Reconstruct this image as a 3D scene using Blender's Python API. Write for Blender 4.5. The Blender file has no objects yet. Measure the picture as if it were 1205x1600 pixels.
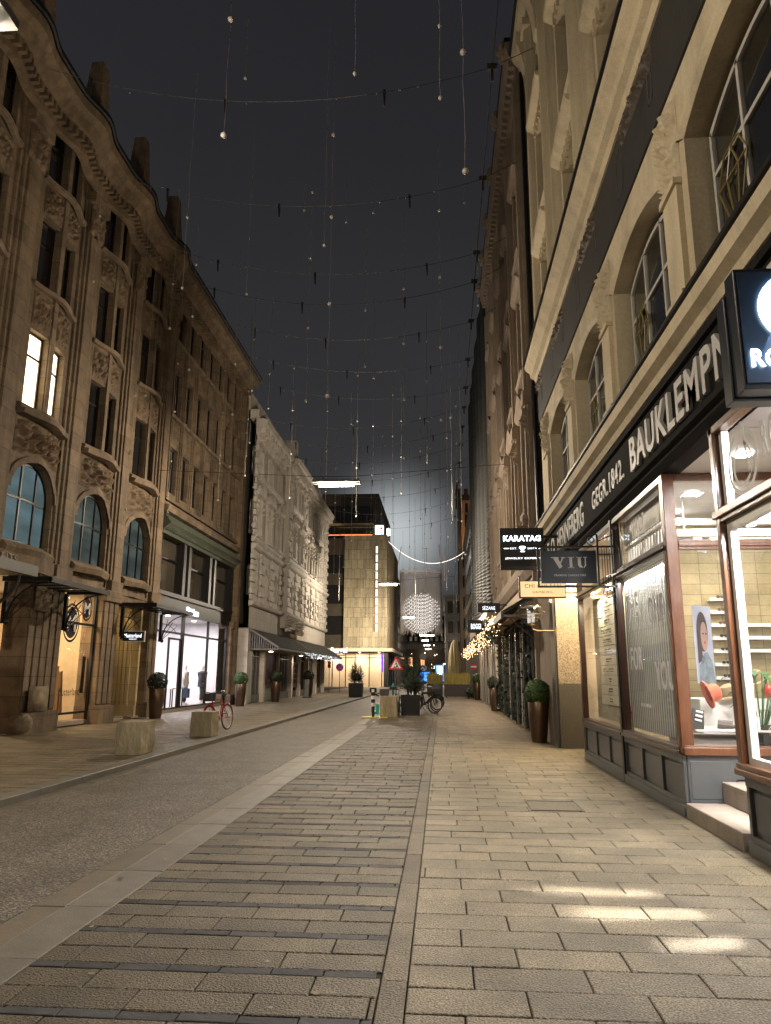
import bpy, bmesh, math, random
from mathutils import Vector, Matrix
R = random.Random(7)
sc = bpy.context.scene
COL = sc.collection
# ------------------------------------------------------------------ camera
F, CX, CY, EYE = 1157., 602.5, 800., 1.6
PITCH = math.atan(254. / F)
YAW = math.atan(89.5 / F * math.cos(PITCH))
ROLL = math.radians(0.3)
_f = Vector((-math.sin(YAW) * math.cos(PITCH), math.cos(YAW) * math.cos(PITCH), math.sin(PITCH)))
_r = Vector((math.cos(YAW), math.sin(YAW), 0)); _u = _r.cross(_f)
_r2 = _r * math.cos(ROLL) + _u * math.sin(ROLL); _u2 = _r2.cross(_f)
cd = bpy.data.cameras.new('camera'); cam = bpy.data.objects.new('camera', cd); COL.objects.link(cam)
m = Matrix((_r2, _u2, -_f)).transposed().to_4x4(); m.translation = (0, 0, EYE); cam.matrix_world = m
cd.sensor_fit = 'HORIZONTAL'; cd.sensor_width = 36; cd.lens = 36 * F / 1205.; cd.clip_end = 2000; cd.clip_start = .05
sc.camera = cam
# ------------------------------------------------------------------ view, world
sc.view_settings.view_transform = 'Standard'; sc.view_settings.look = 'None'
sc.view_settings.exposure = 0.68; sc.view_settings.gamma = 1
sc.cycles.max_bounces = 5; sc.cycles.diffuse_bounces = 3; sc.cycles.glossy_bounces = 3
sc.cycles.transparent_max_bounces = 12; sc.cycles.sample_clamp_indirect = 4.0
sc.cycles.caustics_reflective = False; sc.cycles.caustics_refractive = False
W = bpy.data.worlds.new('World'); sc.world = W; W.use_nodes = True
nt = W.node_tree; nt.nodes.clear()
def N(t, **k):
    n = nt.nodes.new(t)
    for a, b in k.items(): setattr(n, a, b)
    return n
wo = N('ShaderNodeOutputWorld'); bg = N('ShaderNodeBackground'); tc = N('ShaderNodeTexCoord'); sp = N('ShaderNodeSeparateXYZ')
cr = N('ShaderNodeValToRGB')
e = cr.color_ramp.elements
e[0].position = 0; e[0].color = (.050, .049, .050, 1); e[1].position = 1; e[1].color = (.014, .0142, .017, 1)
for p, c in ((.18, (.041, .041, .043, 1)), (.38, (.029, .029, .031, 1)), (.62, (.0205, .0205, .0235, 1))):
    x = cr.color_ramp.elements.new(p); x.color = c
# haze glow round the floodlight, painted into the sky colour
gd = Vector(((614. - CX) / F, (CY - 836.) / F, 1.)); gd = (_r2 * gd.x + _u2 * gd.y + _f).normalized()
dt = N('ShaderNodeVectorMath', operation='DOT_PRODUCT'); dt.inputs[1].default_value = gd
mr = N('ShaderNodeMapRange'); mr.inputs[1].default_value = .989; mr.inputs[2].default_value = 1.0; mr.inputs[3].default_value = 0; mr.inputs[4].default_value = 1; mr.interpolation_type = 'LINEAR'
pw = N('ShaderNodeMath', operation='POWER'); pw.inputs[1].default_value = 5.5
mx = N('ShaderNodeMixRGB', blend_type='ADD'); mx.inputs[2].default_value = (.46, .50, .51, 1)
nz = N('ShaderNodeTexNoise'); nz.inputs['Scale'].default_value = 3.5; nz.inputs['Detail'].default_value = 4
mm = N('ShaderNodeMapRange'); mm.inputs[3].default_value = .86; mm.inputs[4].default_value = 1.14
ml = N('ShaderNodeMixRGB', blend_type='MULTIPLY'); ml.inputs[0].default_value = 1
L = nt.links.new
L(tc.outputs['Generated'], sp.inputs[0]); L(sp.outputs['Z'], cr.inputs[0])
L(tc.outputs['Generated'], dt.inputs[0]); L(dt.outputs['Value'], mr.inputs[0]); L(mr.outputs[0], pw.inputs[0]); L(pw.outputs[0], mx.inputs[0])
L(cr.outputs[0], mx.inputs[1]); L(tc.outputs['Generated'], nz.inputs['Vector']); L(nz.outputs['Fac'], mm.inputs[0])
L(mx.outputs[0], ml.inputs[1]); L(mm.outputs[0], ml.inputs[2]); L(ml.outputs[0], bg.inputs[0]); L(bg.outputs[0], wo.inputs[0])
bg.inputs[1].default_value = .66
# ------------------------------------------------------------------ street lamp positions (their light is made with them, below)
LAMPS = [(-5.50, 6.35, 8.6), (-3.85, 26.6, 8.6), (-4.1, 58, 8.6), (-4.0, 92, 8.6), (-2.0, 135, 8.6), (-3.85, -12, 8.6)]
LAMP_DOWN, LAMP_GLOW, WARM = 25., 1300., (1, .845, .645)
# ------------------------------------------------------------------ materials
def rgb(h): return tuple(h) + (1,)
class M:
    pass
def mat(name, c1, c2=None, rough=.7, scale=4., metal=0., bump=0., bscale=None, spec=.5, mode='noise', island=0., detail=6, dirt=0., stretch=None, coat=0., grain=0., gs=110.):
    m = bpy.data.materials.new(name); m.use_nodes = True; t = m.node_tree; b = t.nodes['Principled BSDF']
    c2 = c2 or tuple(x * .82 for x in c1)
    tc = t.nodes.new('ShaderNodeTexCoord'); geo = t.nodes.new('ShaderNodeNewGeometry')
    src = geo.outputs['Position']
    if stretch:
        mp = t.nodes.new('ShaderNodeMapping'); mp.inputs['Scale'].default_value = stretch; t.links.new(src, mp.inputs[0]); src = mp.outputs[0]
    if mode == 'voronoi':
        n = t.nodes.new('ShaderNodeTexVoronoi'); n.inputs['Scale'].default_value = scale; t.links.new(src, n.inputs['Vector']); fac = n.outputs['Color']
        s_ = t.nodes.new('ShaderNodeSeparateColor'); t.links.new(fac, s_.inputs[0]); fac = s_.outputs[0]
    else:
        n = t.nodes.new('ShaderNodeTexNoise'); n.inputs['Scale'].default_value = scale; n.inputs['Detail'].default_value = detail; n.inputs['Roughness'].default_value = .62
        t.links.new(src, n.inputs['Vector']); mr = t.nodes.new('ShaderNodeMapRange'); mr.inputs[1].default_value = .3; mr.inputs[2].default_value = .7
        t.links.new(n.outputs['Fac'], mr.inputs[0]); fac = mr.outputs[0]
    mix = t.nodes.new('ShaderNodeMixRGB'); mix.inputs[1].default_value = rgb(c1); mix.inputs[2].default_value = rgb(c2); t.links.new(fac, mix.inputs[0])
    out = mix.outputs[0]
    if island:
        mr2 = t.nodes.new('ShaderNodeMapRange'); mr2.inputs[3].default_value = 1 - island; mr2.inputs[4].default_value = 1 + island
        t.links.new(geo.outputs['Random Per Island'], mr2.inputs[0])
        mu = t.nodes.new('ShaderNodeMixRGB'); mu.blend_type = 'MULTIPLY'; mu.inputs[0].default_value = 1; t.links.new(out, mu.inputs[1]); t.links.new(mr2.outputs[0], mu.inputs[2]); out = mu.outputs[0]
    if dirt:
        n2 = t.nodes.new('ShaderNodeTexNoise'); n2.inputs['Scale'].default_value = .9; n2.inputs['Detail'].default_value = 8; n2.inputs['Roughness'].default_value = .7
        mp2 = t.nodes.new('ShaderNodeMapping'); mp2.inputs['Scale'].default_value = (1.5, 1.5, .16); t.links.new(geo.outputs['Position'], mp2.inputs[0]); t.links.new(mp2.outputs[0], n2.inputs['Vector'])
        mr3 = t.nodes.new('ShaderNodeMapRange'); mr3.inputs[1].default_value = .42; mr3.inputs[2].default_value = .7; mr3.inputs[3].default_value = 1; mr3.inputs[4].default_value = 1 - dirt
        t.links.new(n2.outputs['Fac'], mr3.inputs[0])
        mu = t.nodes.new('ShaderNodeMixRGB'); mu.blend_type = 'MULTIPLY'; mu.inputs[0].default_value = 1; t.links.new(out, mu.inputs[1]); t.links.new(mr3.outputs[0], mu.inputs[2]); out = mu.outputs[0]
    if grain:
        n3 = t.nodes.new('ShaderNodeTexNoise'); n3.inputs['Scale'].default_value = gs; n3.inputs['Detail'].default_value = 3; t.links.new(geo.outputs['Position'], n3.inputs['Vector'])
        mr4 = t.nodes.new('ShaderNodeMapRange'); mr4.inputs[1].default_value = .36; mr4.inputs[2].default_value = .64; mr4.inputs[3].default_value = 1 - grain; mr4.inputs[4].default_value = 1 + grain
        t.links.new(n3.outputs['Fac'], mr4.inputs[0])
        mu = t.nodes.new('ShaderNodeMixRGB'); mu.blend_type = 'MULTIPLY'; mu.inputs[0].default_value = 1; t.links.new(out, mu.inputs[1]); t.links.new(mr4.outputs[0], mu.inputs[2]); out = mu.outputs[0]
    t.links.new(out, b.inputs['Base Color'])
    b.inputs['Roughness'].default_value = rough; b.inputs['Metallic'].default_value = metal; b.inputs['Specular IOR Level'].default_value = spec
    if coat: b.inputs['Coat Weight'].default_value = coat; b.inputs['Coat Roughness'].default_value = .15
    if bump:
        nb = t.nodes.new('ShaderNodeTexNoise'); nb.inputs['Scale'].default_value = bscale or scale * 6; nb.inputs['Detail'].default_value = 5
        t.links.new(src, nb.inputs['Vector']); bp = t.nodes.new('ShaderNodeBump'); bp.inputs['Strength'].default_value = bump; bp.inputs['Distance'].default_value = .02
        t.links.new(nb.outputs['Fac'], bp.inputs['Height']); t.links.new(bp.outputs[0], b.inputs['Normal'])
    return m
def ashlar(name, c1, c2, bw=.9, bh=.42, mort=.012, rough=.8, dirt=.35, axis='yz', bump=.4, mcol=None, var=.25, scale=3.):
    """dressed stone blocks: joints drawn with the Brick texture on the facade's own plane"""
    m = mat(name, c1, c2, rough=rough, scale=scale, bump=bump, bscale=22, dirt=dirt); t = m.node_tree; b = t.nodes['Principled BSDF']
    geo = t.nodes.new('ShaderNodeNewGeometry'); s = t.nodes.new('ShaderNodeSeparateXYZ'); c = t.nodes.new('ShaderNodeCombineXYZ')
    t.links.new(geo.outputs['Position'], s.inputs[0])
    t.links.new(s.outputs['Y' if axis == 'yz' else 'X'], c.inputs[0]); t.links.new(s.outputs['Z'], c.inputs[1])
    br = t.nodes.new('ShaderNodeTexBrick'); br.inputs['Scale'].default_value = 1; br.inputs['Brick Width'].default_value = bw; br.inputs['Row Height'].default_value = bh
    br.inputs['Mortar Size'].default_value = mort; br.inputs['Mortar Smooth'].default_value = .3
    br.inputs['Color1'].default_value = (1 - var, 1 - var, 1 - var, 1); br.inputs['Color2'].default_value = (1, 1, 1, 1); mc = mcol or .45; br.inputs['Mortar'].default_value = (mc, mc, mc, 1)
    t.links.new(c.outputs[0], br.inputs['Vector'])
    old = b.inputs['Base Color'].links[0].from_socket
    mu = t.nodes.new('ShaderNodeMixRGB'); mu.blend_type = 'MULTIPLY'; mu.inputs[0].default_value = 1; t.links.new(old, mu.inputs[1]); t.links.new(br.outputs['Color'], mu.inputs[2]); t.links.new(mu.outputs[0], b.inputs['Base Color'])
    return m
def emis(name, c, s):
    m = bpy.data.materials.new(name); m.use_nodes = True; t = m.node_tree; t.nodes.clear()
    o = t.nodes.new('ShaderNodeOutputMaterial'); e = t.nodes.new('ShaderNodeEmission'); e.inputs[0].default_value = rgb(c); e.inputs[1].default_value = s
    t.links.new(e.outputs[0], o.inputs[0]); return m
def emis2(name, c1, c2, s, scale=2., stretch=(1, 1, 1)):
    m = emis(name, c1, s); t = m.node_tree; g = t.nodes.new('ShaderNodeNewGeometry'); n = t.nodes.new('ShaderNodeTexNoise'); n.inputs['Scale'].default_value = scale
    mp = t.nodes.new('ShaderNodeMapping'); mp.inputs['Scale'].default_value = stretch; t.links.new(g.outputs['Position'], mp.inputs[0]); t.links.new(mp.outputs[0], n.inputs['Vector'])
    mx = t.nodes.new('ShaderNodeMixRGB'); mx.inputs[1].default_value = rgb(c1); mx.inputs[2].default_value = rgb(c2)
    mr = t.nodes.new('ShaderNodeMapRange'); mr.inputs[1].default_value = .35; mr.inputs[2].default_value = .65; t.links.new(n.outputs['Fac'], mr.inputs[0]); t.links.new(mr.outputs[0], mx.inputs[0])
    t.links.new(mx.outputs[0], t.nodes['Emission'].inputs[0]); return m
def glass(name, tint=(1, 1, 1), refl=.08, rough=.01):
    m = bpy.data.materials.new(name); m.use_nodes = True; t = m.node_tree; t.nodes.clear()
    o = t.nodes.new('ShaderNodeOutputMaterial'); a = t.nodes.new('ShaderNodeBsdfTransparent'); a.inputs[0].default_value = rgb(tint)
    g = t.nodes.new('ShaderNodeBsdfGlossy'); g.inputs['Roughness'].default_value = rough; g.inputs[0].default_value = (1, 1, 1, 1)
    x = t.nodes.new('ShaderNodeMixShader'); lw = t.nodes.new('ShaderNodeLayerWeight'); lw.inputs[0].default_value = .35
    mr = t.nodes.new('ShaderNodeMapRange'); mr.inputs[3].default_value = refl; mr.inputs[4].default_value = .8; pw = t.nodes.new('ShaderNodeMath'); pw.operation = 'POWER'; pw.inputs[1].default_value = 5.
    t.links.new(lw.outputs['Facing'], pw.inputs[0]); t.links.new(pw.outputs[0], mr.inputs[0]); t.links.new(mr.outputs[0], x.inputs[0])
    t.links.new(a.outputs[0], x.inputs[1]); t.links.new(g.outputs[0], x.inputs[2]); t.links.new(x.outputs[0], o.inputs[0]); return m
K = M()
K.slab = mat('paving_stone', (.195, .158, .100), (.118, .094, .056), rough=.5, scale=1.7, bump=.8, bscale=75, island=.24, dirt=.5, grain=.75, gs=85.)
K.slab2 = mat('paving_stone_brown', (.122, .096, .060), (.072, .057, .036), rough=.55, scale=2.2, bump=1., bscale=70, island=.3, dirt=.5, grain=.8, gs=85.)
K.brickdark = mat('dark_basalt', (.075, .073, .076), (.045, .044, .045), rough=.75, scale=6, bump=.3, island=.3, spec=.2)
K.band = mat('granite_band', (.165, .15, .125), (.12, .11, .092), rough=.55, scale=5, bump=.25, bscale=80, island=.1, dirt=.2, grain=.15)
K.gutter = mat('gutter_stone', (.15, .125, .09), (.10, .085, .062), rough=.55, scale=3, bump=.3, bscale=60, island=.15)
K.joint = mat('joint_sand', (.022, .019, .015), rough=.95, bump=.5)
K.asphalt = mat('asphalt', (.25, .22, .18), (.032, .028, .023), rough=.6, scale=70, mode='voronoi', bump=1., bscale=60, dirt=.4, grain=.6, gs=60.)
K.sand1 = ashlar('brown_sandstone', (.27, .195, .122), (.165, .115, .07), bw=1.1, bh=.5, mort=.014, dirt=.6, mcol=.5, var=.32)
K.sand1b = mat('carved_sandstone', (.25, .178, .108), (.125, .086, .052), rough=.85, scale=3.5, bump=.7, bscale=30, dirt=.6)
K.lime = mat('pale_render', (.66, .61, .55), (.54, .495, .44), rough=.8, scale=2, bump=.3, bscale=20, dirt=.3)
K.limea = ashlar('pale_ashlar', (.60, .54, .47), (.5, .45, .385), bw=1.6, bh=.5, mort=.012, mcol=.7, var=.1, dirt=.25)
K.cream = mat('cream_stucco', (.68, .585, .41), (.60, .51, .35), rough=.75, scale=1.6, bump=.25, bscale=18, dirt=.34, grain=.06, gs=30.)
K.creamj = ashlar('cream_blocks', (.66, .57, .40), (.59, .505, .345), bw=1.5, bh=1.0, mort=.008, mcol=.62, var=.06, dirt=.34, bump=.25)
K.frieze = mat('slate_frieze', (.040, .038, .036), (.024, .023, .022), rough=.6, scale=3, bump=.3, dirt=.3)
K.motif = mat('worn_white_paint', (.09, .085, .08), (.04, .038, .036), rough=.8, scale=9)
K.brownst = mat('pinkish_stone', (.34, .27, .205), (.25, .195, .15), rough=.8, scale=2.5, bump=.35, bscale=16, dirt=.3)
K.greent = mat('green_glazed_brick', (.008, .015, .011), (.003, .006, .004), rough=.5, scale=9, bump=.6, bscale=18, stretch=(1, 1, 6), spec=.35)
K.trav = ashlar('travertine', (.46, .41, .30), (.33, .29, .20), bw=.8, bh=1.25, mort=.03, axis='xz', mcol=.4, var=.3, dirt=.5)
K.travs = ashlar('travertine_side', (.34, .27, .18), (.25, .2, .13), bw=.8, bh=2., mort=.02, mcol=.6, var=.2)
K.darkb = mat('dark_render', (.085, .072, .058), (.05, .042, .034), rough=.8, scale=1.5, dirt=.3)
K.darkb2 = mat('dark_brick', (.10, .072, .05), (.055, .04, .03), rough=.85, scale=5, dirt=.3)
K.greyst = ashlar('grey_stone', (.26, .25, .235), (.19, .18, .17), bw=1.2, bh=.6, axis='xz')
K.dglass = mat('night_window', (.012, .012, .013), (.02, .019, .018), rough=.06, scale=.6, spec=.9)
K.dglass2 = mat('dim_window', (.05, .048, .045), (.02, .019, .018), rough=.08, scale=.7, spec=.9)
K.glass = glass('shop_glass', refl=.05); K.glassr = glass('reflective_glass', (.75, .78, .8), .2)
K.globe = glass('lamp_glass', (.93, .93, .93), .1)
K.iron = mat('black_iron', (.015, .014, .014), rough=.45, metal=.4, scale=8)
K.irong = mat('grey_painted_steel', (.12, .12, .118), rough=.45, metal=.2)
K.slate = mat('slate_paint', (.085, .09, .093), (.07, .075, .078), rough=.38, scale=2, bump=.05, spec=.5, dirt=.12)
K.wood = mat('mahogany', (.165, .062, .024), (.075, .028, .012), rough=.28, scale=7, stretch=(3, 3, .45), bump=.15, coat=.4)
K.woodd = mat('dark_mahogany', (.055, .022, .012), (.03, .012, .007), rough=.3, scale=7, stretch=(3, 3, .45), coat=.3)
K.white = mat('white_paint', (.75, .74, .72), rough=.5, scale=2)
K.whitew = mat('white_window_frame', (.62, .60, .56), rough=.5)
K.ltgrey = mat('light_grey_letters', (.62, .61, .59), (.52, .51, .49), rough=.5, scale=6)
K.black = mat('black_board', (.014, .014, .016), rough=.4)
K.navy = mat('navy_board', (.012, .017, .028), rough=.35, spec=.4)
K.navyb = mat('blue_sign_face', (.03, .058, .11), (.024, .045, .085), rough=.35)
K.beige = mat('beige_fascia', (.46, .37, .27), rough=.7)
K.stoneblock = mat('sandstone_block', (.46, .385, .26), (.27, .23, .14), rough=.85, scale=2.6, bump=.9, bscale=14, dirt=.6, stretch=(2.5, 2.5, .6), grain=.2)
K.pot = mat('bronze_planter', (.13, .085, .055), (.09, .058, .038), rough=.32, metal=.75, scale=3)
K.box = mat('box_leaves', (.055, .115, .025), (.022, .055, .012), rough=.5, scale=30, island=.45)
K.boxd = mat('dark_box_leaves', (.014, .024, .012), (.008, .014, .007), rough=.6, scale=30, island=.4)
K.fir = mat('fir_needles', (.028, .045, .02), (.012, .022, .01), rough=.6, scale=20, island=.4)
K.reed = mat('dry_grass', (.62, .54, .16), (.34, .32, .09), rough=.7, scale=9, island=.3)
K.bark = mat('bark', (.07, .045, .028), rough=.9, scale=12)
K.planter = mat('anthracite_planter', (.007, .007, .008), rough=.5)
K.planterg = mat('grey_planter', (.055, .055, .058), rough=.5)
K.canvas = mat('cream_canvas', (.62, .52, .33), (.5, .42, .26), rough=.9, scale=6, bump=.2)
K.awn = mat('charcoal_awning', (.045, .045, .043), (.03, .03, .029), rough=.8, scale=10)
K.awnl = mat('grey_awning_edge', (.26, .25, .24), rough=.6)
K.rubber = mat('rubber', (.012, .012, .012), rough=.7)
K.chrome = mat('steel', (.45, .45, .45), rough=.25, metal=1.)
K.red = mat('red_paint', (.45, .02, .012), rough=.3)
K.sred = mat('sign_red', (.55, .015, .02), rough=.4)
K.blue = mat('sign_blue', (.02, .09, .42), rough=.4)
K.teal = mat('teal_plastic', (.03, .36, .30), rough=.4)
K.yellow = mat('yellow_plate', (.50, .44, .04), rough=.5)
K.swhite = mat('sign_white', (.75, .75, .73), rough=.4)
K.granite = mat('speckled_granite', (.34, .28, .20), (.13, .11, .085), rough=.22, scale=55, bump=.1, mode='voronoi')
K.graniteg = mat('grey_granite', (.085, .08, .07), (.06, .057, .05), rough=.3, scale=20)
K.step = mat('step_stone', (.34, .285, .24), (.26, .215, .18), rough=.75, scale=6, bump=.3, dirt=.2)
K.gold = _g = ashlar('gold_tiles', (.44, .36, .20), (.30, .24, .12), bw=.30, bh=.17, mort=.005, axis='xz', rough=.4, dirt=.3, mcol=.35, var=.25)
[setattr(n, 'offset', 0.) for n in _g.node_tree.nodes if n.type == 'TEX_BRICK']
K.lav = mat('white_vinyl_letters', (.93, .90, .97), rough=.6)
K.blind = mat('ribbed_curtain', (.44, .45, .42), (.38, .39, .36), rough=.6, scale=3)
def translucent(m, k):
    t = m.node_tree; b = t.nodes['Principled BSDF']; o = [n for n in t.nodes if n.type == 'OUTPUT_MATERIAL'][0]; tr = t.nodes.new('ShaderNodeBsdfTranslucent'); x = t.nodes.new('ShaderNodeMixShader')
    x.inputs[0].default_value = k; tr.inputs[0].default_value = (.8, .8, .76, 1); t.links.new(b.outputs[0], x.inputs[1]); t.links.new(tr.outputs[0], x.inputs[2]); t.links.new(x.outputs[0], o.inputs[0])
translucent(K.blind, .14); translucent(K.lav, .12)
K.plate = mat('name_plate', (.62, .60, .48), rough=.4)
K.skin = mat('mannequin_white', (.78, .76, .74), rough=.5)
K.cloth = mat('dark_garment', (.03, .03, .036), (.06, .06, .07), rough=.9, scale=12)
K.cloth2 = mat('purple_garment', (.10, .05, .16), (.16, .10, .2), rough=.9)
K.coral = mat('coral_felt', (.66, .16, .09), rough=.85)
K.tan = mat('tan_felt', (.30, .23, .13), rough=.85)
K.leaf = mat('green_leaf', (.03, .14, .02), (.02, .08, .014), rough=.4, island=.3)
K.card = mat('cardboard', (.42, .26, .10), rough=.8)
K.oak = mat('oak', (.38, .2, .07), (.28, .14, .045), rough=.5, stretch=(2, 2, .5))
K.frost = mat('frosted_ball', (.48, .46, .43), rough=.35, scale=30)
K.wire = mat('pale_wire', (.30, .28, .25), rough=.4, metal=.3)
K.cable = mat('dark_cable', (.02, .02, .02), rough=.6)
K.cablel = mat('twisted_cable', (.19, .17, .145), rough=.5)
K.leadg = mat('patinated_copper', (.085, .10, .07), (.05, .055, .035), rough=.7, scale=8, bump=.6, bscale=18)
K.tilewhite = mat('shop_white_wall', (.72, .71, .72), rough=.8, scale=2)
K.shopfloor = mat('shop_floor', (.45, .42, .38), rough=.35)
K.warmwall = mat('warm_plaster', (.58, .47, .33), rough=.8)
K.palestone = ashlar('passage_stone', (.50, .40, .22), (.42, .33, .17), bw=1.4, bh=.6, mort=.01, axis='xz', dirt=.15)
K.e_tube = emis('lamp_tube', (1, .86, .66), 22.); K.e_warm = emis('warm_bulb', (1, .62, .30), 28.); K.e_white = emis('white_light', (1, .96, .92), 9.)
K.e_letter = emis('lit_white_letters', (.86, .92, 1), 1.6); K.e_letterb = emis('halo_white_letters', (.75, .9, 1), 5.); K.e_cream = emis('lit_cream_sign', (1, .66, .32), .75)
K.e_win = emis2('lit_office_window', (1, .88, .62), (1, .78, .45), 3.2, 1.2); K.e_teal = emis2('lit_blind', (.105, .128, .115), (.045, .056, .052), .50, 1., (.5, .5, 2.2))
K.e_tealb = emis2('lit_blue_blind', (.11, .165, .185), (.07, .105, .105), .62, .9, (.5, .5, 2.2))
K.e_blue = emis('blue_screen', (.05, .28, 1), 1.6); K.e_purple = emis('purple_screen', (.2, .04, 1), 1.3); K.e_red = emis('red_lamp', (1, .08, .03), 5.)
K.e_amber = emis('amber_window', (1, .5, .2), .9); K.e_dim = emis2('dim_lit_window', (.10, .075, .045), (.015, .012, .01), 1., .5); K.e_spark = emis('sparkle', (1, .58, .30), 7.)
K.e_sph = emis('glow_rods', (1, .93, .86), 1.1); K.e_clock = emis('clock_face', (1, .72, .42), .55)
# ------------------------------------------------------------------ mesh helpers
BASE = {}
def link(o, parent=None):
    COL.objects.link(o)
    if parent is not None: o.parent = parent
    return o
def T(name, label, cat, loc=(0, 0, 0), group=None, kind=None):
    o = bpy.data.objects.new(name, None); o.empty_display_size = .2; o.location = loc; COL.objects.link(o); BASE[o.name] = Vector(loc)
    tag(o, label, cat, group, kind); return o
def tag(o, label=None, cat=None, group=None, kind=None):
    if label: o['label'] = label
    if cat: o['category'] = cat
    if group: o['group'] = group
    if kind: o['kind'] = kind
    return o
class MB:
    def __init__(s): s.v = []; s.f = []; s.m = []
    def mark(s):
        s.m.append((len(s.v), len(s.f))); return s
    def each(s, name, material, parent=None, **k):
        """one mesh per marked piece"""
        ms = s.m + [(len(s.v), len(s.f))]; out = []
        for (v0, f0), (v1, f1) in zip(ms[:-1], ms[1:]):
            if f1 == f0: continue
            b = MB(); b.v = s.v[v0:v1]; b.f = [tuple(i - v0 for i in f) for f in s.f[f0:f1]]; out.append(b.build(name, material, parent, **k))
        return out
    def add(s, vs, fs):
        n = len(s.v); s.v.extend([tuple(p) for p in vs]); s.f.extend([tuple(i + n for i in f) for f in fs]); return s
    def poly(s, *p): return s.add(p, [tuple(range(len(p)))])
    def box(s, x0, x1, y0, y1, z0, z1):
        return s.add([(x, y, z) for x in (x0, x1) for y in (y0, y1) for z in (z0, z1)], [(0, 1, 3, 2), (4, 6, 7, 5), (0, 4, 5, 1), (2, 3, 7, 6), (0, 2, 6, 4), (1, 5, 7, 3)])
    def obox(s, c, d, rz=0, rx=0, ry=0, taper=1.):
        mt = Matrix.Translation(c) @ Matrix.Rotation(rz, 4, 'Z') @ Matrix.Rotation(ry, 4, 'Y') @ Matrix.Rotation(rx, 4, 'X')
        vs = [mt @ Vector((x * d[0] / 2 * (taper if z > 0 else 1), y * d[1] / 2 * (taper if z > 0 else 1), z * d[2] / 2)) for x in (-1, 1) for y in (-1, 1) for z in (-1, 1)]
        return s.add(vs, [(0, 1, 3, 2), (4, 6, 7, 5), (0, 4, 5, 1), (2, 3, 7, 6), (0, 2, 6, 4), (1, 5, 7, 3)])
    def tube(s, pts, r, n=8, closed=False, cap=True):
        pts = [Vector(p) for p in pts]; rs = r if isinstance(r, (list, tuple)) else [r] * len(pts); vs = []; fs = []; k = len(pts)
        up = None
        for i, p in enumerate(pts):
            a = pts[i - 1] if (i or closed) else p; b = pts[(i + 1) % k] if (i < k - 1 or closed) else p
            d = (b - a).normalized() if (b - a).length > 1e-9 else Vector((0, 0, 1))
            if up is None: up = Vector((0, 0, 1)) if abs(d.z) < .9 else Vector((1, 0, 0))
            x = d.cross(up).normalized(); up = x.cross(d).normalized()
            for j in range(n):
                t = 2 * math.pi * j / n; vs.append(p + (x * math.cos(t) + up * math.sin(t)) * rs[i])
        for i in range(k if closed else k - 1):
            for j in range(n):
                a = i * n + j; b = i * n + (j + 1) % n; c = ((i + 1) % k) * n + (j + 1) % n; d = ((i + 1) % k) * n + j; fs.append((a, b, c, d))
        if cap and not closed: fs.append(tuple(range(n))); fs.append(tuple(range((k - 1) * n, k * n)))
        return s.add(vs, fs)
    def lathe(s, prof, c=(0, 0, 0), n=24, sx=1., sy=1., a0=0., a1=None):
        full = a1 is None; a1 = a1 if a1 is not None else 2 * math.pi; m = n if full else n + 1; vs = []; fs = []
        for r, z in prof:
            for j in range(m):
                t = a0 + (a1 - a0) * j / n; vs.append((c[0] + r * sx * math.cos(t), c[1] + r * sy * math.sin(t), c[2] + z))
        for i in range(len(prof) - 1):
            for j in range(n):
                j2 = (j + 1) % m; fs.append((i * m + j, i * m + j2, (i + 1) * m + j2, (i + 1) * m + j))
        return s.add(vs, fs)
    def sphere(s, c, r, nu=12, nv=8, sz=1.):
        return s.lathe([(max(1e-4, r * math.sin(math.pi * i / nv)), -r * sz * math.cos(math.pi * i / nv)) for i in range(nv + 1)], c, nu)
    def prism(s, pts, dvec):
        d = Vector(dvec); n = len(pts); a = [Vector(p) for p in pts]; b = [p + d for p in a]
        return s.add(a + b, [tuple(range(n)), tuple(range(2 * n - 1, n - 1, -1))] + [(i, (i + 1) % n, n + (i + 1) % n, n + i) for i in range(n)])
    def build(s, name, material, parent=None, smooth=False, at=None, bevel=0, rec=True):
        me = bpy.data.meshes.new(name); base = BASE[parent.name] if parent is not None else Vector(at if at is not None else (0, 0, 0))
        me.from_pydata([(Vector(p) - base)[:] for p in s.v], [], s.f)
        if rec and len(s.f) < 60000:
            b = bmesh.new(); b.from_mesh(me); bmesh.ops.recalc_face_normals(b, faces=b.faces); b.to_mesh(me); b.free()
        me.materials.append(material); o = bpy.data.objects.new(name, me); link(o, parent)
        if parent is None: o.location = base
        BASE[o.name] = base
        if smooth:
            for p in me.polygons: p.use_smooth = True
            if smooth != 'all':
                try: me.set_sharp_from_angle(angle=math.radians(40))
                except Exception: pass
        if bevel:
            mo = o.modifiers.new('bevel', 'BEVEL'); mo.width = bevel; mo.segments = 2; mo.limit_method = 'ANGLE'
        return o
def kids(o): return [c for c in bpy.data.objects if c.parent == o]
def clone(o, loc=None, parent=None, label=None, rz=None, scale=None):
    c = o.copy(); COL.objects.link(c); BASE[c.name] = BASE.get(o.name, Vector())
    if parent is not None: c.parent = parent
    if loc is not None: c.location = loc; BASE[c.name] = Vector(loc)
    if rz is not None: c.rotation_euler = (0, 0, rz)
    if scale is not None: c.scale = (scale,) * 3
    if label: c['label'] = label
    for k in kids(o): clone(k, parent=c)
    return c
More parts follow.
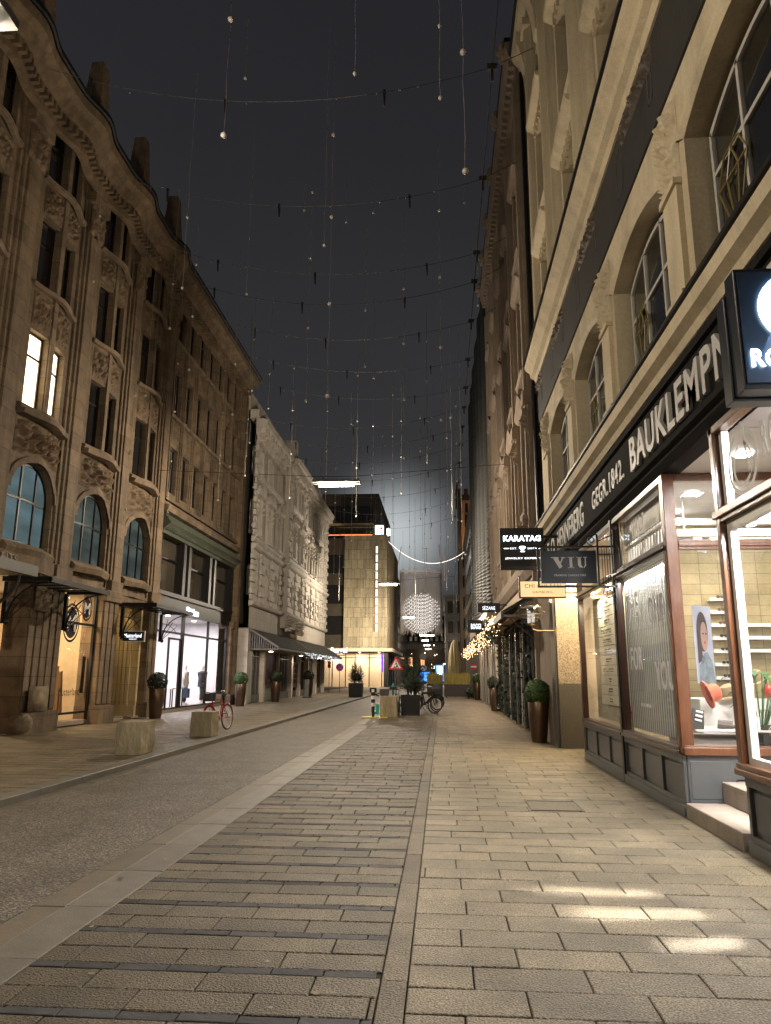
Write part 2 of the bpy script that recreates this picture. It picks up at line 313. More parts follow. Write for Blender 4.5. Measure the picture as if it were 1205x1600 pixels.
def text(parent, s, o, xd, yd, w, h, material, ext=.01, name='lettering', bold=0., res=3, at=None):
    cu = bpy.data.curves.new('t', 'FONT'); cu.body = s; cu.size = 1; cu.extrude = 0.001 if not ext else .5; cu.offset = bold; cu.space_character = 1.12; cu.resolution_u = res
    ob = bpy.data.objects.new('t', cu); COL.objects.link(ob); dg = bpy.context.evaluated_depsgraph_get(); dg.update()
    me = bpy.data.meshes.new_from_object(ob.evaluated_get(dg)); COL.objects.unlink(ob); bpy.data.objects.remove(ob)
    xs = [v.co.x for v in me.vertices]; ys = [v.co.y for v in me.vertices]; zs = [v.co.z for v in me.vertices]
    x0, x1, y0, y1, z0, z1 = min(xs), max(xs), min(ys), max(ys), min(zs), max(zs)
    xd = Vector(xd).normalized(); yd = Vector(yd).normalized(); zd = xd.cross(yd); base = BASE[parent.name] if parent is not None else Vector(o); O = Vector(o) - base
    if w is None: w = (x1 - x0) * h / (y1 - y0)
    for v in me.vertices:
        v.co = O + xd * ((v.co.x - x0) / (x1 - x0) * w) + yd * ((v.co.y - y0) / (y1 - y0) * h) + zd * (((v.co.z - z0) / max(1e-6, z1 - z0)) * ext)
    me.materials.clear(); me.materials.append(material); ob = bpy.data.objects.new(name, me); link(ob, parent)
    if parent is None: ob.location = base
    BASE[ob.name] = base; return ob
XR, YU, XC, XL = (0, -1, 0), (0, 0, 1), (1, 0, 0), (0, 1, 0)     # reading directions: wall on the right, up, facing the camera, wall on the left
def bow_fn(bays, a):
    def f(u):
        for c, h in bays:
            if abs(u - c) < h: return a * (math.cos((u - c) / h * math.pi) + 1) * .5
        return 0.
    return f
class Fac:
    """a facade: u runs along the street, d outwards, z up"""
    def __init__(s, x, sg, bow=None): s.x = x; s.s = sg; s.b = bow
    def P(s, u, d, z): return (s.x + s.s * (d + (s.b(u) if s.b else 0.)), u, z)
    def cuts(s, u0, u1): 
        n = max(1, int(math.ceil((u1 - u0) / .22))) if s.b else 1
        return [u0 + (u1 - u0) * i / n for i in range(n + 1)]
    def mould(s, mb, u0, u1, prof):
        us = s.cuts(u0, u1); n = len(prof)
        vs = [s.P(u, d, z) for u in us for d, z in prof]
        fs = [(i * n + j, i * n + (j + 1) % n, (i + 1) * n + (j + 1) % n, (i + 1) * n + j) for i in range(len(us) - 1) for j in range(n)]
        fs += [tuple(range(n)), tuple((len(us) - 1) * n + j for j in range(n))]
        mb.add(vs, fs)
    def box(s, mb, u0, u1, d0, d1, z0, z1): s.mould(mb, u0, u1, [(d0, z0), (d1, z0), (d1, z1), (d0, z1)])
    def q(s, mb, *p): mb.poly(*[s.P(*a) for a in p])
    def wall(s, mb, u0, u1, z0, z1, ops=(), dep=.3, d=0.):
        U = {u0, u1}; Z = {z0, z1}
        for o in ops:
            U.update((o[0], o[1])); Z.update((o[2], o[3] + (o[4] if len(o) > 4 else 0)))
        U = sorted(x for x in U if u0 <= x <= u1); Z = sorted(x for x in Z if z0 <= x <= z1)
        for i in range(len(U) - 1):
            for j in range(len(Z) - 1):
                cu = (U[i] + U[i + 1]) / 2; cz = (Z[j] + Z[j + 1]) / 2
                if any(o[0] < cu < o[1] and o[2] < cz < o[3] + (o[4] if len(o) > 4 else 0) for o in ops): continue
                c = s.cuts(U[i], U[i + 1])
                for k in range(len(c) - 1): s.q(mb, (c[k], d, Z[j]), (c[k + 1], d, Z[j]), (c[k + 1], d, Z[j + 1]), (c[k], d, Z[j + 1]))
        for o in ops:
            a, b, c, e = o[:4]; r = o[4] if len(o) > 4 else 0
            s.q(mb, (a, d, c), (a, d - dep, c), (a, d - dep, e), (a, d, e)); s.q(mb, (b, d, c), (b, d - dep, c), (b, d - dep, e), (b, d, e))
            uu = s.cuts(a, b)
            for k in range(len(uu) - 1): s.q(mb, (uu[k], d, c), (uu[k + 1], d, c), (uu[k + 1], d - dep, c), (uu[k], d - dep, c))
            n = 14 if r else len(uu) - 1; seg = len(o) > 5
            top = ([(a + (b - a) * k / n, e + r * (1 - (2 * k / n - 1) ** 2)) for k in range(n + 1)] if seg else [((a + b) / 2 - (b - a) / 2 * math.cos(math.pi * k / n), e + r * math.sin(math.pi * k / n)) for k in range(n + 1)]) if r else [(x, e) for x in uu]
            for k in range(n):
                (p, zp), (w, zw) = top[k], top[k + 1]
                s.q(mb, (p, d, zp), (w, d, zw), (w, d - dep, zw), (p, d - dep, zp))
                if r: s.q(mb, (p, d, zp), (w, d, zw), (w, d, e + r), (p, d, e + r))
    def relief(s, mb, u0, u1, z0, z1, d, amp, seed, nu=26, nz=16):
        rr = random.Random(seed); bl = [(rr.random() * .5, rr.random(), .025 + rr.random() * .06, .5 + rr.random() * .5) for _ in range(60)]
        bl += [(.5, .5, .1, 1.3), (.5, .3, .08, 1.), (.42, .62, .06, 1.)]
        vs = []
        for i in range(nu + 1):
            for j in range(nz + 1):
                a = i / nu; b = j / nz; am = min(a, 1 - a); h = 0
                for x, y, r, k in bl:
                    q = ((am - x) ** 2 * 2.2 + (b - y) ** 2) / (r * r)
                    if q < 4: h = max(h, k * math.exp(-q * 1.2))
                edge = min(1, min(a, 1 - a) * 10, min(b, 1 - b) * 8)
                vs.append(s.P(u0 + (u1 - u0) * a, d + amp * h * edge, z0 + (z1 - z0) * b))
        mb.add(vs, [(i * (nz + 1) + j, (i + 1) * (nz + 1) + j, (i + 1) * (nz + 1) + j + 1, i * (nz + 1) + j + 1) for i in range(nu) for j in range(nz)])
    def win(s, parent, u0, u1, z0, z1, dep, frame, pane, fw=.06, muls=1, trans=None, arch=0., ft=.05, name='window', seg=False):
        """a window: frame (part) and its pane (sub-part); muls vertical bars, trans = heights of cross bars"""
        f = MB(); d = -dep + ft
        for a, b, c, e in ((u0, u0 + fw, z0, z1), (u1 - fw, u1, z0, z1), (u0 + fw, u1 - fw, z0, z0 + fw)): s.box(f, a, b, d - ft, d, c, e)
        if not arch: s.box(f, u0 + fw, u1 - fw, d - ft, d, z1 - fw, z1)
        zt = lambda u: z1 + arch * (max(0, 1 - ((u - (u0 + u1) / 2) / ((u1 - u0) / 2)) ** 2)) ** (1 if seg else .5) - .01
        for k in range(muls):
            c = u0 + (u1 - u0) * (k + 1) / (muls + 1); s.box(f, c - fw * .45, c + fw * .45, d - ft, d, z0 + fw, (zt(c) if arch else z1 - fw))
        for t_ in (trans or ()): s.box(f, u0 + fw, u1 - fw, d - ft + .006, d - .004, t_ - fw * .45, t_ + fw * .45)
        p = MB()
        if arch:
            n = 14; um = (u0 + u1) / 2; hw = (u1 - u0) / 2
            arc = [(um - hw * math.cos(math.pi * k / n), z1 + arch * math.sin(math.pi * k / n)) for k in range(n + 1)]
            if seg: arc = [(u0 + (u1 - u0) * k / n, z1 + arch * (1 - (2 * k / n - 1) ** 2)) for k in range(n + 1)]
            inn = [(u0 + fw + (u1 - u0 - 2 * fw) * k / n, z1 - fw + arch * (1 - (2 * k / n - 1) ** 2)) for k in range(n + 1)] if seg else [(um - (hw - fw) * math.cos(math.pi * k / n), z1 + (arch - fw) * math.sin(math.pi * k / n)) for k in range(n + 1)]
            for k in range(n):
                s.q(f, (arc[k][0], d, arc[k][1]), (arc[k + 1][0], d, arc[k + 1][1]), (inn[k + 1][0], d, inn[k + 1][1]), (inn[k][0], d, inn[k][1]))
                s.q(f, (inn[k][0], d, inn[k][1]), (inn[k + 1][0], d, inn[k + 1][1]), (inn[k + 1][0], d - ft, inn[k + 1][1]), (inn[k][0], d - ft, inn[k][1]))
            s.q(p, (u0, d - ft * .6, z0), (u1, d - ft * .6, z0), *[(a, d - ft * .6, z) for a, z in reversed(arc)])
        else: s.q(p, (u0, d - ft * .6, z0), (u1, d - ft * .6, z0), (u1, d - ft * .6, z1), (u0, d - ft * .6, z1))
        fo = f.build(name, frame, parent); p.build('pane', pane, fo); return fo
def leafball(c, r, n, size, seed, sz=1., inner=.55):
    rr = random.Random(seed); b = MB()
    for _ in range(n):
        while True:
            v = Vector((rr.gauss(0, 1), rr.gauss(0, 1), rr.gauss(0, 1)))
            if v.length > .1: break
        v.normalize(); q = v * r * (inner + (1 - inner) * rr.random() ** .4) * (1 + .05 * math.sin(v.x * 9) * math.sin(v.z * 11 + v.y * 7)); q.z *= sz
        t = v.cross(Vector((rr.random(), rr.random(), rr.random()))).normalized(); w = v.cross(t); w = (w + v * rr.uniform(-.8, .8)).normalized(); a = size * rr.uniform(.6, 1.3)
        p = Vector(c) + q; b.poly(p - t * a * .5, p + w * a * .45, p + t * a * .5, p - w * a * .45)
    return b
# ------------------------------------------------------------------ ground
def S(name, mb, m, **k): return tag(mb.build(name, m, **k), kind='structure')
g = MB(); g.box(-400, 400, -60, 700, -.9, -.06); S('ground', g, K.darkb)
def slabs(mb, x0, x1, y0, y1, w, d, gap=.009, z=0., zr=.0022, ch=.006, off=None, jitter=True, dp=.03):
    y = y0; row = 0
    while y < y1 - .02:
        dd = min(d, y1 - y); s = off[row % len(off)] if off else (0 if row % 2 else .5) * w
        if jitter: s += R.uniform(-.05, .05)
        x = x0 - (w - s if s > .02 else 0); 
        while x < x1 - .03:
            a = max(x, x0); b = min(x + w, x1)
            if b - a > .02:
                h = z + R.uniform(-zr, zr); t1 = R.uniform(-zr, zr) * .6; t2 = R.uniform(-zr, zr) * .6; g2 = gap / 2
                A, B, C, D = a + g2, b - g2, y + g2, y + dd - g2
                o = [(A, C), (B, C), (B, D), (A, D)]; i = [(A + ch, C + ch), (B - ch, C + ch), (B - ch, D - ch), (A + ch, D - ch)]
                hh = [h - t1 - t2, h + t1 - t2, h + t1 + t2, h - t1 + t2]
                vs = [(p[0], p[1], z - dp) for p in o] + [(p[0], p[1], hh[k] - ch * .7) for k, p in enumerate(o)] + [(p[0], p[1], hh[k]) for k, p in enumerate(i)]
                mb.add(vs, [(k, (k + 1) % 4, 4 + (k + 1) % 4, 4 + k) for k in range(4)] + [(4 + k, 4 + (k + 1) % 4, 8 + (k + 1) % 4, 8 + k) for k in range(4)] + [(8, 9, 10, 11)])
            x += w
        y += dd; row += 1
YA, YB = .6, 96.
g = MB(); g.box(-2.9, 9, -8, YB, -.055, -.016); S('ground_bedding', g, K.joint)
g = MB(); slabs(g, -.20, 2.84, YA + .03, YB, .616, .308); S('pavement', g, K.slab, rec=False)
g = MB(); slabs(g, 2.84, 4.4, 15.62, 17.6, .616, .308); slabs(g, 2.84, 4.2, YA, 5.0, .616, .308); S('entrance_paving', g, K.slab, rec=False)
g = MB(); g2 = MB(); y = 3.84 - .585 * 6
while y < YB:
    slabs(g2, -2.325, -.345, y, y + .09, .292, .09, ch=.004, off=[R.uniform(.03, .26)]); slabs(g, -2.325, -.345, y + .09, y + .585, .60, .2475, off=[.22 + R.uniform(-.15, .1), .45]); y += .585
S('parking_paving', g, K.slab2, rec=False); S('basalt_strips', g2, K.brickdark, rec=False)
g = MB(); slabs(g, -.345, -.20, YA, YB, .16, .95, off=[.0], jitter=False, gap=.007); S('edge_strip', g, K.slab2, rec=False)
g = MB(); slabs(g, -2.66, -2.325, YA, YB, .36, .98, off=[.0], jitter=False, gap=.006); S('kerb_band', g, K.band, rec=False)
g = MB(); slabs(g, -2.9, -2.66, YA, YB, .26, .98, off=[0.], jitter=False, gap=.008, z=-.006); S('gutter_band', g, K.gutter, rec=False)
g = MB(); g.box(-5.19, -2.905, -8, 300, -.05, -.010); S('road', g, K.asphalt)
g = MB(); slabs(g, -5.40, -5.19, YA, YB, .23, .98, off=[0.], jitter=False, gap=.006, z=-.012); S('gutter', g, K.gutter, rec=False)
g = MB(); slabs(g, -5.68, -5.42, YA, YB, .3, 1.2, off=[0.], jitter=False, gap=.006, z=.075, zr=.001, ch=.012, dp=.12); S('kerb', g, K.band, rec=False)
g = MB(); g.box(-5.66, -5.43, -5, YB, -.05, .045); g.box(-30, -5.66, -5, YB, -.05, .055); S('pavement_bedding', g, K.joint)
g = MB(); slabs(g, -11.2, -5.69, 5, YB, .62, .31, z=.07, zr=.0015); S('pavement_far', g, K.slab, rec=False)
g = MB(); g.box(-60, 60, YB, 400, -.055, -.012); S('square', g, K.slab)
# manhole cover and a lit paver, litter
mh = T('manhole_cover', 'square cast manhole cover let into the paving beside the shop plinth', 'manhole cover', (1.38, 9.97, 0))
g = MB(); g.box(1.08, 1.68, 9.64, 10.31, -.01, .005); g.build('cover', K.slab2, mh)
g = MB()
for a in ((1.06, 1.08, 9.62, 10.33), (1.68, 1.70, 9.62, 10.33), (1.08, 1.68, 9.62, 9.64), (1.08, 1.68, 10.31, 10.33)): g.box(*a, -.01, .010)
g.build('frame', K.iron, mh)
gs_ = MB()
for _ in range(260):
    x = R.uniform(-9, 2.7); y = 4 + 30 * R.random() ** 1.5
    if -5.6 < x < -2.4: continue
    a = R.uniform(0, 6.3); s_ = R.uniform(.008, .02); gs_.poly(*[(x + s_ * R.uniform(.7, 1.2) * math.cos(a + k * .9), y + s_ * R.uniform(.7, 1.2) * math.sin(a + k * .9), .0045 if x > -5 else .0755) for k in range(7)])
tag(gs_.build('gum_spots', mat('old_gum', (.30, .27, .22), (.08, .07, .055), scale=2, island=.5), rec=False), 'flattened old chewing gum spots on the paving slabs', 'gum spots', kind='stuff')
g = MB()
for _ in range(60):
    x = R.uniform(-5, 2.6); y = 4 + 24 * R.random() ** 1.6; a = R.uniform(0, 6.3); s_ = R.uniform(.012, .035); z = .006 if x > -2.9 else .004
    g.poly(*[(x + s_ * R.uniform(.6, 1.2) * math.cos(a + k * 1.257), y + s_ * R.uniform(.5, 1.) * math.sin(a + k * 1.257), z + R.uniform(0, .006)) for k in range(5)])
tag(g.build('litter', mat('leaf_litter', (.30, .24, .17), (.09, .055, .03), scale=3, island=.6), rec=False), 'dry leaves and chewing gum flecks scattered over the paving', 'litter', kind='stuff')
# ------------------------------------------------------------------ cream building with the long sign (wall side x = 2.85)
f = Fac(2.85, -1)
B = T('cream_commercial_building', 'cream stucco commercial building with engaged columns above a slate frieze and long lettered sign', 'building', (2.85, 13, 0))
Y0, Y1 = -1.0, 20.5
JX = [.45, 4.05, 7.65, 11.25, 14.85, 18.45]                       # far edges of the first-floor windows
ops = [(j - 2.72, j, 5.55, 7.66, .30, 's') for j in JX]
g = MB(); f.wall(g, Y0, 20.1, 5.5, 8.55, ops, dep=.30); g.build('wall', K.cream, B)
g = MB()                                                             # inner dark reveal and core behind
f.box(g, Y0, Y1 - .02, -7.5, -.62, 8.5, 21.1); g.build('core', K.darkb, B)
g = MB()
for j in JX:                                                        # raised moulding round each arch
    g.mark(); a, b = j - 2.72, j
    n = 16; um = (a + b) / 2; hw = (b - a) / 2; rr_ = [(0, .0), (.09, .045), (.17, .045), (.2, 0)]
    arc = lambda e, k: (um - (hw + e) * (1 - 2 * k / n), 7.66 + e * .5 + (.30 + e * .5) * (1 - (1 - 2 * k / n) ** 2))
    for k in range(n):
        for i in range(3):
            (e0, d0), (e1, d1) = rr_[i], rr_[i + 1]
            p = arc(e0, k); q = arc(e0, k + 1); r_ = arc(e1, k + 1); s_ = arc(e1, k)
            f.q(g, (p[0], d0 + .002, p[1]), (q[0], d0 + .002, q[1]), (r_[0], d1 + .002, r_[1]), (s_[0], d1 + .002, s_[1]))
for j in JX:                                                        # pilasters with cartouches
    g.mark(); c = j + .44
    f.box(g, c - .26, c + .26, 0, .07, 5.55, 7.2); f.box(g, c - .30, c + .30, 0, .12, 5.55, 5.85); f.box(g, c - .28, c + .28, 0, .11, 7.2, 7.28)
g.each('arch_moulding', K.cream, B, smooth=True)
g = MB()
for j in JX: g.mark(); c = j + .44; f.relief(g, c - .27, c + .27, 7.22, 8.4, .004, .19, 31, 26, 44)
g.each('cartouche', K.cream, B, smooth='all')
for k, j in enumerate(JX):
    if k == 0: continue
    f.win(B, j - 2.72, j, 5.6, 7.66, .30, K.iron, K.dglass2, fw=.10, muls=0, arch=.30, ft=.02, seg=True)
    f.win(B, j - 2.60, j - .1, 5.68, 7.59, .285, K.whitew, K.glassr, fw=.06, muls=2, trans=(7.05,), arch=.27, seg=True, ft=.045, name='sash')
# diamond decals in the windows
for j, s_ in ((11.25, 1.), (14.85, .9), (7.65, 1.)):
    g = MB(); c = j - .62; z = 6.5
    P_ = lambda a, b: f.P(c + a * .38 * s_, -.235, z + b * .55 * s_)
    for a, b in (((-1, .45), (-.5, 1)), ((-.5, 1), (.5, 1)), ((.5, 1), (1, .45)), ((1, .45), (0, -1)), ((0, -1), (-1, .45)), ((-1, .45), (1, .45)), ((-.4, .45), (0, -1)), ((.4, .45), (0, -1)), ((-.4, .45), (0, 1)), ((.4, .45), (0, 1))):
        g.tube([P_(*a), P_(*b)], .012, 5)
    g.build('diamond_decal', mat('gold_vinyl', (.28, .21, .07), rough=.4), B)
# frieze, cornices, sign zone
g = MB(); f.box(g, Y0, 20.3, -.3, .03, 8.56, 9.80); g.build('frieze', K.frieze, B)
g = MB()
for k in range(6):
    for dy, w, h in ((-.62, .10, .22), (.62, .17, .36)):
        c = k * 3.6 + 2.25 + dy * 1.4; g.mark()
        for a, b, z0, z1 in ((c - w, c + w, 9.2 + h, 9.23 + h), (c - w, c + w, 9.2 - h, 9.23 - h), (c - w, c - w + .035, 9.2 - h, 9.2 + h), (c + w - .035, c + w, 9.2 - h, 9.2 + h)): f.box(g, a, b, .03, .036, z0, z1)
g.each('motif', K.motif, B)
g = MB()
for k in range(6): g.mark(); f.relief(g, k * 3.6 + 1.2, k * 3.6 + 2.9, 9.45, 9.80, .032, .09, 40 + k % 2, 40, 8)
g.each('carved_garland', mat('carved_brown', (.10, .07, .05), (.04, .03, .022), scale=9), B)
g = MB(); f.mould(g, Y0, 20.35, [(0, 9.81), (.06, 9.81), (.10, 9.93), (.20, 9.98), (.22, 10.12), (.34, 10.22), (.36, 10.34), (0, 10.36)])
f.mould(g, Y0, 20.35, [(0, 5.22), (.08, 5.22), (.12, 5.3), (.22, 5.36), (.24, 5.5), (.0, 5.52)])
g.build('cornice', K.cream, B)
g = MB(); f.box(g, Y0, 20.4, -.2, .40, 10.362, 10.42); f.box(g, Y0, 20.4, -.2, .27, 5.522, 5.57); g.build('lead_flashing', K.iron, B)
g = MB(); f.box(g, Y0, 20.35, -.25, .0, 4.36, 5.22); f.mould(g, Y0, 20.35, [(-.2, 4.12), (.03, 4.12), (.10, 4.2), (.07, 4.26), (.13, 4.30), (.05, 4.38), (-.2, 4.38)])
f.mould(g, Y0, 20.35, [(0, 5.12), (.05, 5.14), (.06, 5.21), (0, 5.215)]); g.build('sign_band', mat('sign_band_black', (.016, .015, .015), (.011, .010, .010), rough=.85, spec=.08), B)
for s_, ya, yb, h, zb in (('F.O.', 19.7, 18.3, .5, 4.52), ('HENNEBERG', 18.0, 14.65, .5, 4.52), ('GEGR.1842.', 13.75, 11.3, .34, 4.60), ('BAUKLEMPNEREI', 10.75, 5.5, .5, 4.52)):
    text(B, s_, (2.848, ya, zb), XR, YU, ya - yb, h, K.ltgrey, ext=.045 if s_[0] == 'B' else .014, bold=.022 if s_[0] == 'B' else .008)
# upper storeys
CO = [1.2 + 3.6 * k for k in range(6)]                             # engaged column centres 1.2 .. 19.2
WC = [2.95 + 3.6 * k for k in range(5)]
ops = []
for c in WC: ops += [(c - .75, c + .75, 10.9, 12.35), (c - .75, c + .75, 13.6, 16.2), (c - .75, c + .75, 17.2, 18.9)]
g = MB(); f.wall(g, Y0, 20.3, 10.42, 21.1, ops, dep=.35); 
f.q(g, (20.5, -.6, 0), (20.5, -7.5, 0), (20.5, -7.5, 21.1), (20.5, -.6, 21.1)); g.build('upper_wall', K.creamj, B)
g = MB()
for c in WC + [-.65]:
    for sgn in (-1, 1):
        cc = c + sgn * 1.28; g.mark()
        prof = [(.0, 10.42), (.34, 10.42), (.34, 10.6), (.27, 10.7)]
        n = 10
        for i in range(n):
            a0 = math.pi * i / n; a1 = math.pi * (i + 1) / n
            f.q(g, (cc - .24 * math.cos(a0), .03 + .24 * math.sin(a0), 10.7), (cc - .24 * math.cos(a1), .03 + .24 * math.sin(a1), 10.7), (cc - .22 * math.cos(a1), .03 + .22 * math.sin(a1), 20.3), (cc - .22 * math.cos(a0), .03 + .22 * math.sin(a0), 20.3))
        f.box(g, cc - .28, cc + .28, 0, .30, 10.42, 10.7); f.box(g, cc - .30, cc + .30, 0, .30, 20.2, 20.45)
        for dd in (-.36, .36): f.box(g, cc + dd - .05, cc + dd + .05, 0, .09, 10.42, 20.4)
g.each('engaged_column', K.cream, B, smooth=True)
g = MB()
for c in WC:
    for z0, z1, zh in ((10.9, 12.35, 12.6), (13.6, 16.2, 16.5)):
        g.mark()
        for sgn in (-1, 1): f.box(g, c + sgn * .84 - .09, c + sgn * .84 + .09, 0, .10, z0 - .1, zh)
        f.box(g, c - .75, c + .75, .0, .09, z1, zh)
        f.mould(g, c - 1.02, c + 1.02, [(0, zh), (.12, zh + .003), (.20, zh + .06), (.30, zh + .12), (.32, zh + .22), (0, zh + .24)])
        vs = [(c - 1.02, zh + .24), (c + 1.02, zh + .24), (c, zh + .62)]
        g.prism([f.P(u, 0, z) for u, z in vs], (-.26, 0, 0))
        for i in range(7): f.box(g, c - .72 + i * .24 - .04, c - .72 + i * .24 + .04, .09, .15, z1 - .02, zh)
    g.mark(); f.mould(g, c - .95, c + .95, [(0, 13.3), (.16, 13.32), (.20, 13.42), (0, 13.44)])
g.each('window_hood', K.cream, B)
for c in WC:
    for z0, z1 in ((10.9, 12.35), (13.6, 16.2), (17.2, 18.9)): f.win(B, c - .75, c + .75, z0, z1, .35, K.iron, K.dglass, fw=.07, muls=1, trans=(z0 + (z1 - z0) * .68,))
g = MB(); g.mark(); f.mould(g, Y0, 20.5, [(0, 20.45), (.16, 20.45), (.2, 20.7), (.36, 20.95), (.40, 21.2), (0, 21.25)])
for k in range(11):
    c = -.5 + k * 2.0; g.mark()
    f.mould(g, c - .22, c + .22, [(0, 18.9), (.10, 19.0), (.14, 19.6), (.28, 20.2), (.37, 20.5), (.37, 20.9), (0, 20.9)])
g.each('main_cornice', K.cream, B)
g = MB(); f.box(g, Y0, 20.55, -.6, .46, 21.25, 21.42); g.build('gutter', K.iron, B)
g = MB(); g.tube([f.P(20.42, .12, 4), f.P(20.42, .12, 20.9)], .06, 8); f.box(g, 20.3, 20.5, -.3, .02, 4.3, 10.4); g.build('downpipe', K.iron, B)
# ---- shop fronts under it
g = MB()
def panel_plinth(mb, ya, yb, n, x=2.85, z1=.69):
    mb.mark()
    mb.box(x + .02, x + .12, ya, yb, .0, z1); mb.box(x - .05, x + .02, ya, yb, 0, .12); mb.box(x - .02, x + .02, ya, yb, .12, .17); mb.box(x - .03, x + .02, ya, yb, z1 - .09, z1)
    w = (yb - ya) / n
    for i in range(n + 1):
        c = ya + w * i; a = max(ya, c - .06); b = min(yb, c + .06); mb.box(x - .022, x + .02, a, b, .17, z1 - .09)
    for i in range(n):
        a = ya + w * i + .10; b = ya + w * (i + 1) - .10
        mb.box(x + .005, x + .02, a, b, .22, z1 - .14)
panel_plinth(g, 9.40, 12.28, 3); panel_plinth(g, 12.36, 15.60, 3); panel_plinth(g, 4.9, 7.55, 3)
g.mark(); g.box(2.87, 3.42, 9.385, 9.46, .0, .69); g.box(2.90, 3.38, 9.378, 9.385, .20, .62)     # return of the entrance
g.box(3.42, 5.6, 9.385, 9.46, .42, .69)
g.each('plinth', K.slate, B, bevel=.004)
def timber(mb, ya, yb, x=2.85, mid=()):
    """sill, transom, head and posts of a display window between two posts"""
    mb.mark(); mb.box(x - .07, x + .10, ya - .02, yb + .02, .69, .735); mb.box(x - .045, x + .09, ya, yb, .735, .78)
    mb.mark(); mb.box(x - .04, x + .07, ya, yb, 3.12, 3.17); mb.box(x - .075, x + .07, ya, yb, 3.17, 3.21); mb.box(x - .03, x + .07, ya, yb, 3.21, 3.27); mb.mark(); mb.box(x - .03, x + .06, ya, yb, 4.04, 4.12)
    for c, w in ((ya, .05), (yb, .05)) + tuple((m_, .04) for m_ in mid): mb.mark(); mb.box(x - .03, x + .07, c - w if c > ya else c, c + w if c < yb else c, .78, 3.12); mb.mark(); mb.box(x - .025, x + .065, c - w if c > ya else c, c + w if c < yb else c, 3.27, 4.04)
g = MB(); timber(g, 12.36, 15.60); timber(g, 9.46, 12.28); g.mark(); g.box(2.82, 2.92, 15.60, 15.70, 0, 4.12)
g.each('timber_frame', K.woodd, B, bevel=.006)
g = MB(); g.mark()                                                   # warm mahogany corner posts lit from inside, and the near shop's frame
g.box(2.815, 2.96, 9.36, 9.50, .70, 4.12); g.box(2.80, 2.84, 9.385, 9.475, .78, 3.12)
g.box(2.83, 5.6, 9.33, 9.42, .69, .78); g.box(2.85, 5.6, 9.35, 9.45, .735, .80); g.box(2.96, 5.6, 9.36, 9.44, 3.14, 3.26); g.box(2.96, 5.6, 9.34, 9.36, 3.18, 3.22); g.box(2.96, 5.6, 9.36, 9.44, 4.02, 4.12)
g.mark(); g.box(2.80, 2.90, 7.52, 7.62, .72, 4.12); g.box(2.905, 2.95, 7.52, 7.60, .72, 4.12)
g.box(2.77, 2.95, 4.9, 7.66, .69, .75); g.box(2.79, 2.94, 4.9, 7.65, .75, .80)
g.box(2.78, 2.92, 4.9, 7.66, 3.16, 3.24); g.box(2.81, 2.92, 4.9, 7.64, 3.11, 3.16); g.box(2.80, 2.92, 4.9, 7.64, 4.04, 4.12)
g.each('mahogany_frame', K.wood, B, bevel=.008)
g = MB(); g.box(2.86, 2.93, 7.42, 7.50, .80, 3.11); g.box(2.86, 2.93, 4.9, 7.42, 3.02, 3.11); g.box(2.86, 2.93, 4.9, 7.42, .80, .86); g.box(2.86, 2.93, 7.42, 7.50, 3.27, 4.04); g.build('inner_frame', K.white, B)
g = MB()
for a in ((2.87, 9.51, 12.23, .78, 3.12), (2.87, 9.51, 12.23, 3.27, 4.04), (2.87, 12.41, 15.55, .78, 3.12), (2.87, 12.41, 15.55, 3.27, 4.04), (2.875, 4.9, 7.5, .86, 3.05), (2.875, 4.9, 7.5, 3.25, 4.04)):
    g.mark(); g.poly((a[0], a[1], a[3]), (a[0], a[2], a[3]), (a[0], a[2], a[4]), (a[0], a[1], a[4]))
g.mark(); g.poly((2.97, 9.40, .80), (5.6, 9.40, .80), (5.6, 9.40, 3.14), (2.97, 9.40, 3.14)); g.mark(); g.poly((2.97, 9.40, 3.26), (5.6, 9.40, 3.26), (5.6, 9.40, 4.02), (2.97, 9.40, 4.02))
g.each('shop_window_pane', K.glass, B)
g = MB(); g.box(2.865, 2.95, 12.28, 12.36, 0, 4.13); g.box(2.80, 2.865, 12.27, 12.37, 0, 4.13); g.build('iron_post', K.iron, B)
# steps of the entrance recess
g = MB(); g.box(2.80, 5.6, 7.66, 9.33, -.02, .165); g.box(3.24, 5.6, 7.66, 9.372, .165, .40); g.build('steps', K.step, B, bevel=.012)
# recess shell: side wall of the near shop, ceiling, door wall
g = MB(); g.box(2.9, 5.6, 7.60, 9.36, 4.125, 4.16); g.build('recess_ceiling', K.white, B)
g = MB(); g.box(5.55, 5.6, 7.62, 9.33, .4, 4.1); g.build('shop_door', K.wood, B)
# far recess with speckled granite pier
g = MB(); g.box(2.66, 3.6, 17.62, 18.05, 1.42, 4.1); g.build('granite_pier', K.granite, B)
g = MB(); g.box(2.655, 3.6, 17.60, 18.06, 0, 1.42); g.box(2.60, 2.66, 17.70, 18.2, 0, 4.1); g.build('granite_plinth', K.graniteg, B)
g = MB(); g.box(3.6, 3.65, 15.7, 17.62, 0, 4.1); g.box(2.9, 3.6, 15.7, 15.74, 0, 4.1); g.build('entrance_wall', K.warmwall, B)
g = MB(); g.box(2.86, 5.6, 15.7, 17.6, 4.13, 4.17); g.build('entrance_soffit', K.white, B)
g = MB(); g.box(2.62, 3.2, 18.2, 20.4, 0, 4.12); g.build('side_wall', K.brownst, B)
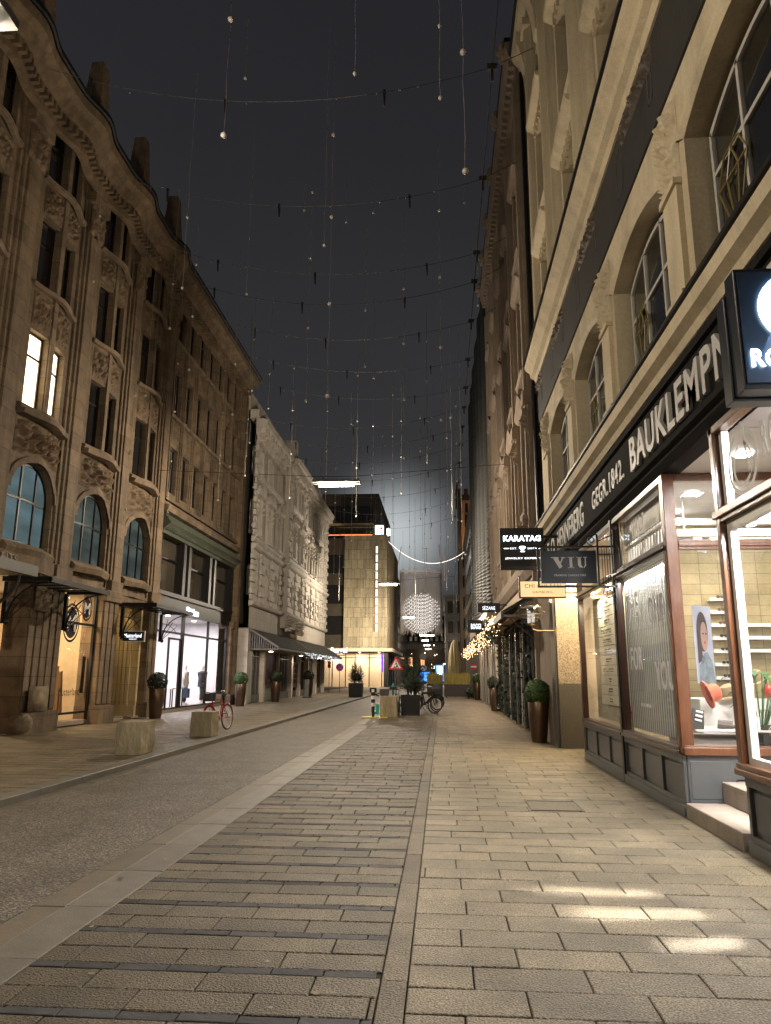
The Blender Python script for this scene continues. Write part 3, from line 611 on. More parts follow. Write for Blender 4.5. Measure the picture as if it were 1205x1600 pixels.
# interiors
g = MB(); g.box(2.93, 8, 9.47, 15.7, .30, .36); g.box(2.95, 8, 2.0, 7.55, .30, .36); g.build('shop_floor', K.shopfloor, B)
g = MB(); g.box(2.96, 8, 9.47, 15.7, 4.10, 4.13); g.box(2.96, 8, 2, 7.55, 4.12, 4.15); g.box(8, 8.1, 2, 15.7, .3, 4.1); g.box(2.98, 8, 2.0, 2.05, .36, 4.1)
g.build('shop_ceiling', K.tilewhite, B)
g = MB(); g.box(3.0, 8, 12.34, 12.42, .36, 4.1); g.build('gold_tile_wall', K.gold, B)
g = MB()
for z in (3.9, 3.5): g.box(3.1, 5.5, 11.6 - (3.9 - z) * 3, 11.72 - (3.9 - z) * 3, z, z + .1)
g.build('ceiling_duct', K.white, B)
g = MB(); n = 25                                                     # ribbed curtain behind the big window
for i in range(n):
    c = 9.62 + (12.2 - 9.62) * (i + .5) / n; g.lathe([(.034, .82), (.034, 3.1)], (2.985, c, 0), 8, a0=math.pi * .5, a1=math.pi * 1.5)
g.build('curtain', K.blind, B, smooth=True); g = MB()
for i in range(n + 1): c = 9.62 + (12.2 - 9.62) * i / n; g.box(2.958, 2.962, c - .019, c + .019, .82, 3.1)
g.build('rib_shade_strips', K.slate, B)  # dark strips stand in for the shade between the curtain ribs
g = MB(); n = 16
for i in range(n):
    c = 9.75 + (12.1 - 9.75) * (i + .5) / n; g.tube([(3.02, c, 3.2), (3.02, c, 3.62), (3.05, c + .05, 3.68)], .028, 8)
g.tube([(3.02, 9.7, 3.6), (3.02, 12.15, 3.6)], .03, 8); g.box(3.0, 3.04, 9.6, 12.2, 3.68, 4.04); g.build('radiator', K.white, B, smooth=True)
g = MB()
for (s_, ya, w, zb, h) in (('THE', 11.72, .66, 2.46, .34), ('ONE', 10.52, .70, 2.30, .36), ('FOR', 11.66, .66, 1.68, .34), ('YOU', 10.40, .80, 1.42, .37)):
    text(B, s_, (2.855, ya, zb), XR, YU, w, h, K.lav, ext=.002, bold=.016)
text(B, 'VIU EYEWEAR', (2.855, 11.25, 1.17), XR, YU, .55, .05, K.lav, ext=.002)
text(B, 'VIU', (2.862, 11.2, 3.62), XR, YU, .7, .26, mat('ghost_letters', (.35, .35, .36), rough=.5), ext=.002)
# name plates in the directory window
g = MB(); g.box(3.10, 3.14, 12.5, 15.5, .8, 3.1); g.build('directory_board', mat('directory_board', (.46, .42, .30), rough=.6), B)
g = MB(); pl = MB()
for i in range(11):
    z = 2.86 - i * .178; pl.mark(); pl.box(3.06, 3.10, 13.05, 14.9, z, z + .168)
pl.each('name_plate', K.plate, B, bevel=.003)
for i in range(11):
    z = 2.86 - i * .178; w = R.uniform(.4, .8)
    for q, hh in ((.095, .022), (.055, .014)):
        for k in range(int(w * 14)):
            if R.random() < .8: g.box(3.056, 3.06, 14.2 - w * .5 + k * .055 * w / .55, 14.2 - w * .5 + k * .055 * w / .55 + .035, z + q, z + q + hh)
    g.box(3.056, 3.06, 13.2, 13.24, z + .05, z + .11)
g.build('engraving', K.darkb, B)
# near shop: window logo
g = MB()
for r0, r1, zz in ((.30, .345, 3.60), (.19, .225, 3.575)):
    n = 32
    for i in range(n):
        a = 2 * math.pi * (i + 2) / (n + 4); b_ = 2 * math.pi * (i + 3) / (n + 4)
        g.poly(*[(2.868, 7.0 - r * math.sin(t_), zz + r * .95 * math.cos(t_)) for r, t_ in ((r0, a), (r1, a), (r1, b_), (r0, b_))])
g.poly((2.868, 6.94, 3.98), (2.868, 6.98, 3.98), (2.868, 6.86, 3.42), (2.868, 6.83, 3.46)); g.build('etched_logo', mat('etched_glass', (.42, .46, .44), rough=.5), B)
text(B, 'ROSENTHAL', (2.866, 6.55, 3.50), XR, YU, 1.5, .34, mat('etched_letters', (.42, .46, .44), rough=.5), ext=.002, bold=.012)
# ------------------------------------------------------------------ brown sandstone office building (left, x = -10.7)
BAYS = [14.9, 18.4, 21.9, 25.4]                                # bay centres; piers between
f = Fac(-10.85, 1, bow_fn([(c, 1.15) for c in BAYS], .10)); fe = Fac(-10.85, 1, bow_fn([(c, 1.15) for c in BAYS], .23))
s_ = Fac(-10.85, 1)
B = T('sandstone_office_building', 'brown sandstone office building with bowed bays, arched blue windows and obelisks on the eaves', 'building', (-10.85, 24, 0))
ops = []; wins = []
for c in BAYS:
    for z0, z1 in ((15.1, 17.05), (11.9, 13.95), (8.5, 10.6)):
        for a, b in ((c - .92, c - .12), (c + .12, c + .92)): ops.append((a, b, z0, z1)); wins.append((a, b, z0, z1, c))
    ops.append((c - 1.08, c + 1.08, 4.85, 6.2, .85))
g = MB(); f.wall(g, 12.9, 27.0, 4.2, 17.1, ops, dep=.45)
BW = [28.35 + 1.42 * k for k in range(7)]
ops2 = [(c - .46, c + .46, z0, z1) for c in BW for z0, z1 in ((15.1, 17.05), (11.9, 13.95), (8.7, 10.6))]
s_.wall(g, 27.0, 38.3, 8.2, 17.1, ops2, dep=.45)
s_.q(g, (38.3, 0, 0), (38.3, -6, 0), (38.3, -6, 17.1), (38.3, 0, 17.1)); g.build('wall', K.sand1, B)
g = MB(); s_.box(g, 12.9, 38.28, -8, -.75, 4.3, 17.2); g.build('core', K.darkb, B)
g = MB()                                                             # piers, ribs, mullions
for p in (13.15, 16.65, 20.15, 23.65, 27.05):
    g.mark(); s_.box(g, p - .40, p + .40, 0, .12, 4.2, 16.2); s_.box(g, p - .26, p + .26, .12, .17, 4.2, 15.6)
    for dd in (-.49, .49): s_.box(g, p + dd - .07, p + dd + .07, 0, .06, 4.2, 16.4)
    s_.box(g, p - .50, p + .50, 0, .30, 15.9, 16.25); s_.box(g, p - .44, p + .44, 0, .22, 4.2, 4.55)
for c in BAYS: g.mark(); f.box(g, c - .10, c + .10, 0, .05, 8.5, 17.05)
for c in [27.65 + 1.42 * k for k in range(8)]:
    g.mark(); s_.box(g, c - .16, c + .16, 0, .06, 8.3, 17.0); s_.box(g, c - .07, c + .07, .06, .11, 8.3, 16.7)
g.each('pier', K.sand1, B); g = MB()
for c in BAYS:
    g.mark()
    for z in (8.3, 11.75, 14.95): g.mark(); fe.mould(g, c - 1.15, c + 1.15, [(0, z), (.12, z), (.16, z + .1), (0, z + .14)])
    g.mark(); fe.mould(g, c - 1.15, c + 1.15, [(0, 4.5), (.14, 4.52), (.2, 4.68), (.1, 4.8), (0, 4.82)]); g.mark(); fe.mould(g, c - 1.15, c + 1.15, [(0, 8.12), (.24, 8.14), (.28, 8.26), (0, 8.3)])
    n = 14; g.mark()
    for k in range(n):
        pp = [(c - r * math.cos(math.pi * (k + e) / n), .05 if r > 1.1 else .07, 6.2 + (r - .23) * math.sin(math.pi * (k + e) / n)) for r, e in ((1.09, 0), (1.09, 1), (1.24, 1), (1.24, 0))]
        f.q(g, *pp)
g.mark()
for z in (8.3, 11.75, 14.95): g.mark(); s_.mould(g, 27.5, 38.2, [(0, z), (.14, z), (.18, z + .1), (0, z + .14)])
g.mark(); s_.box(g, 37.9, 38.35, 0, .3, 0, 16.6); g.mark(); s_.mould(g, 27.4, 38.3, [(0, 7.75), (.3, 7.8), (.34, 8.05), (0, 8.1)])
g.each('string_course', K.sand1, B)
g = MB(); sd = 0
for c in BAYS:
    for z0, z1 in ((14.05, 14.9), (10.7, 11.7)):
        for a, b in ((c - .92, c - .14), (c + .14, c + .92)): sd += 1; g.mark(); f.relief(g, a, b, z0, z1, .01, .13, sd % 5, 26, 24)
    g.mark(); f.relief(g, c - 1.1, c + 1.1, 7.15, 8.1, .02, .24, 20 + sd % 4, 64, 28)
for c in BW:
    for z0, z1 in ((14.05, 14.9), (10.75, 11.7)): sd += 1; g.mark(); s_.relief(g, c - .36, c + .36, z0, z1, .01, .11, sd % 5, 10, 10)
for p in (16.65, 20.15, 23.65, 27.05): g.mark(); s_.relief(g, p - .42, p + .42, 14.9, 16.1, .17, .18, p, 16, 16)
g.each('carved_panel', K.sand1b, B, smooth='all')
g = MB()                                                             # eaves
for a, b, ff in ((12.9, 27.3, fe), (27.3, 38.4, s_)):
    g.mark()
    ff.mould(g, a, b, [(0, 16.6), (.20, 16.62), (.22, 17.0), (.5, 17.05), (.62, 17.3), (.82, 17.42), (.86, 17.66), (0, 17.7)])
    n = int((b - a) / .24)
    for k in range(n):
        c = a + (k + .5) * (b - a) / n; ff.box(g, c - .06, c + .06, .2, .42, 16.78, 17.0)
g.each('eaves_cornice', K.sand1b, B)
g = MB()
for a, b, ff in ((12.9, 27.3, fe), (27.3, 38.45, s_)): g.mark(); ff.mould(g, a, b, [(-2.6, 19.4), (.9, 17.68), (.96, 17.70), (.96, 17.82), (-2.6, 19.5)])
g.each('roof', K.iron, B)
g = MB()
for p in (12.8, 16.3, 19.75, 23.2, 26.65):
    vs = []; g.mark()
    for w, z in ((.34, 17.3), (.33, 18.8), (.20, 20.9), (.20, 20.95)):
        vs.append([s_.P(p + a * w, b * w - .05, z) for a, b in ((-1, -1), (1, -1), (1, 1), (-1, 1))])
    for i in range(3):
        for k in range(4): g.poly(vs[i][k], vs[i][(k + 1) % 4], vs[i + 1][(k + 1) % 4], vs[i + 1][k])
    g.poly(*vs[3]); s_.box(g, p - .42, p + .42, -.5, .4, 17.5, 18.1); g.sphere(s_.P(p + .5, .1, 18.4), .18, 8, 6)
g.each('obelisk', K.sand1b, B)
LIT = [(a, z0) for a, b, z0, z1, c in wins if abs(c - 18.4) < .1 and z0 == 8.5]
for a, b, z0, z1, c in wins:
    lit = (a, z0) in LIT; f.win(B, a, b, z0, z1, .22, K.iron if not lit else K.woodd, K.e_win if lit else K.dglass, fw=.07, muls=0 if not lit else 0, trans=(z0 + (z1 - z0) * .68,), ft=.05)
for i, c in enumerate(BAYS): f.win(B, c - 1.06, c + 1.06, 4.87, 6.2, .22, K.iron, K.e_tealb if i < 2 else K.e_teal, fw=.06, muls=2, trans=(6.05,), arch=.83)
for a, b, z0, z1 in ops2: s_.win(B, a, b, z0, z1, .22, K.iron, K.dglass, fw=.05, muls=0, trans=(z0 + (z1 - z0) * .7,))
# metal bay over the bright shop
g = MB(); s_.box(g, 27.5, 37.8, -.35, .02, 4.42, 4.6); s_.box(g, 27.5, 37.8, -.35, .10, 4.6, 4.76)
for c, w in ((27.6, .12), (30.35, .16), (31.0, .16), (33.9, .16), (34.6, .16), (37.6, .16)): s_.box(g, c - w, c + w, -.35, .06, 4.76, 6.95)
for z in (6.1,): s_.box(g, 27.6, 37.6, -.28, -.2, z, z + .07)
g.build('metal_bay', K.iron, B)
g = MB(); s_.q(g, (27.5, -.3, 4.76), (37.8, -.3, 4.76), (37.8, -.3, 6.95), (27.5, -.3, 6.95)); g.build('bay_glazing', mat('bay_glass', (.035, .03, .025), (.10, .08, .055), rough=.04, scale=.45, spec=1.), B)
g = MB(); s_.mould(g, 27.5, 37.9, [(-.3, 6.95), (.10, 6.97), (.14, 7.1), (.42, 7.35), (.16, 7.72), (-.3, 7.75)])
for k in range(46):
    c = 27.6 + k * .222; g.tube([s_.P(c, .15, 7.7), s_.P(c, .38, 7.4), s_.P(c, .2, 7.12)], .045, 5)
g.build('leafy_copper_hood', K.leadg, B)
# ground floor: piers, bases, entrance arch
g = MB()
for a, b in ((14.0, 16.1), (18.6, 20.35), (22.85, 23.95), (26.7, 27.5), (37.45, 38.3)):
    g.mark(); s_.box(g, a, b, -.5, .16, 0, 4.2)
    n = max(2, int((b - a) / .3))
    for k in range(n): s_.box(g, a + (k + .12) * (b - a) / n, a + (k + .88) * (b - a) / n, .16, .195, .65, 3.85)
    s_.box(g, a - .03, b + .03, -.5, .30, 0, .6); s_.box(g, a - .02, b + .02, -.5, .27, 3.85, 4.2)
g.mark(); s_.box(g, 14, 27.5, -.5, .05, 4.18, 4.3); s_.box(g, 23.9, 27.5, -.5, .02, 3.9, 4.2)
g.each('ground_floor_pier', K.sand1, B, bevel=.015)
g = MB(); g.mark(); s_.relief(g, 18.7, 19.5, 3.2, 3.85, .25, .14, 3, 20, 16); g.mark(); g.sphere(s_.P(18.75, .16, .34), .30, 14, 8, sz=.9); g.mark(); s_.box(g, 18.75, 19.7, .30, .33, .62, 1.25); g.each('worn_carving', mat('worn_stone', (.33, .26, .17), (.12, .09, .06), scale=4, bump=.8, rough=.9), B, smooth='all')
g = MB(); g.box(-17, -10.9, 13, 37.6, .04, .10); g.build('shop_floor', K.shopfloor, B)
g = MB(); g.box(-17, -11.36, 13, 27.4, 4.15, 4.2); g.box(-17, -11.15, 27.5, 37.5, 4.1, 4.15); g.box(-17, -16.9, 13, 38, 0, 4.2); g.build('shop_ceiling', K.tilewhite, B)
g = MB(); g.box(-16.9, -10.95, 37.45, 37.5, .1, 4.1); g.box(-16.85, -16.8, 27.5, 37.5, .1, 4.1); g.box(-16.8, -11.2, 27.5, 27.56, .1, 4.1); g.build('white_shop_wall', K.tilewhite, B)
g = MB(); g.box(-16.8, -11.2, 23.3, 23.36, .1, 4.2); g.box(-14.6, -14.5, 13, 23.3, .1, 4.2); g.build('warm_shop_wall', K.warmwall, B)
g = MB(); g.box(-17, -10.95, 26.55, 26.7, .0, 4.2)
for k in range(5): g.box(-11.9 + k * .15, -11.82 + k * .15, 26.49, 26.55, .5, 3.1)
g.box(-14, -10.95, 26.46, 26.55, .1, .48); g.build('passage_wall', K.palestone, B)
g = MB(); Fac(26.44, 0); 
rel = Fac(0, 1)
for i in range(1):
    t_ = MB(); rel.relief(t_, 0, .62, 3.25, 3.85, 0, .14, 8, 18, 16); g.add([(-11.95 + v[1], 26.52 - v[0], v[2]) for v in t_.v], t_.f)
g.build('passage_carving', K.palestone, B, smooth='all')
g = MB(); g.box(-11.6, -10.85, 23.95, 26.7, 0, .12); g.box(-11.3, -10.9, 20.4, 22.85, .06, .22); g.box(-11.6, -10.85, 27.5, 37.4, .0, .2); g.build('threshold', K.step, B)
# shop glazing (Mutterland window)
g = MB()
for u in (20.4, 22.78): s_.box(g, u, u + .06, -.12, -.04, .2, 4.15)
s_.box(g, 20.4, 22.84, -.12, -.04, .42, .48); s_.box(g, 20.4, 22.84, -.12, -.04, 3.02, 3.09)
for u in (27.55, 30.85, 30.98, 34.35, 37.3): s_.box(g, u, u + .10, -.12, -.02, .2, 4.2)
s_.box(g, 27.6, 37.4, -.12, -.02, .2, .26); s_.box(g, 27.6, 37.4, -.13, -.03, 3.18, 3.26); s_.box(g, 27.55, 37.4, -.14, .05, 3.98, 4.42)
s_.box(g, 29.4, 29.5, -.11, -.05, .26, 3.0); s_.box(g, 30.7, 30.8, -.11, -.05, .26, 3.0); s_.box(g, 29.4, 30.8, -.11, -.05, 2.94, 3.02)
g.build('shop_frame', K.iron, B)
g = MB(); g.mark(); s_.q(g, (20.4, -.08, .2), (22.84, -.08, .2), (22.84, -.08, 4.15), (20.4, -.08, 4.15)); g.mark(); s_.q(g, (27.6, -.08, .25), (37.4, -.08, .25), (37.4, -.08, 4.0), (27.6, -.08, 4.0)); g.each('shop_window_pane', K.glass, B)
g = MB(); s_.box(g, 30.95, 31.1, .052, .10, 4.05, 4.36); g.build('lit_bracket_mark', K.e_letterb, B)
text(B, 'bilou', (-10.79, 31.25, 4.06), XL, YU, 1.15, .27, K.e_letterb, ext=.04, bold=.03)
def badge(c, r, w):
    n = 28
    for i in range(n):
        a, b = 2 * math.pi * i / n, 2 * math.pi * (i + 1) / n
        for r0, r1 in ((r, r - w), (r - w * 1.8, 0.001)) if w else ():
            w_ = w
            g2 = dk if r0 == r or True else dk
            g2.poly(*[s_.P(c[0] + q * math.cos(t), -.07, c[1] + q * 1.15 * math.sin(t)) for q, t in ((r0, a), (r1, a), (r1, b), (r0, b))])
dk = MB(); dk.mark(); badge((22.25, 3.55), .34, .045); dk.mark(); badge((21.35, 3.05), .50, .06); dk.each('round_badge', K.iron, B)
for c, r in (((22.25, 3.55), .34), ((21.35, 3.05), .50)): text(B, 'M', (-10.85 - .06, c[0] - r * .55, c[1] - r * .5), XL, YU, r * 1.1, r * 1.0, K.white, ext=.004, bold=.02)
text(B, 'Mutterland', (-10.85 - .06, 20.95, .95), XL, YU, 1.25, .22, K.iron, ext=.003)
# carved letters over the entrance
text(B, 'STREITS HOF', (-10.85 + .30, 16.2, 4.24), XL, YU, 2.3, .22, mat('dull_gilt', (.17, .12, .05), rough=.5), ext=.02)
g = MB(); f.box(g, 16.05, 19.4, .0, .29, 4.15, 4.52); g.build('lettered_lintel', K.sand1b, B)
# iron and glass canopies
def canopy(u0, u1, label, gl=True, out=1.25, z=3.85):
    t = T('glass_canopy', label, 'canopy', (-10.7, (u0 + u1) / 2, z), group='glass canopies on curled iron brackets')
    g = MB(); X = -10.7
    g.box(X, X + out, u0, u0 + .05, z - .06, z + .02); g.box(X, X + out, u1 - .05, u1, z - .06, z + .02); g.box(X + out - .06, X + out, u0, u1, z - .08, z + .04)
    n = int((u1 - u0) / .8)
    for k in range(n): c = u0 + (k + 1) * (u1 - u0) / (n + 1); g.box(X, X + out, c - .02, c + .02, z - .04, z)
    g.tube([(X, u0, z + .04), (X + out, u0, z + .03)], .02, 6); g.build('frame', K.iron, t)
    g = MB(); g.box(X, X + out - .06, u0 + .05, u1 - .05, z + .004, z + .014); g.build('pane', K.glassr, t)
    for u in (u0 + .15, u1 - .15):
        g = MB(); zz = z - .08; P_ = lambda a, b: (X + a, u, zz - b)
        g.box(X, X + .10, u - .05, u + .05, zz - 1.0, zz + .02)
        arc = [P_(.1 + 1.35 * math.sin(a), .95 - .93 * math.sin(a * 1.0) ** 1. if False else .95 * math.cos(a)) for a in [k * math.pi / 20 for k in range(11)]]
        arc = [P_(.1 + 1.0 * (1 - math.cos(a)), .95 * (1 - math.sin(a))) for a in [k * math.pi / 20 for k in range(11)]]
        g.tube(arc, .022, 6)
        for a in (.35, .65, .95): g.tube([P_(.1, .95), P_(.1 + .7 * a * .9, .95 - .75 * (1.25 - a * .55)), ], .012, 5)
        fan = [P_(.1 + .62 * math.sin(a), .95 - .62 * math.cos(a)) for a in [k * math.pi / 24 for k in range(10)]]; g.tube(fan, .012, 5)
        g.sphere(P_(.12, .97), .07, 8, 6); g.build('bracket', K.iron, t)
    return t
canopy(17.3, 20.55, 'glass canopy on fan-shaped iron brackets ending at the warm lit window with the badge')
canopy(24.1, 27.9, 'glass canopy on fan-shaped iron brackets over the pale stone passage')
t = T('entrance_canopy', 'grey steel entrance canopy with curved struts before the gilt lettering', 'canopy', (-10.7, 13.2, 3.7)); g = MB()
g.box(-10.7, -8.5, 11.5, 14.85, 3.60, 3.72); g.box(-8.5, -8.42, 11.5, 14.85, 3.56, 3.78); g.build('roof', K.irong, t)
for u in (14.4, 12.2):
    g = MB(); g.tube([(-10.65 + 2.1 * math.sin(a), u, 2.55 + 1.0 * (1 - math.cos(a))) for a in [k * math.pi / 20 for k in range(11)]][:11], .035, 6); g.build('strut', K.irong, t)
# hanging sign "Mutterland"
t = T('hanging_shop_sign', 'small black and white script sign hung from the pier beside the pale passage', 'sign', (-10.3, 24.3, 2.78)); g = MB(); g.box(-10.62, -9.84, 24.27, 24.33, 2.62, 2.98); g.build('board', K.swhite, t)
g = MB(); g.box(-10.59, -9.87, 24.26, 24.27, 2.65, 2.95); g.build('face', K.black, t); g = MB(); g.box(-10.7, -10.62, 24.28, 24.32, 2.7, 2.9); g.build('bracket', K.iron, t)
text(t, 'Mutterland', (-10.53, 24.258, 2.76), XC, YU, .58, .13, K.e_letter, ext=.003); text(t, 'FEINKOST', (-10.36, 24.258, 2.685), XC, YU, .26, .04, K.e_letter, ext=.003)
# ------------------------------------------------------------------ pale Renaissance building
f = Fac(-10.05, 1)
B = T('renaissance_revival_building', 'pale grey Renaissance revival building with rusticated window piers and arched pediments above charcoal awnings', 'building', (-10.05, 51, 0))
WA = [39.4, 41.9, 44.4]; RS = (46.2, 51.6); WR = [47.6, 50.2]; WB = [53.3, 55.6, 57.9, 60.2, 62.5]; END = 64.2
def off(c): return .32 if RS[0] < c < RS[1] else 0
allw = WA + WR + WB
def lwall(z0, z1, op, mb, dep=.35):
    for a, b, dd in ((38.4, RS[0], 0), (RS[0], RS[1], .32), (RS[1], END, 0)):
        f.wall(mb, a, b, z0, z1, [o for o in op if a < o[0] < b], dep=dep, d=dd)
    for u in RS: f.q(mb, (u, 0, z0), (u, .32, z0), (u, .32, z1), (u, 0, z1))
g = MB(); op = [(c - .48, c + .48, 5.75, 7.1, .35) for c in allw] + [(c - .46, c + .46, 9.1, 11.0) for c in allw] + [(c - .42, c + .42, 12.5, 13.9, .3) for c in allw]
lwall(5.3, 15.4, op, g); g.build('wall', K.lime, B)
g = MB(); f.wall(g, 38.4, END, 3.9, 5.3); f.box(g, RS[0], RS[1], 0, .3, 4.5, 5.3); f.q(g, (END, 0, 0), (END, -8, 0), (END, -8, 15.4), (END, 0, 15.4)); g.build('plain_fascia', K.limea, B)
g = MB(); f.box(g, 38.4, END - .02, -7.5, -.6, 4.2, 15.5); g.build('core', K.darkb, B)
g = MB()
for a, b, dd in ((38.4, RS[0], 0), (RS[0] - .1, RS[1] + .1, .32), (RS[1], END + .1, 0)):
    M_ = lambda z, k: f.mould(g, a, b, [(dd - .05, z), (dd + .10 * k, z + .02), (dd + .2 * k, z + .1), (dd + .26 * k, z + .26), (dd - .05, z + .3)])
    M_(5.1, .9); M_(8.15, 1.1); M_(8.55, .7); M_(11.85 + .35, .5)
    f.mould(g, a, b + .1, [(dd - .05, 14.55), (dd + .12, 14.6), (dd + .2, 14.9), (dd + .55, 15.1), (dd + .62, 15.4), (dd - .05, 15.5)])
    k = a + .2
    while k < b: f.box(g, k, k + .16, dd, dd + .48, 14.72, 15.05); f.relief(g, k - .05, k + .25, 14.2, 14.72, dd, .2, int(k * 3) % 4, 8, 8); k += .62
g.build('cornice', K.lime, B)
g = MB()                                                             # rusticated piers and quoins, pediments
edges = [38.6] + [(WA[i] + WA[i + 1]) / 2 for i in range(2)] + [45.7, 46.5, 48.9, 51.2, 52.1] + [(WB[i] + WB[i + 1]) / 2 for i in range(4)] + [63.9]
for e in edges:
    k = 0; z = 5.45; dd = off(e); g.mark()
    while z < 8.1: w = .42 if k % 2 else .33; f.box(g, e - w, e + w, dd, dd + (.15 if k % 2 else .08), z, z + .27); z += .31; k += 1
for e in (38.65, 46.5, 51.3, 63.9):
    k = 0; z = 8.9; dd = off(e); g.mark()
    while z < 14.1: w = .36 if k % 2 else .26; f.box(g, e - w, e + w, dd, dd + (.17 if k % 2 else .09), z, z + .30); z += .36; k += 1
for c in allw:
    dd = off(c); g.mark()
    for sg in (-1, 1):
        f.box(g, c + sg * .60 - .09, c + sg * .60 + .09, dd, dd + .13, 8.9, 11.15); f.box(g, c + sg * .56 - .08, c + sg * .56 + .08, dd, dd + .10, 12.35, 13.9)
        for q in range(3): g.sphere(f.P(c + sg * .6, dd + .14, 10.3 + q * .3), .11, 8, 5)
    f.mould(g, c - .85, c + .85, [(dd, 11.15), (dd + .28, 11.2), (dd + .32, 11.32), (dd, 11.34)]); f.mould(g, c - .78, c + .78, [(dd, 8.82), (dd + .22, 8.84), (dd + .24, 8.96), (dd, 9.0)]); f.mould(g, c - .68, c + .68, [(dd, 12.3), (dd + .18, 12.32), (dd, 12.44)])
    n = 10
    for k in range(n):
        a0, a1 = math.pi * k / n, math.pi * (k + 1) / n
        P_ = lambda r, a, d: f.P(c - r * math.cos(a), d, 11.34 + r * .72 * math.sin(a))
        for (r0, d0), (r1, d1) in (((.82, dd + .02), (.82, dd + .3)), ((.82, dd + .3), (.68, dd + .3)), ((.68, dd + .3), (.62, dd + .05))): g.poly(P_(r0, a0, d0), P_(r0, a1, d0), P_(r1, a1, d1), P_(r1, a0, d1))
        P3 = lambda r, a, d: f.P(c - r * math.cos(a), d, 13.9 + (r * .62) * math.sin(a))
        g.poly(P3(.43, a0, dd + .1), P3(.43, a1, dd + .1), P3(.62, a1, dd + .12), P3(.62, a0, dd + .12))
    g.sphere(f.P(c, dd + .16, 14.35), .14, 8, 6); g.sphere(f.P(c, dd + .12, 11.55), .17, 8, 6)
g.each('rusticated_trim', K.lime, B)
for c in allw:
    dd = off(c); ff = Fac(-10.05 + dd, 1)
    ff.win(B, c - .48, c + .48, 5.75, 7.1, .32, K.limea, K.dglass2, fw=.05, muls=1, arch=.35); ff.win(B, c - .46, c + .46, 9.1, 11.0, .32, K.limea, K.dglass2, fw=.05, muls=1, trans=(10.4,)); ff.win(B, c - .42, c + .42, 12.5, 13.9, .32, K.limea, K.dglass2, fw=.05, muls=1, arch=.3)
g = MB(); f.box(g, 38.4, END, -.6, .1, 15.5, 16.0); f.wall(g, 38.4, 48.5, 15.9, 17.0, (), d=-.4); f.wall(g, 49.6, 63.5, 15.9, 17.3, (), d=-.4)
f.box(g, 48.4, 49.0, -.9, .2, 15.5, 17.4); f.box(g, 51.4, 52.0, -.7, .1, 15.5, 16.9); f.box(g, 38.4, 63.5, -5, -.41, 15.5, 16.9)
g.build('attic', K.lime, B)
g = MB()
for k in range(5): g.mark(); f.box(g, 41.0 + k * .9, 41.5 + k * .9, -.4, -.38, 16.2, 16.6)
g.each('attic_window', K.dglass, B)
g = MB(); f.relief(g, 46.0, 51.9, 4.15, 5.15, .32, .5, 77, 50, 14); f.box(g, 46.1, 51.8, 0, .34, 4.4, 5.1); g.build('carved_console', K.lime, B)
# its ground floor
g = MB()
for u in (38.5, 42.2, 46.0, 50.2, 53.0, 56.3, 60.0, 63.9): g.mark(); f.box(g, u - .22, u + .22, -.6, .05, 0, 3.9)
g.each('ground_floor_pier', K.limea, B); g = MB(); f.box(g, 38.4, END, -.6, 0, 3.3, 3.95); g.build('shop_lintel', K.limea, B)
g = MB(); f.q(g, (38.4, -.25, .1), (END, -.25, .1), (END, -.25, 3.4), (38.4, -.25, 3.4)); g.build('shop_glazing', mat('dark_shop_glass', (.022, .02, .018), (.06, .05, .04), rough=.05, scale=.8, spec=1.), B)
g = MB()
for k in range(34): u = 38.8 + k * .76; f.box(g, u, u + .05, -.24, -.18, .12, 3.3)
f.box(g, 38.5, 63.8, -.24, -.17, .1, .5); f.box(g, 38.5, 63.8, -.24, -.17, 2.5, 2.56); g.build('shop_frame', K.irong, B)
g = MB(); f.box(g, 38.75, 40.0, -.2, -.12, .1, 3.25); g.build('lit_panel', mat('pale_green_panel', (.40, .46, .38), (.3, .36, .3), rough=.5, scale=1), B)
g = MB(); f.box(g, 43.0, 45.8, -.15, -.10, 1.0, 3.2); g.build('poster', mat('dark_red_poster', (.13, .03, .025), (.03, .02, .018), rough=.4, scale=2.3), B)
g = MB(); f.box(g, 42.9, 45.9, -.15, -.08, .1, 1.0); g.build('parapet_panel', mat('grey_green', (.22, .25, .2), rough=.6), B)
g = MB(); f.box(g, 51.0, 52.8, -.15, -.08, .7, 2.4); g.build('notice_board', mat('brown_board', (.22, .15, .10), rough=.6), B)
g = MB()
for k in range(4): g.mark(); f.box(g, 51.5, 52.3, -.08, -.07, 1.0 + k * .34, 1.24 + k * .34)
g.each('notice', K.cloth, B)
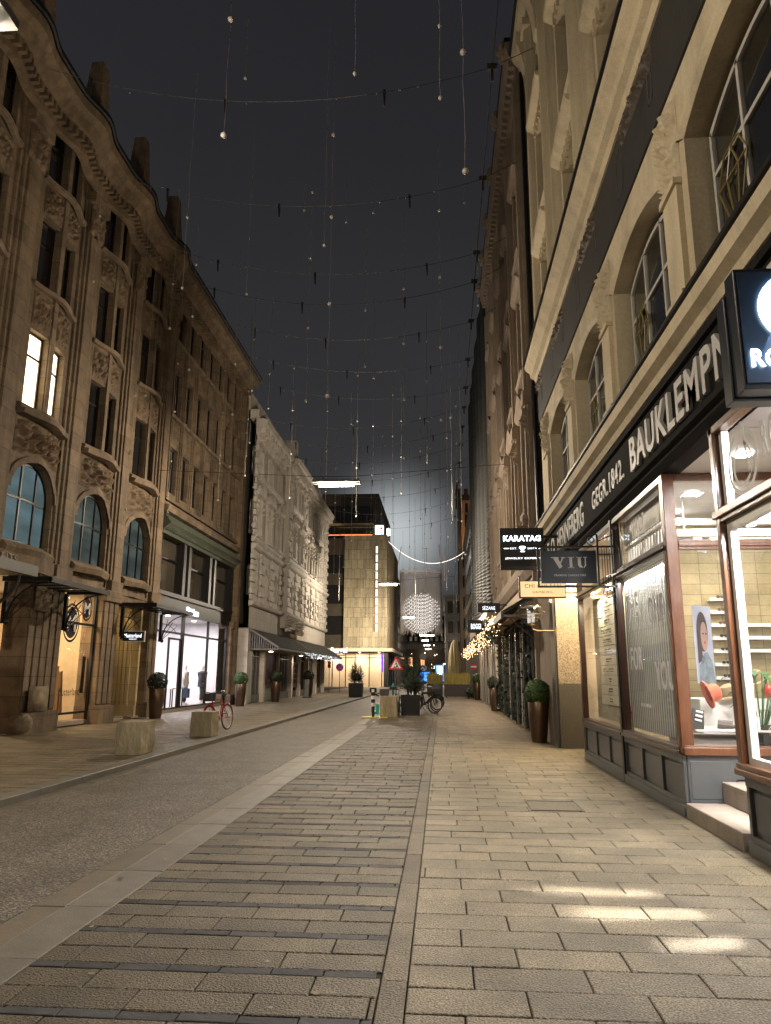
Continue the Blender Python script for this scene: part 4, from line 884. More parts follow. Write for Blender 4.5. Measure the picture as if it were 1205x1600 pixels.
for u0, u1, lab in ((38.6, 49.4, 'long striped charcoal awning with a pale grey edge, the one nearer the sandstone building'), (51.0, 63.8, 'charcoal awning below the far bays, beside the projecting white letters')):
    t = T('shop_awning', lab, 'awning', (-10, (u0 + u1) / 2, 3.3), group='charcoal awnings under the pale building'); g = MB()
    n = int((u1 - u0) / .2); X0, X1, Z0, Z1 = -10.1, -8.45, 3.95, 2.95
    for k in range(n):
        a = u0 + (u1 - u0) * k / n; b = u0 + (u1 - u0) * (k + 1) / n; h = .025 if k % 2 else 0
        g.add([(X0, a, Z0 + h), (X1, a, Z1 + h), (X1, b, Z1 + h), (X0, b, Z0 + h), (X0, a, Z0 - .05), (X1, a, Z1 - .05), (X1, b, Z1 - .05), (X0, b, Z0 - .05)], [(0, 1, 2, 3), (4, 5, 6, 7), (0, 1, 5, 4), (3, 2, 6, 7), (1, 2, 6, 5)])
    g.build('canvas', K.awn, t); g = MB()
    for u in (u0, u1):
        g.prism([(X0, u - .03, Z0 - .06), (X1, u - .03, Z1 - .06), (X1, u - .03, Z1 + .05), (X0, u - .03, Z0 + .05)], (0, .06, 0)); g.box(X0, X1, u - .03, u + .03, Z1 - .12, Z1 - .06)
    g.box(X0, X1, u0, u1, Z1 - .13, Z1 - .10); g.box(X1 - .04, X1 + .02, u0, u1, Z1 - .10, Z1 - .02); g.build('frame', K.awnl, t)
    g = MB()
    for k in range(13): x = X0 + .1 + k * .12; zt = Z0 - (x - X0) / (X1 - X0) * (Z0 - Z1) - .08; g.box(x, x + .05, u0 + .02, u0 + .04, Z1 - .06, zt)
    g.build('side_bars', K.awnl, t)
t = T('projecting_letters', 'small white letters standing out at the far end of the awnings', 'sign', (-9.2, 64.4, 3.6)); text(t, 'Burgel', (-9.5, 64.3, 3.25), XC, YU, 1.4, .62, K.e_letter, ext=.05, bold=.02); g = MB(); g.box(-10, -8.3, 64.35, 64.42, 3.15, 3.22); g.build('rail', K.iron, t)
g = MB(); r3 = random.Random(3)
for _ in range(160): g.sphere((-8.4 + r3.uniform(-.05, .25), r3.uniform(46, 60), 2.8 + r3.uniform(-.25, .1)), .014, 4, 3)
tag(g.build('string_lights', emis('cool_spark', (.8, .85, .9), 3.)), 'cool white string lights hung along the front of the awnings', 'string lights')
# ------------------------------------------------------------------ travertine corner block beyond
B = T('travertine_corner_building', 'boxy travertine department store with a tall slit of lit windows at the corner', 'building', (-10, 100, 0))
g = MB(); g.box(-12.5, -6.95, 95, 118, 4.75, 19.5); g.build('stone_block', K.trav, B)
g = MB(); g.box(-6.945, -6.90, 95, 118, 4.8, 19.4)
for k in range(18): g.box(-6.90, -6.82, 95.8 + k * 1.25, 96.0 + k * 1.25, 4.8, 19.4)
g.build('ribbed_side', K.travs, B)
g = MB()
for k in range(10): z = 6.9 + k * 1.12; g.mark(); g.box(-8.62, -8.42, 94.9, 95, z, z + .98)
g.each('slit_frame', K.sand1b, B)
g = MB()
for k in range(10): z = 6.96 + k * 1.12; g.mark(); g.box(-8.40, -8.16, 94.93, 94.99, z, z + .9)
g.each('slit_window', emis('slit_glow', (1, .88, .78), 1.15), B)
g = MB(); g.box(-22, -12.5, 96.5, 118, 4.75, 19.3); g.build('recessed_block', K.darkb, B)
g = MB()
for z in (6.6, 10.6, 14.6): g.mark(); g.box(-22, -12.5, 96.40, 96.5, z, z + 2.4)
g.each('window_band', K.dglass, B)
g = MB(); g.box(-22, -8.4, 99, 122, 19.3, 26); g.build('upper_block', K.darkb, B)
g = MB(); g.box(-22, -9.2, 98.9, 99, 22.3, 24.2)
for k in range(9): g.box(-8.4, -8.36, 101 + k * 2.2, 102.2 + k * 2.2, 21.5, 24)
g.build('upper_window_band', K.dglass, B)
g = MB(); g.box(-22, -9, 97.6, 99, 21.3, 21.6); g.tube([(-9.2, 97.4, 21.4), (-8.2, 96.6, 19.6)], .07, 6)
g.box(-13, -7, 95.1, 95.16, 19.6, 19.64); g.tube([(-13.5, 95.2, 20.5), (-8.0, 95.2, 20.5)], .03, 5); g.build('terrace_rail', K.palestone, B)
g = MB(); g.box(-15.5, -8.9, 94.9, 95.0, 19.44, 19.51); g.build('orange_light_strip', emis('orange_strip', (1, .25, .08), 1.6), B)
g = MB(); g.box(-16, -6.2, 93.4, 118, 4.45, 4.75); g.box(-16, -6.1, 93.3, 93.4, 4.4, 4.8); g.box(-6.2, -6.1, 93.4, 118, 4.4, 4.8); g.build('canopy', K.limea, B)
g = MB(); g.box(-16, -6.9, 97.5, 97.6, 0, 4.4); g.build('back_wall', K.warmwall, B)
g = MB()
for x in (-15.9, -13.9, -12.2, -11.0, -9.2, -7.6, -6.95): g.mark(); g.box(x, x + .12, 95, 95.12, 0, 4.4)
for y in (97, 100, 104, 108, 113): g.mark(); g.box(-6.95, -6.8, y, y + .3, 0, 4.4)
g.mark(); g.box(-7.3, -6.8, 94.95, 95.3, 0, 4.4); g.mark(); g.box(-16, -6.9, 95, 95.1, 3.6, 3.7); g.each('shop_frame', K.iron, B)
g = MB(); g.poly((-16, 95.05, 0), (-6.9, 95.05, 0), (-6.9, 95.05, 4.4), (-16, 95.05, 4.4)); g.build('shop_pane', K.glass, B)
g = MB(); g.box(-7.6, -7.35, 94.8, 94.9, 1.9, 4.2); g.build('purple_banner', K.e_purple, B)
t = T('illuminated_sign_cube', 'white lit sign cube with a red square standing on the travertine block', 'sign', (-7.95, 95.4, 19.6)); g = MB(); g.box(-8.55, -7.45, 95, 96, 19.6, 20.75); g.build('box', emis('sign_cube', (1, .96, .96), 1.3), t)
g = MB(); g.box(-7.85, -7.6, 94.97, 95, 20.2, 20.45); g.build('red_square', emis('red_square', (.7, .02, .08), .8), t); g = MB()
for x, z in ((-8.4, 20.1), (-8.2, 19.8), (-8.3, 20.25), (-7.8, 19.75)): g.box(x, x + .22, 94.97, 95, z, z + .08)
g.build('marks', K.irong, t)
t = T('floodlight', 'bright white floodlight on the corner of the travertine block', 'floodlight', (-6.7, 95.5, 19.4)); g = MB(); g.tube([(-6.8, 95.6, 19.2), (-6.8, 95.6, 20.6)], .05, 6); g.box(-6.95, -6.65, 95.5, 95.7, 20.4, 20.6); g.build('bracket', K.iron, t)
g = MB(); g.lathe([(.001, 0), (.22, .05), (.24, .5), (.2, .95), (.001, 1)], (-6.8, 95.35, 19.4), 10); g.build('lens', emis('flood_lens', (1, .93, .93), 6.), t)
g = MB(); r3 = random.Random(5)
t_ = leafball((-9.0, 95.6, 19.9), .8, 260, .25, 5, sz=.6); tag(t_.build('roof_plant', K.box), 'bushy roof terrace plant beside the lit sign cube', 'plant')
# ------------------------------------------------------------------ right: pinkish stone building
f = Fac(2.72, -1)
B = T('pediment_windowed_building', 'pinkish stone building with stacked triangular window pediments and rosettes along its cornice', 'building', (2.72, 28, 0))
BY = [22.1 + 3.35 * k for k in range(5)]; y0, y1 = 20.6, 37.2
ops = [(c - .55, c + .55, a, b) for c in BY for a, b in ((6.6, 9.1), (10.9, 13.2), (15.0, 17.2), (19.0, 20.4))]
g = MB(); f.wall(g, y0, y1, 4.6, 21.8, ops, dep=.35); f.q(g, (y0, 0, 4), (y0, -.4, 4), (y0, -.4, 21.8), (y0, 0, 21.8)); g.build('wall', K.brownst, B)
g = MB(); f.box(g, y0, y1, -8, -.5, 4.6, 21.8); g.build('core', K.darkb, B)
g = MB()
for c in BY:
    for z0, z1 in ((6.6, 9.1), (10.9, 13.2), (15.0, 17.2)):
        g.mark()
        for sg in (-1, 1): f.box(g, c + sg * .66 - .09, c + sg * .66 + .09, 0, .14, z0 - .1, z1 + .35)
        f.mould(g, c - .98, c + .98, [(0, z1 + .36), (.18, z1 + .38), (.30, z1 + .52), (0, z1 + .54)])
        g.prism([f.P(u, 0, z) for u, z in ((c - .98, z1 + .54), (c + .98, z1 + .54), (c, z1 + 1.08))], (-.30, 0, 0))
        f.mould(g, c - .85, c + .85, [(0, z0 - .35), (.20, z0 - .33), (.24, z0 - .2), (0, z0 - .18)])
        for sg in (-1, 1): f.mould(g, c + sg * .6 - .1, c + sg * .6 + .1, [(0, z0 - .95), (.08, z0 - .9), (.1, z0 - .6), (.2, z0 - .5), (.18, z0 - .35), (0, z0 - .35)])
        f.relief(g, c - .5, c + .5, z1 + .02, z1 + .34, .02, .1, int(c) % 3, 12, 6)
for e in [20.75 + 3.35 * k for k in range(6)]:
    if e > y1: e = y1 - .2
    g.mark()
    f.box(g, e - .22, e + .22, 0, .16, 5, 20.9); f.box(g, e - .12, e + .12, .16, .24, 5.5, 20.4); f.box(g, e - .26, e + .26, 0, .3, 9.3, 9.7)
    f.relief(g, e - .22, e + .22, 8.4, 9.3, .16, .2, int(e) % 4, 14, 20)
g.mark()
for z, k in ((9.95, .8), (14.2, .7)): f.mould(g, y0, y1, [(0, z), (.12 * k, z + .02), (.2 * k, z + .2), (0, z + .22)])
f.mould(g, y0, y1, [(0, 4.35), (.16, 4.4), (.3, 4.6), (.34, 4.85), (0, 4.9)])
f.mould(g, y0, y1, [(0, 20.8), (.1, 20.8), (.14, 21.1), (.34, 21.3), (.42, 21.6), (.44, 21.85), (0, 21.9)])
k = y0 + .15
while k < y1: f.box(g, k, k + .14, .14, .33, 21.02, 21.26); k += .36
g.prism([f.P(u, 0, z) for u, z in ((20.9, 5.0), (23.4, 5.0), (22.15, 6.0))], (-.4, 0, 0)); g.sphere(f.P(20.95, .25, 5.95), .17, 10, 8); g.sphere(f.P(20.95, .25, 6.2), .10, 8, 6)
g.each('pedimented_trim', K.brownst, B)
g = MB()
for k in range(6):
    c = 21.2 + 3.15 * k; g.mark()
    for q in range(9): a = q * .7; g.sphere(f.P(c + .2 * math.cos(a), .46 + .04 * math.sin(q * 2), 22.0 + .24 * math.sin(a)), .14, 6, 5)
    g.sphere(f.P(c, .54, 22.0), .15, 8, 6)
g.each('rosette', K.brownst, B)
for a, b, c, d in ops: f.win(B, a, b, c, d, .32, K.brownst, K.dglass2, fw=.06, muls=1, trans=(c + (d - c) * .65,))
g = MB(); f.box(g, y0, y1, -3, .47, 21.9, 22.02); g.build('roof_edge', K.iron, B)
g = MB(); f.box(g, y0, y1 + 14, -.3, .10, 3.75, 4.35); f.box(g, 20.5, 20.7, -.3, .2, 0, 4.4); g.build('fascia', K.beige, B)
g = MB(); f.box(g, 20.5, 51, -.6, -.5, 0, 3.75); g.build('dark_shopfront', K.black, B)
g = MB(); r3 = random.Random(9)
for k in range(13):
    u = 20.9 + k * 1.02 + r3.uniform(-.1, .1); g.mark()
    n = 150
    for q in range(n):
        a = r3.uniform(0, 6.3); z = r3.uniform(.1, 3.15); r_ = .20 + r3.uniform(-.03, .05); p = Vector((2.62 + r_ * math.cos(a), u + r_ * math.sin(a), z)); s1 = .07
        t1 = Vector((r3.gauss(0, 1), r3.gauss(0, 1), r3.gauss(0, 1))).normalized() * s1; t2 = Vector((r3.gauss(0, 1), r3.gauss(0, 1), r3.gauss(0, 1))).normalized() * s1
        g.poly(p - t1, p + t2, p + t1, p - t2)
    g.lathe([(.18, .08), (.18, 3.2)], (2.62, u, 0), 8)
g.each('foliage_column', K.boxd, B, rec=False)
g = MB()
for u, w in ((22.3, .03), (24.4, .05), (26.5, .03), (29.6, .04), (34.5, .06), (36.2, .07), (38.5, .06), (41, .08), (44, .08), (47, .08)): g.mark(); g.box(2.36, 2.42, u - w, u + w, .1, 3.1)
g.each('metal_post', K.chrome, B)
g = MB(); g.mark(); g.box(2.40, 2.50, 23.2, 23.34, .1, 2.9); g.mark(); g.box(2.40, 2.50, 27.2, 27.3, .1, 2.6)
for k in range(7): g.mark(); g.box(2.45, 2.6, 35 + k * 2.3, 35.5 + k * 2.3, .1, 3)
g.each('lit_jamb', mat('lit_jamb', (.45, .44, .40), rough=.5), B)
for u0, u1, lab, x1 in ((20.6, 34.0, 'long black shop awning over the dark foliage columns', 1.66), (34.6, 53.5, 'black awning farther down the pavement behind the sparkling garland', 1.62)):
    t = T('black_awning', lab, 'awning', (2.3, (u0 + u1) / 2, 3.5), group='black awnings along the right pavement'.replace(' right', '')); g = MB()
    g.prism([(2.62, u0, 3.78), (x1, u0, 3.22), (x1, u0, 3.32), (2.62, u0, 3.88)], (0, u1 - u0, 0)); g.build('canvas', K.awn, t)
    g = MB(); g.box(x1 - .03, x1 + .03, u0 - .02, u1 + .02, 3.12, 3.32); g.box(x1, 2.62, u0 - .02, u0 + .03, 3.16, 3.22); g.box(x1, 2.62, u0 + 1.8, u0 + 1.84, 3.0, 3.06); g.tube([(2.6, u0, 2.5), (x1 + .1, u0, 3.2)], .02, 6); g.build('frame', K.irong, t)
# ------------------------------------------------------------------ green ribbed building and what follows it
B = T('green_ribbed_building', 'tall dark green building of glazed half-round brick ribs', 'building', (2.3, 45, 0)); g = MB(); g2 = MB()
for k in range(6):
    c = 39.4 + k * 3.9; zt = 23.3; g.mark()
    z = 5.0; prof = []
    while z < zt: prof += [(.70, z), (.73, z + .04), (.73, z + .14), (.63, z + .16)]; z += .2
    prof += [(.6, zt + .5), (.4, zt + 1.0), (.01, zt + 1.3)]
    g.lathe(prof, (3.1, c, 0), 14, sx=.95, sy=2.6, a0=math.pi * .5, a1=math.pi * 1.5)
g.each('glazed_rib', K.greent, B, rec=False)
g = MB(); g.box(3.1, 10, 37.5, 61, 0, 23.0); g.build('core', K.darkb, B)
g = MB(); g.box(2.3, 10, 37.4, 61, 4.3, 5.0); g.build('fascia', K.brownst, B)
g = MB()
for k in range(7): g.mark(); g.box(2.28, 2.3, 38 + k * 1.9, 39.3 + k * 1.9, 4.5, 4.9)
g.each('panel', K.chrome, B)
def plainb(name, lab, x0, x1, y0, y1, z1, m, wm, face='y', nx=4, nz=4, zb=4., ww=.55, wh=.6, roof=None):
    B = T(name, lab, 'building', ((x0 + x1) / 2, (y0 + y1) / 2, 0)); g = MB(); g.box(x0, x1, y0, y1, 0, z1); g.build('wall', m, B); g = MB(); gf = MB()
    for i in range(nx):
        for j in range(nz):
            g.mark(); gf.mark(); z = zb + (z1 - zb) * (j + .2) / nz; h = (z1 - zb) / nz * wh
            if face == 'y': w = (x1 - x0) / nx; a = x0 + w * (i + .5 - ww / 2); g.box(a, a + w * ww, y0 - .02, y0, z, z + h); gf.box(a - .1, a + w * ww + .1, y0 - .14, y0, z - .16, z - .01)
            else:
                w = (y1 - y0) / nx; a = y0 + w * (i + .5 - ww / 2); X = x0 if face == 'l' else x1; s1 = -1 if face == 'l' else 1
                g.box(min(X, X + s1 * .02), max(X, X + s1 * .02), a, a + w * ww, z, z + h); gf.box(min(X, X + s1 * .14), max(X, X + s1 * .14), a - .1, a + w * ww + .1, z - .16, z - .01)
    if nx * nz <= 100: g.each('window', wm, B); gf.each('sill', m, B)
    else: tag(g.build('windows', wm, B), kind='stuff'); tag(gf.build('sills', m, B), kind='stuff')
    g = MB(); g.box(x0 - .25, x1 + .25, y0 - .25, y1 + .25, z1, z1 + .35); g.build('cornice', m, B); return B
plainb('brick_building', 'dark brick building behind the small hanging signs past the green ribs', 3.0, 12, 61.2, 94, 17, K.darkb2, K.dglass, 'l', 12, 5)
plainb('pale_stone_building', 'pale grey stone building behind the folded parasol', .6, 9, 108, 135, 12.6, K.greyst, K.dglass2, 'y', 6, 3)
plainb('narrow_brick_building', 'tall dark facade below the clock tower', 2.6, 12, 100, 106, 18, K.darkb2, K.dglass, 'y', 6, 5)
plainb('dark_side_building', 'dark building receding behind the travertine block', -22, -7.6, 119, 170, 17.5, K.darkb, K.dglass, 'r', 14, 5)
plainb('end_building', 'dark office building closing the view at the end of the street', -26, 22, 205, 220, 17, K.darkb, K.e_dim, 'y', 34, 6, zb=3.2, ww=.5, wh=.5)
B = T('clock_tower', 'brick town hall tower with battlements and a lit clock behind the green ribs', 'tower', (6.0, 134, 0)); g = MB(); g.box(3.2, 9, 130, 138, 0, 32.5); g.build('shaft', K.darkb2, B)
g = MB(); g.box(2.9, 9.3, 129.7, 138.3, 32.5, 33.2)
for k in range(5): g.box(3.0 + k * 1.3, 3.7 + k * 1.3, 129.7, 130.2, 33.2, 34.3)
for x in (3.0, 8.7): g.prism([(x - .3, 129.8, 33.2), (x + .4, 129.8, 33.2), (x + .05, 129.8, 36)], (0, .6, 0))
g.build('battlement', K.darkb2, B)
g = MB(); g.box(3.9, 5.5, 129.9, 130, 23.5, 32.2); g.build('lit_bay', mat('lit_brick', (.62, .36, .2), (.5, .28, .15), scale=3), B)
g = MB()
for z in (24.2, 27.2): g.mark(); g.box(4.35, 5.05, 129.84, 129.9, z, z + 2.2); g.lathe([(.001, 0), (.35, 0), (.35, .05)], (4.7, 129.87, z + 2.2), 10)
g.mark(); g.box(4.45, 4.95, 129.84, 129.9, 30.0, 31.6); g.each('belfry_window', K.dglass, B)
g = MB(); n = 28
g.prism([(6.7 + 1.15 * math.cos(2 * math.pi * i / n), 129.9, 23.4 + 1.15 * math.sin(2 * math.pi * i / n)) for i in range(n)], (0, .09, 0)); cf = g.build('clock_face', K.e_clock, B)
g = MB()
for i in range(12): a = i * math.pi / 6; g.tube([(6.7 + .9 * math.sin(a), 129.87, 23.4 + .9 * math.cos(a)), (6.7 + 1.05 * math.sin(a), 129.87, 23.4 + 1.05 * math.cos(a))], .04, 4)
g.tube([(6.7, 129.85, 23.4), (7.3, 129.85, 23.7)], .05, 4); g.tube([(6.7, 129.85, 23.4), (6.6, 129.85, 22.6)], .035, 4); g.build('clock_hands', K.iron, B)
# ------------------------------------------------------------------ lights of the place and added lamps
def light(name, kind, loc, energy, color=(1, .9, .75), size=.3, size_y=None, rot=None, parent=None, spot=None, blend=.5, look=None):
    d = bpy.data.lights.new(name, kind); d.energy = energy; d.color = color
    if kind == 'AREA':
        d.size = size
        if size_y: d.shape = 'RECTANGLE'; d.size_y = size_y
    elif kind in ('POINT', 'SPOT'): d.shadow_soft_size = size
    if spot: d.spot_size = math.radians(spot); d.spot_blend = blend
    o = bpy.data.objects.new(name, d); COL.objects.link(o)
    b = BASE[parent.name] if parent is not None else Vector()
    if parent is not None: o.parent = parent
    o.location = Vector(loc) - b
    if look is not None: o.rotation_euler = (Vector(look) - Vector(loc)).to_track_quat('-Z', 'Y').to_euler()
    elif rot: o.rotation_euler = rot
    return o
ORD = ['nearest', 'second', 'third', 'fourth', 'fifth']
for i, (x, y, z) in enumerate(LAMPS):
    lab = ['street lamp hung on wires overhead, only a corner of its pale housing in view', 'long glowing tube street lamp hung on wires in front of the pale building', 'small glowing street lamp hung before the travertine block', 'glowing street lamp hanging far down the street below the curtain sculpture', 'farthest glowing street lamp over the square', 'street lamp hung on wires behind the viewer'][i]
    t = T('hanging_street_lamp', lab, 'street lamp', (x, y, z), group='street lamps hung on cross wires'); w = .66
    g = MB(); g.prism([(x - w - .06, y - .2, z + .06), (x - w - .02, y - .2, z + .02), (x + w + .02, y - .2, z + .02), (x + w + .06, y - .2, z + .06), (x + w, y - .2, z + .10), (x - w, y - .2, z + .10)], (0, .4, 0))
    g.build('housing', K.irong, t)
    g = MB(); g.box(x - w - .04, x + w + .04, y - .22, y - .16, z - .02, z + .05); g.box(x - w - .04, x + w + .04, y + .16, y + .22, z - .02, z + .05); g.box(x - w - .22, x - w - .04, y - .22, y + .22, z - .02, z + .09); g.box(x + w + .04, x + w + .22, y - .22, y + .22, z - .02, z + .09); g.build('rim', K.irong, t)
    g = MB(); g.tube([(x - w, y, z - .05), (x + w, y, z - .05)], .105, 12); g.build('tube', K.e_tube, t)
    g = MB(); g.tube([(-10.5 if y < 96 else x - 5, y - .5, z + .45), (x - w, y, z + .24), (x + w, y, z + .24), (2.4 if y < 96 else x + 5, y + .3, z + .7)], .012, 5); g.build('span_wire', K.cable, t)
    k = (.62, 1.45, 1.5, 1.1, 1.0, .24)[i]
    light('lamp_downlight', 'AREA', (x, y, z - .08), LAMP_DOWN * k, WARM, 1.3, .4, rot=(0, 0, 0), parent=t)
    light('lamp_glow', 'POINT', (x, y, z - .35), LAMP_GLOW * k, WARM, .2, parent=t)
def aim(name, loc, look, e, c, s=1., sy=None, par=None): return light(name, 'AREA', loc, e, c, s, sy, look=look, parent=par)
WH = (1, .95, .9)
# shop interiors (recessed ceiling lights in each shop)
def downlights(name, label, pts, z, e, c, m, size=.25):
    t = T(name, label, 'ceiling lights', (pts[0][0], pts[0][1], z)); g = MB()
    for x, y in pts: g.lathe([(.001, 0), (.10, 0), (.11, .02)], (x, y, z - .03), 10)
    g.build('lens', m, t)
    for x, y in pts: light('light', 'AREA', (x, y, z - .05), e, c, size, rot=(0, 0, 0), parent=t)
downlights('recessed_downlights', 'recessed ceiling lights in the eyewear shop behind the ribbed curtain', [(3.9, 10.1), (3.6, 11.5), (5.4, 10.8), (3.5, 14.0)], 4.1, 60, (1, .92, .78), K.e_white)
downlights('ceiling_spot_lights', 'recessed ceiling lights in the nearest shop with the white inner frame', [(3.35, 6.9), (3.5, 5.6), (5.2, 6.2), (3.5, 4.2)], 4.12, 95, WH, K.e_white, .12)
downlights('entrance_downlights', 'small ceiling lights over the entrance beside the granite pier', [(2.93, 16.1), (3.1, 17.1)], 4.12, 105, (1, .80, .52), K.e_warm, .16)
downlights('plate_fill_lights', 'slim lamps added at the top of the directory window to brighten the plates', [(2.98, 13.2), (2.98, 14.5)], 3.10, 26, (1, .86, .62), K.e_warm, .08)  # added lamps, there to brighten the name plates
downlights('pavement_fill_lights', 'small bright lights added in the nearest shop window to light the pavement', [(3.0, 6.9), (3.0, 5.7)], 3.06, 75, WH, K.e_white, .1)  # added lamps that spill light on to the near pavement
t = T('curtain_fill_strip', 'unseen slim strip light added to brighten the ribbed curtain and its letters', 'strip light', (2.905, 10.9, 3.09)); g = MB(); g.box(2.895, 2.92, 9.6, 12.2, 3.085, 3.10); g.build('housing', K.whitew, t); light('light', 'AREA', (2.91, 10.9, 3.075), 34, (1, .97, .92), .02, 2.5, rot=(0, 0, 0), parent=t)  # strip added to brighten the ribs and vinyl letters
downlights('doorway_downlight', 'ceiling light over the stepped shop entrance', [(3.5, 8.5)], 4.12, 22, WH, K.e_white)
downlights('delicatessen_ceiling_lights', 'warm ceiling lights inside the badge-marked shop window', [(-12, 21.6), (-13.5, 20.5)], 4.14, 90, (1, .70, .38), K.e_warm)
downlights('passage_downlights', 'warm ceiling light in the pale stone passage', [(-11.3, 25.2)], 4.14, 60, (1, .72, .40), K.e_warm)
downlights('boutique_ceiling_lights', 'bright white ceiling lights inside the boutique with mannequins', [(-12, 29), (-12, 32), (-12, 35.5), (-14.5, 31), (-14.5, 35)], 4.1, 95, (1, .93, 1.), K.e_white, .4)
downlights('awning_downlights', 'ceiling lights in the shops under the charcoal awnings', [(-9.4, 41), (-9.4, 50), (-9.4, 58)], 2.82, 16, (1, .85, .68), K.e_warm, .2)
downlights('department_store_lights', 'rows of ceiling lights in the store under the travertine block', [(-13.5, 96.3), (-10.5, 96.3), (-8, 96.3)], 4.35, 130, (1, .82, .62), K.e_warm, .5)
aim('tower_uplight', (-9.7, 86.5, 5.0), (-9.7, 95, 10.5), 1000, (1, .80, .54), 2., .5, bpy.data.objects['travertine_corner_building']); aim('sculpture_fill', (-2.75, 93, 6.5), (-2.75, 99, 11.5), 60, (1, .9, .84), 1.5, .5, None)  # the sculpture's lamp is added so its rods stand out
aim('clock_tower_light', (4.6, 127, 18), (4.7, 130, 26), 450, (1, .62, .36), 1., 1., bpy.data.objects['clock_tower'])
downlights('far_shop_lights', 'row of warm lights below the black awnings farther down the pavement', [(2.1, 30 + 4.2 * k) for k in range(6)], 3.16, 20, (1, .74, .5), K.e_warm, .2)
# ------------------------------------------------------------------ overhead cables with clamps, hanging ball strands
CY_ = [15.9, 20.2, 24.3, 26.3, 29.6, 33.6, 37.2, 40.2, 43.6, 47.2, 51.5, 57, 63, 70]
ORDN = ['first', 'second', 'third', 'fourth', 'fifth', 'sixth', 'seventh', 'eighth', 'ninth', 'tenth', 'eleventh', 'twelfth', 'thirteenth', 'fourteenth']
def cat(p, q, sag, n): return [tuple(Vector(p).lerp(Vector(q), i / n) + Vector((0, 0, -sag * 4 * (i / n) * (1 - i / n)))) for i in range(n + 1)]
clampm = None
for i, y in enumerate(CY_):
    xl = -10.3; zl = 17.2 if y < 38 else 16.0; dy = R.uniform(-.4, .6)
    t = T('overhead_cable', ORDN[i] + ' sagging cable across the street counted from the near end, with black clamps', 'cable', (-4, y, 15.5), group='cables strung between the roofs')
    p = cat((xl, y + dy, zl), (1.42, y, 16.5), 1.05 if y < 30 else .9, 26); xr = 2.5
    g = MB(); g.tube(p[:20], .010, 4); g.build('cable', K.cablel, t); g = MB(); g.tube(p[19:] + [(xr, y + .2, 17.2)], .010, 4); g.tube([(1.42, y, 16.5), (1.42, y + .02, 16.1)], .035, 5); g.box(1.30, 1.54, y - .05, y + .05, 16.42, 16.58); g.build('cable_end', K.cable, t)
    for q in (R.choice((3, 4, 5)), 11 + (i % 3), 20 + i % 3):
        a = Vector(p[q]); g = MB(); g.tube([a + Vector((0, 0, .07)), a + Vector((0, 0, -.04)), a + Vector((.01, 0, -.42))], [.035, .04, .02], 6); g.sphere(a, .05, 6, 4); g.build('clamp', K.cable, t)
    g = MB()
    for _ in range(7): g.mark(); a = Vector(p[R.randrange(2, 24)]) + Vector((R.uniform(-.4, .4), 0, -.03)); g.sphere(a, .02, 5, 4)
    g.each('small_bulb', K.frost, t)
t = T('longitudinal_cable', 'dark supply cable running along the street beside the pediment building', 'cable', (1.42, 30, 16.5)); g = MB(); pts = []
ys = [6, 11] + CY_ + [80]
for a, b in zip(ys[:-1], ys[1:]): pts += cat((1.42, a, 16.5), (1.42, b, 16.5), .03 * (b - a), 5)[:-1]
g.tube(pts, .016, 4); g.build('cable', K.cable, t)
def strand(x, y, zb, ztop, n, sp=2.0, size=.04, lab=None):
    t = T('ball_strand', lab or 'thin pale wire with frosted glass balls hanging over the street', 'hanging ornament', (x, y, ztop), group='hanging strands of frosted balls')
    g = MB(); k = max(2, int((ztop - zb) / .5)); g.tube([(x + .012 * math.sin(i * 2.1 + x), y, ztop + (zb - ztop) * i / k) for i in range(k + 1)], .005 if y < 25 else .009, 3, cap=False); g.build('wire', K.wire, t, rec=False)
    g = MB()
    for i in range(n):
        z = zb + i * sp
        if z < ztop - .2: g.mark(); g.sphere((x, y, z), size, 8, 6)
    g.each('ball', K.frost, t, smooth='all', rec=False)
strand(-3.2, 9.5, 9.55, 15.6, 3, 2.1, .048, 'hanging ball strand nearest the sandstone building, ending just below the first cable')
strand(-2.25, 14, 7.1, 15.7, 4, 2.03, .045, 'long ball strand hanging lowest in the middle of the dark sky'); strand(.42, 9.5, 8.75, 15.8, 3, 2.05, .048, 'ball strand hanging nearest the pediment building')
strand(.06, 18, 7.95, 15.9, 4, 2.0, .042, 'ball strand hanging straight above the parked bicycles'); strand(-3.45, 18, 8.55, 15.3, 4, 2.05, .042, 'ball strand with four balls hanging left of the longest strand')
rows = [(20.2, [-9.0, -7.6, -5.9, -1.2]), (24.3, [-9.4, -6.6, -2.4, .5]), (26.3, [-8.4, -7.4, -.6]), (29.6, [-9.2, -6.2, -3.4, -1.5, 1.0]), (33.6, [-8.8, -5.2, -2.3, .3]), (37.2, [-7.7, -4.6, -1.1, 1.0]), (40.2, [-8.6, -5.9, -3.1, -.4]), (43.6, [-7.2, -4.2, -1.8, .8]), (47.2, [-8.2, -5.4, -2.9, .1]), (51.5, [-6.7, -3.8, -1.2, 1.1]), (57, [-7.8, -5.0, -2.1, .6]), (63, [-6.2, -4.4, -1.5, .9]), (70, [-7.0, -3.6, -2.4, .2])]
for y, xs in rows:
    for x in xs:
        tt = (x + 10.3) / 11.7; zt = 16.1 - 3.9 * tt * (1 - tt) ; zb = R.uniform(6.0, 9.5)
        strand(x + R.uniform(-.2, .2), y, zb, zt, R.choice((3, 4, 5)), R.uniform(1.5, 2.1), .04)
for _ in range(24):                                                 # loose short drops
    y = R.choice((9.5, 12.5, 14, 16, 18, 20.2, 24.3, 29.6, 33.6, 40.2)); x = R.uniform(-9.5, 1.2); zt = 15.0; zb = R.uniform(9.5, 14.2)
    strand(x, y, zb, zt, R.choice((1, 2)), R.uniform(1.2, 2.), .032)
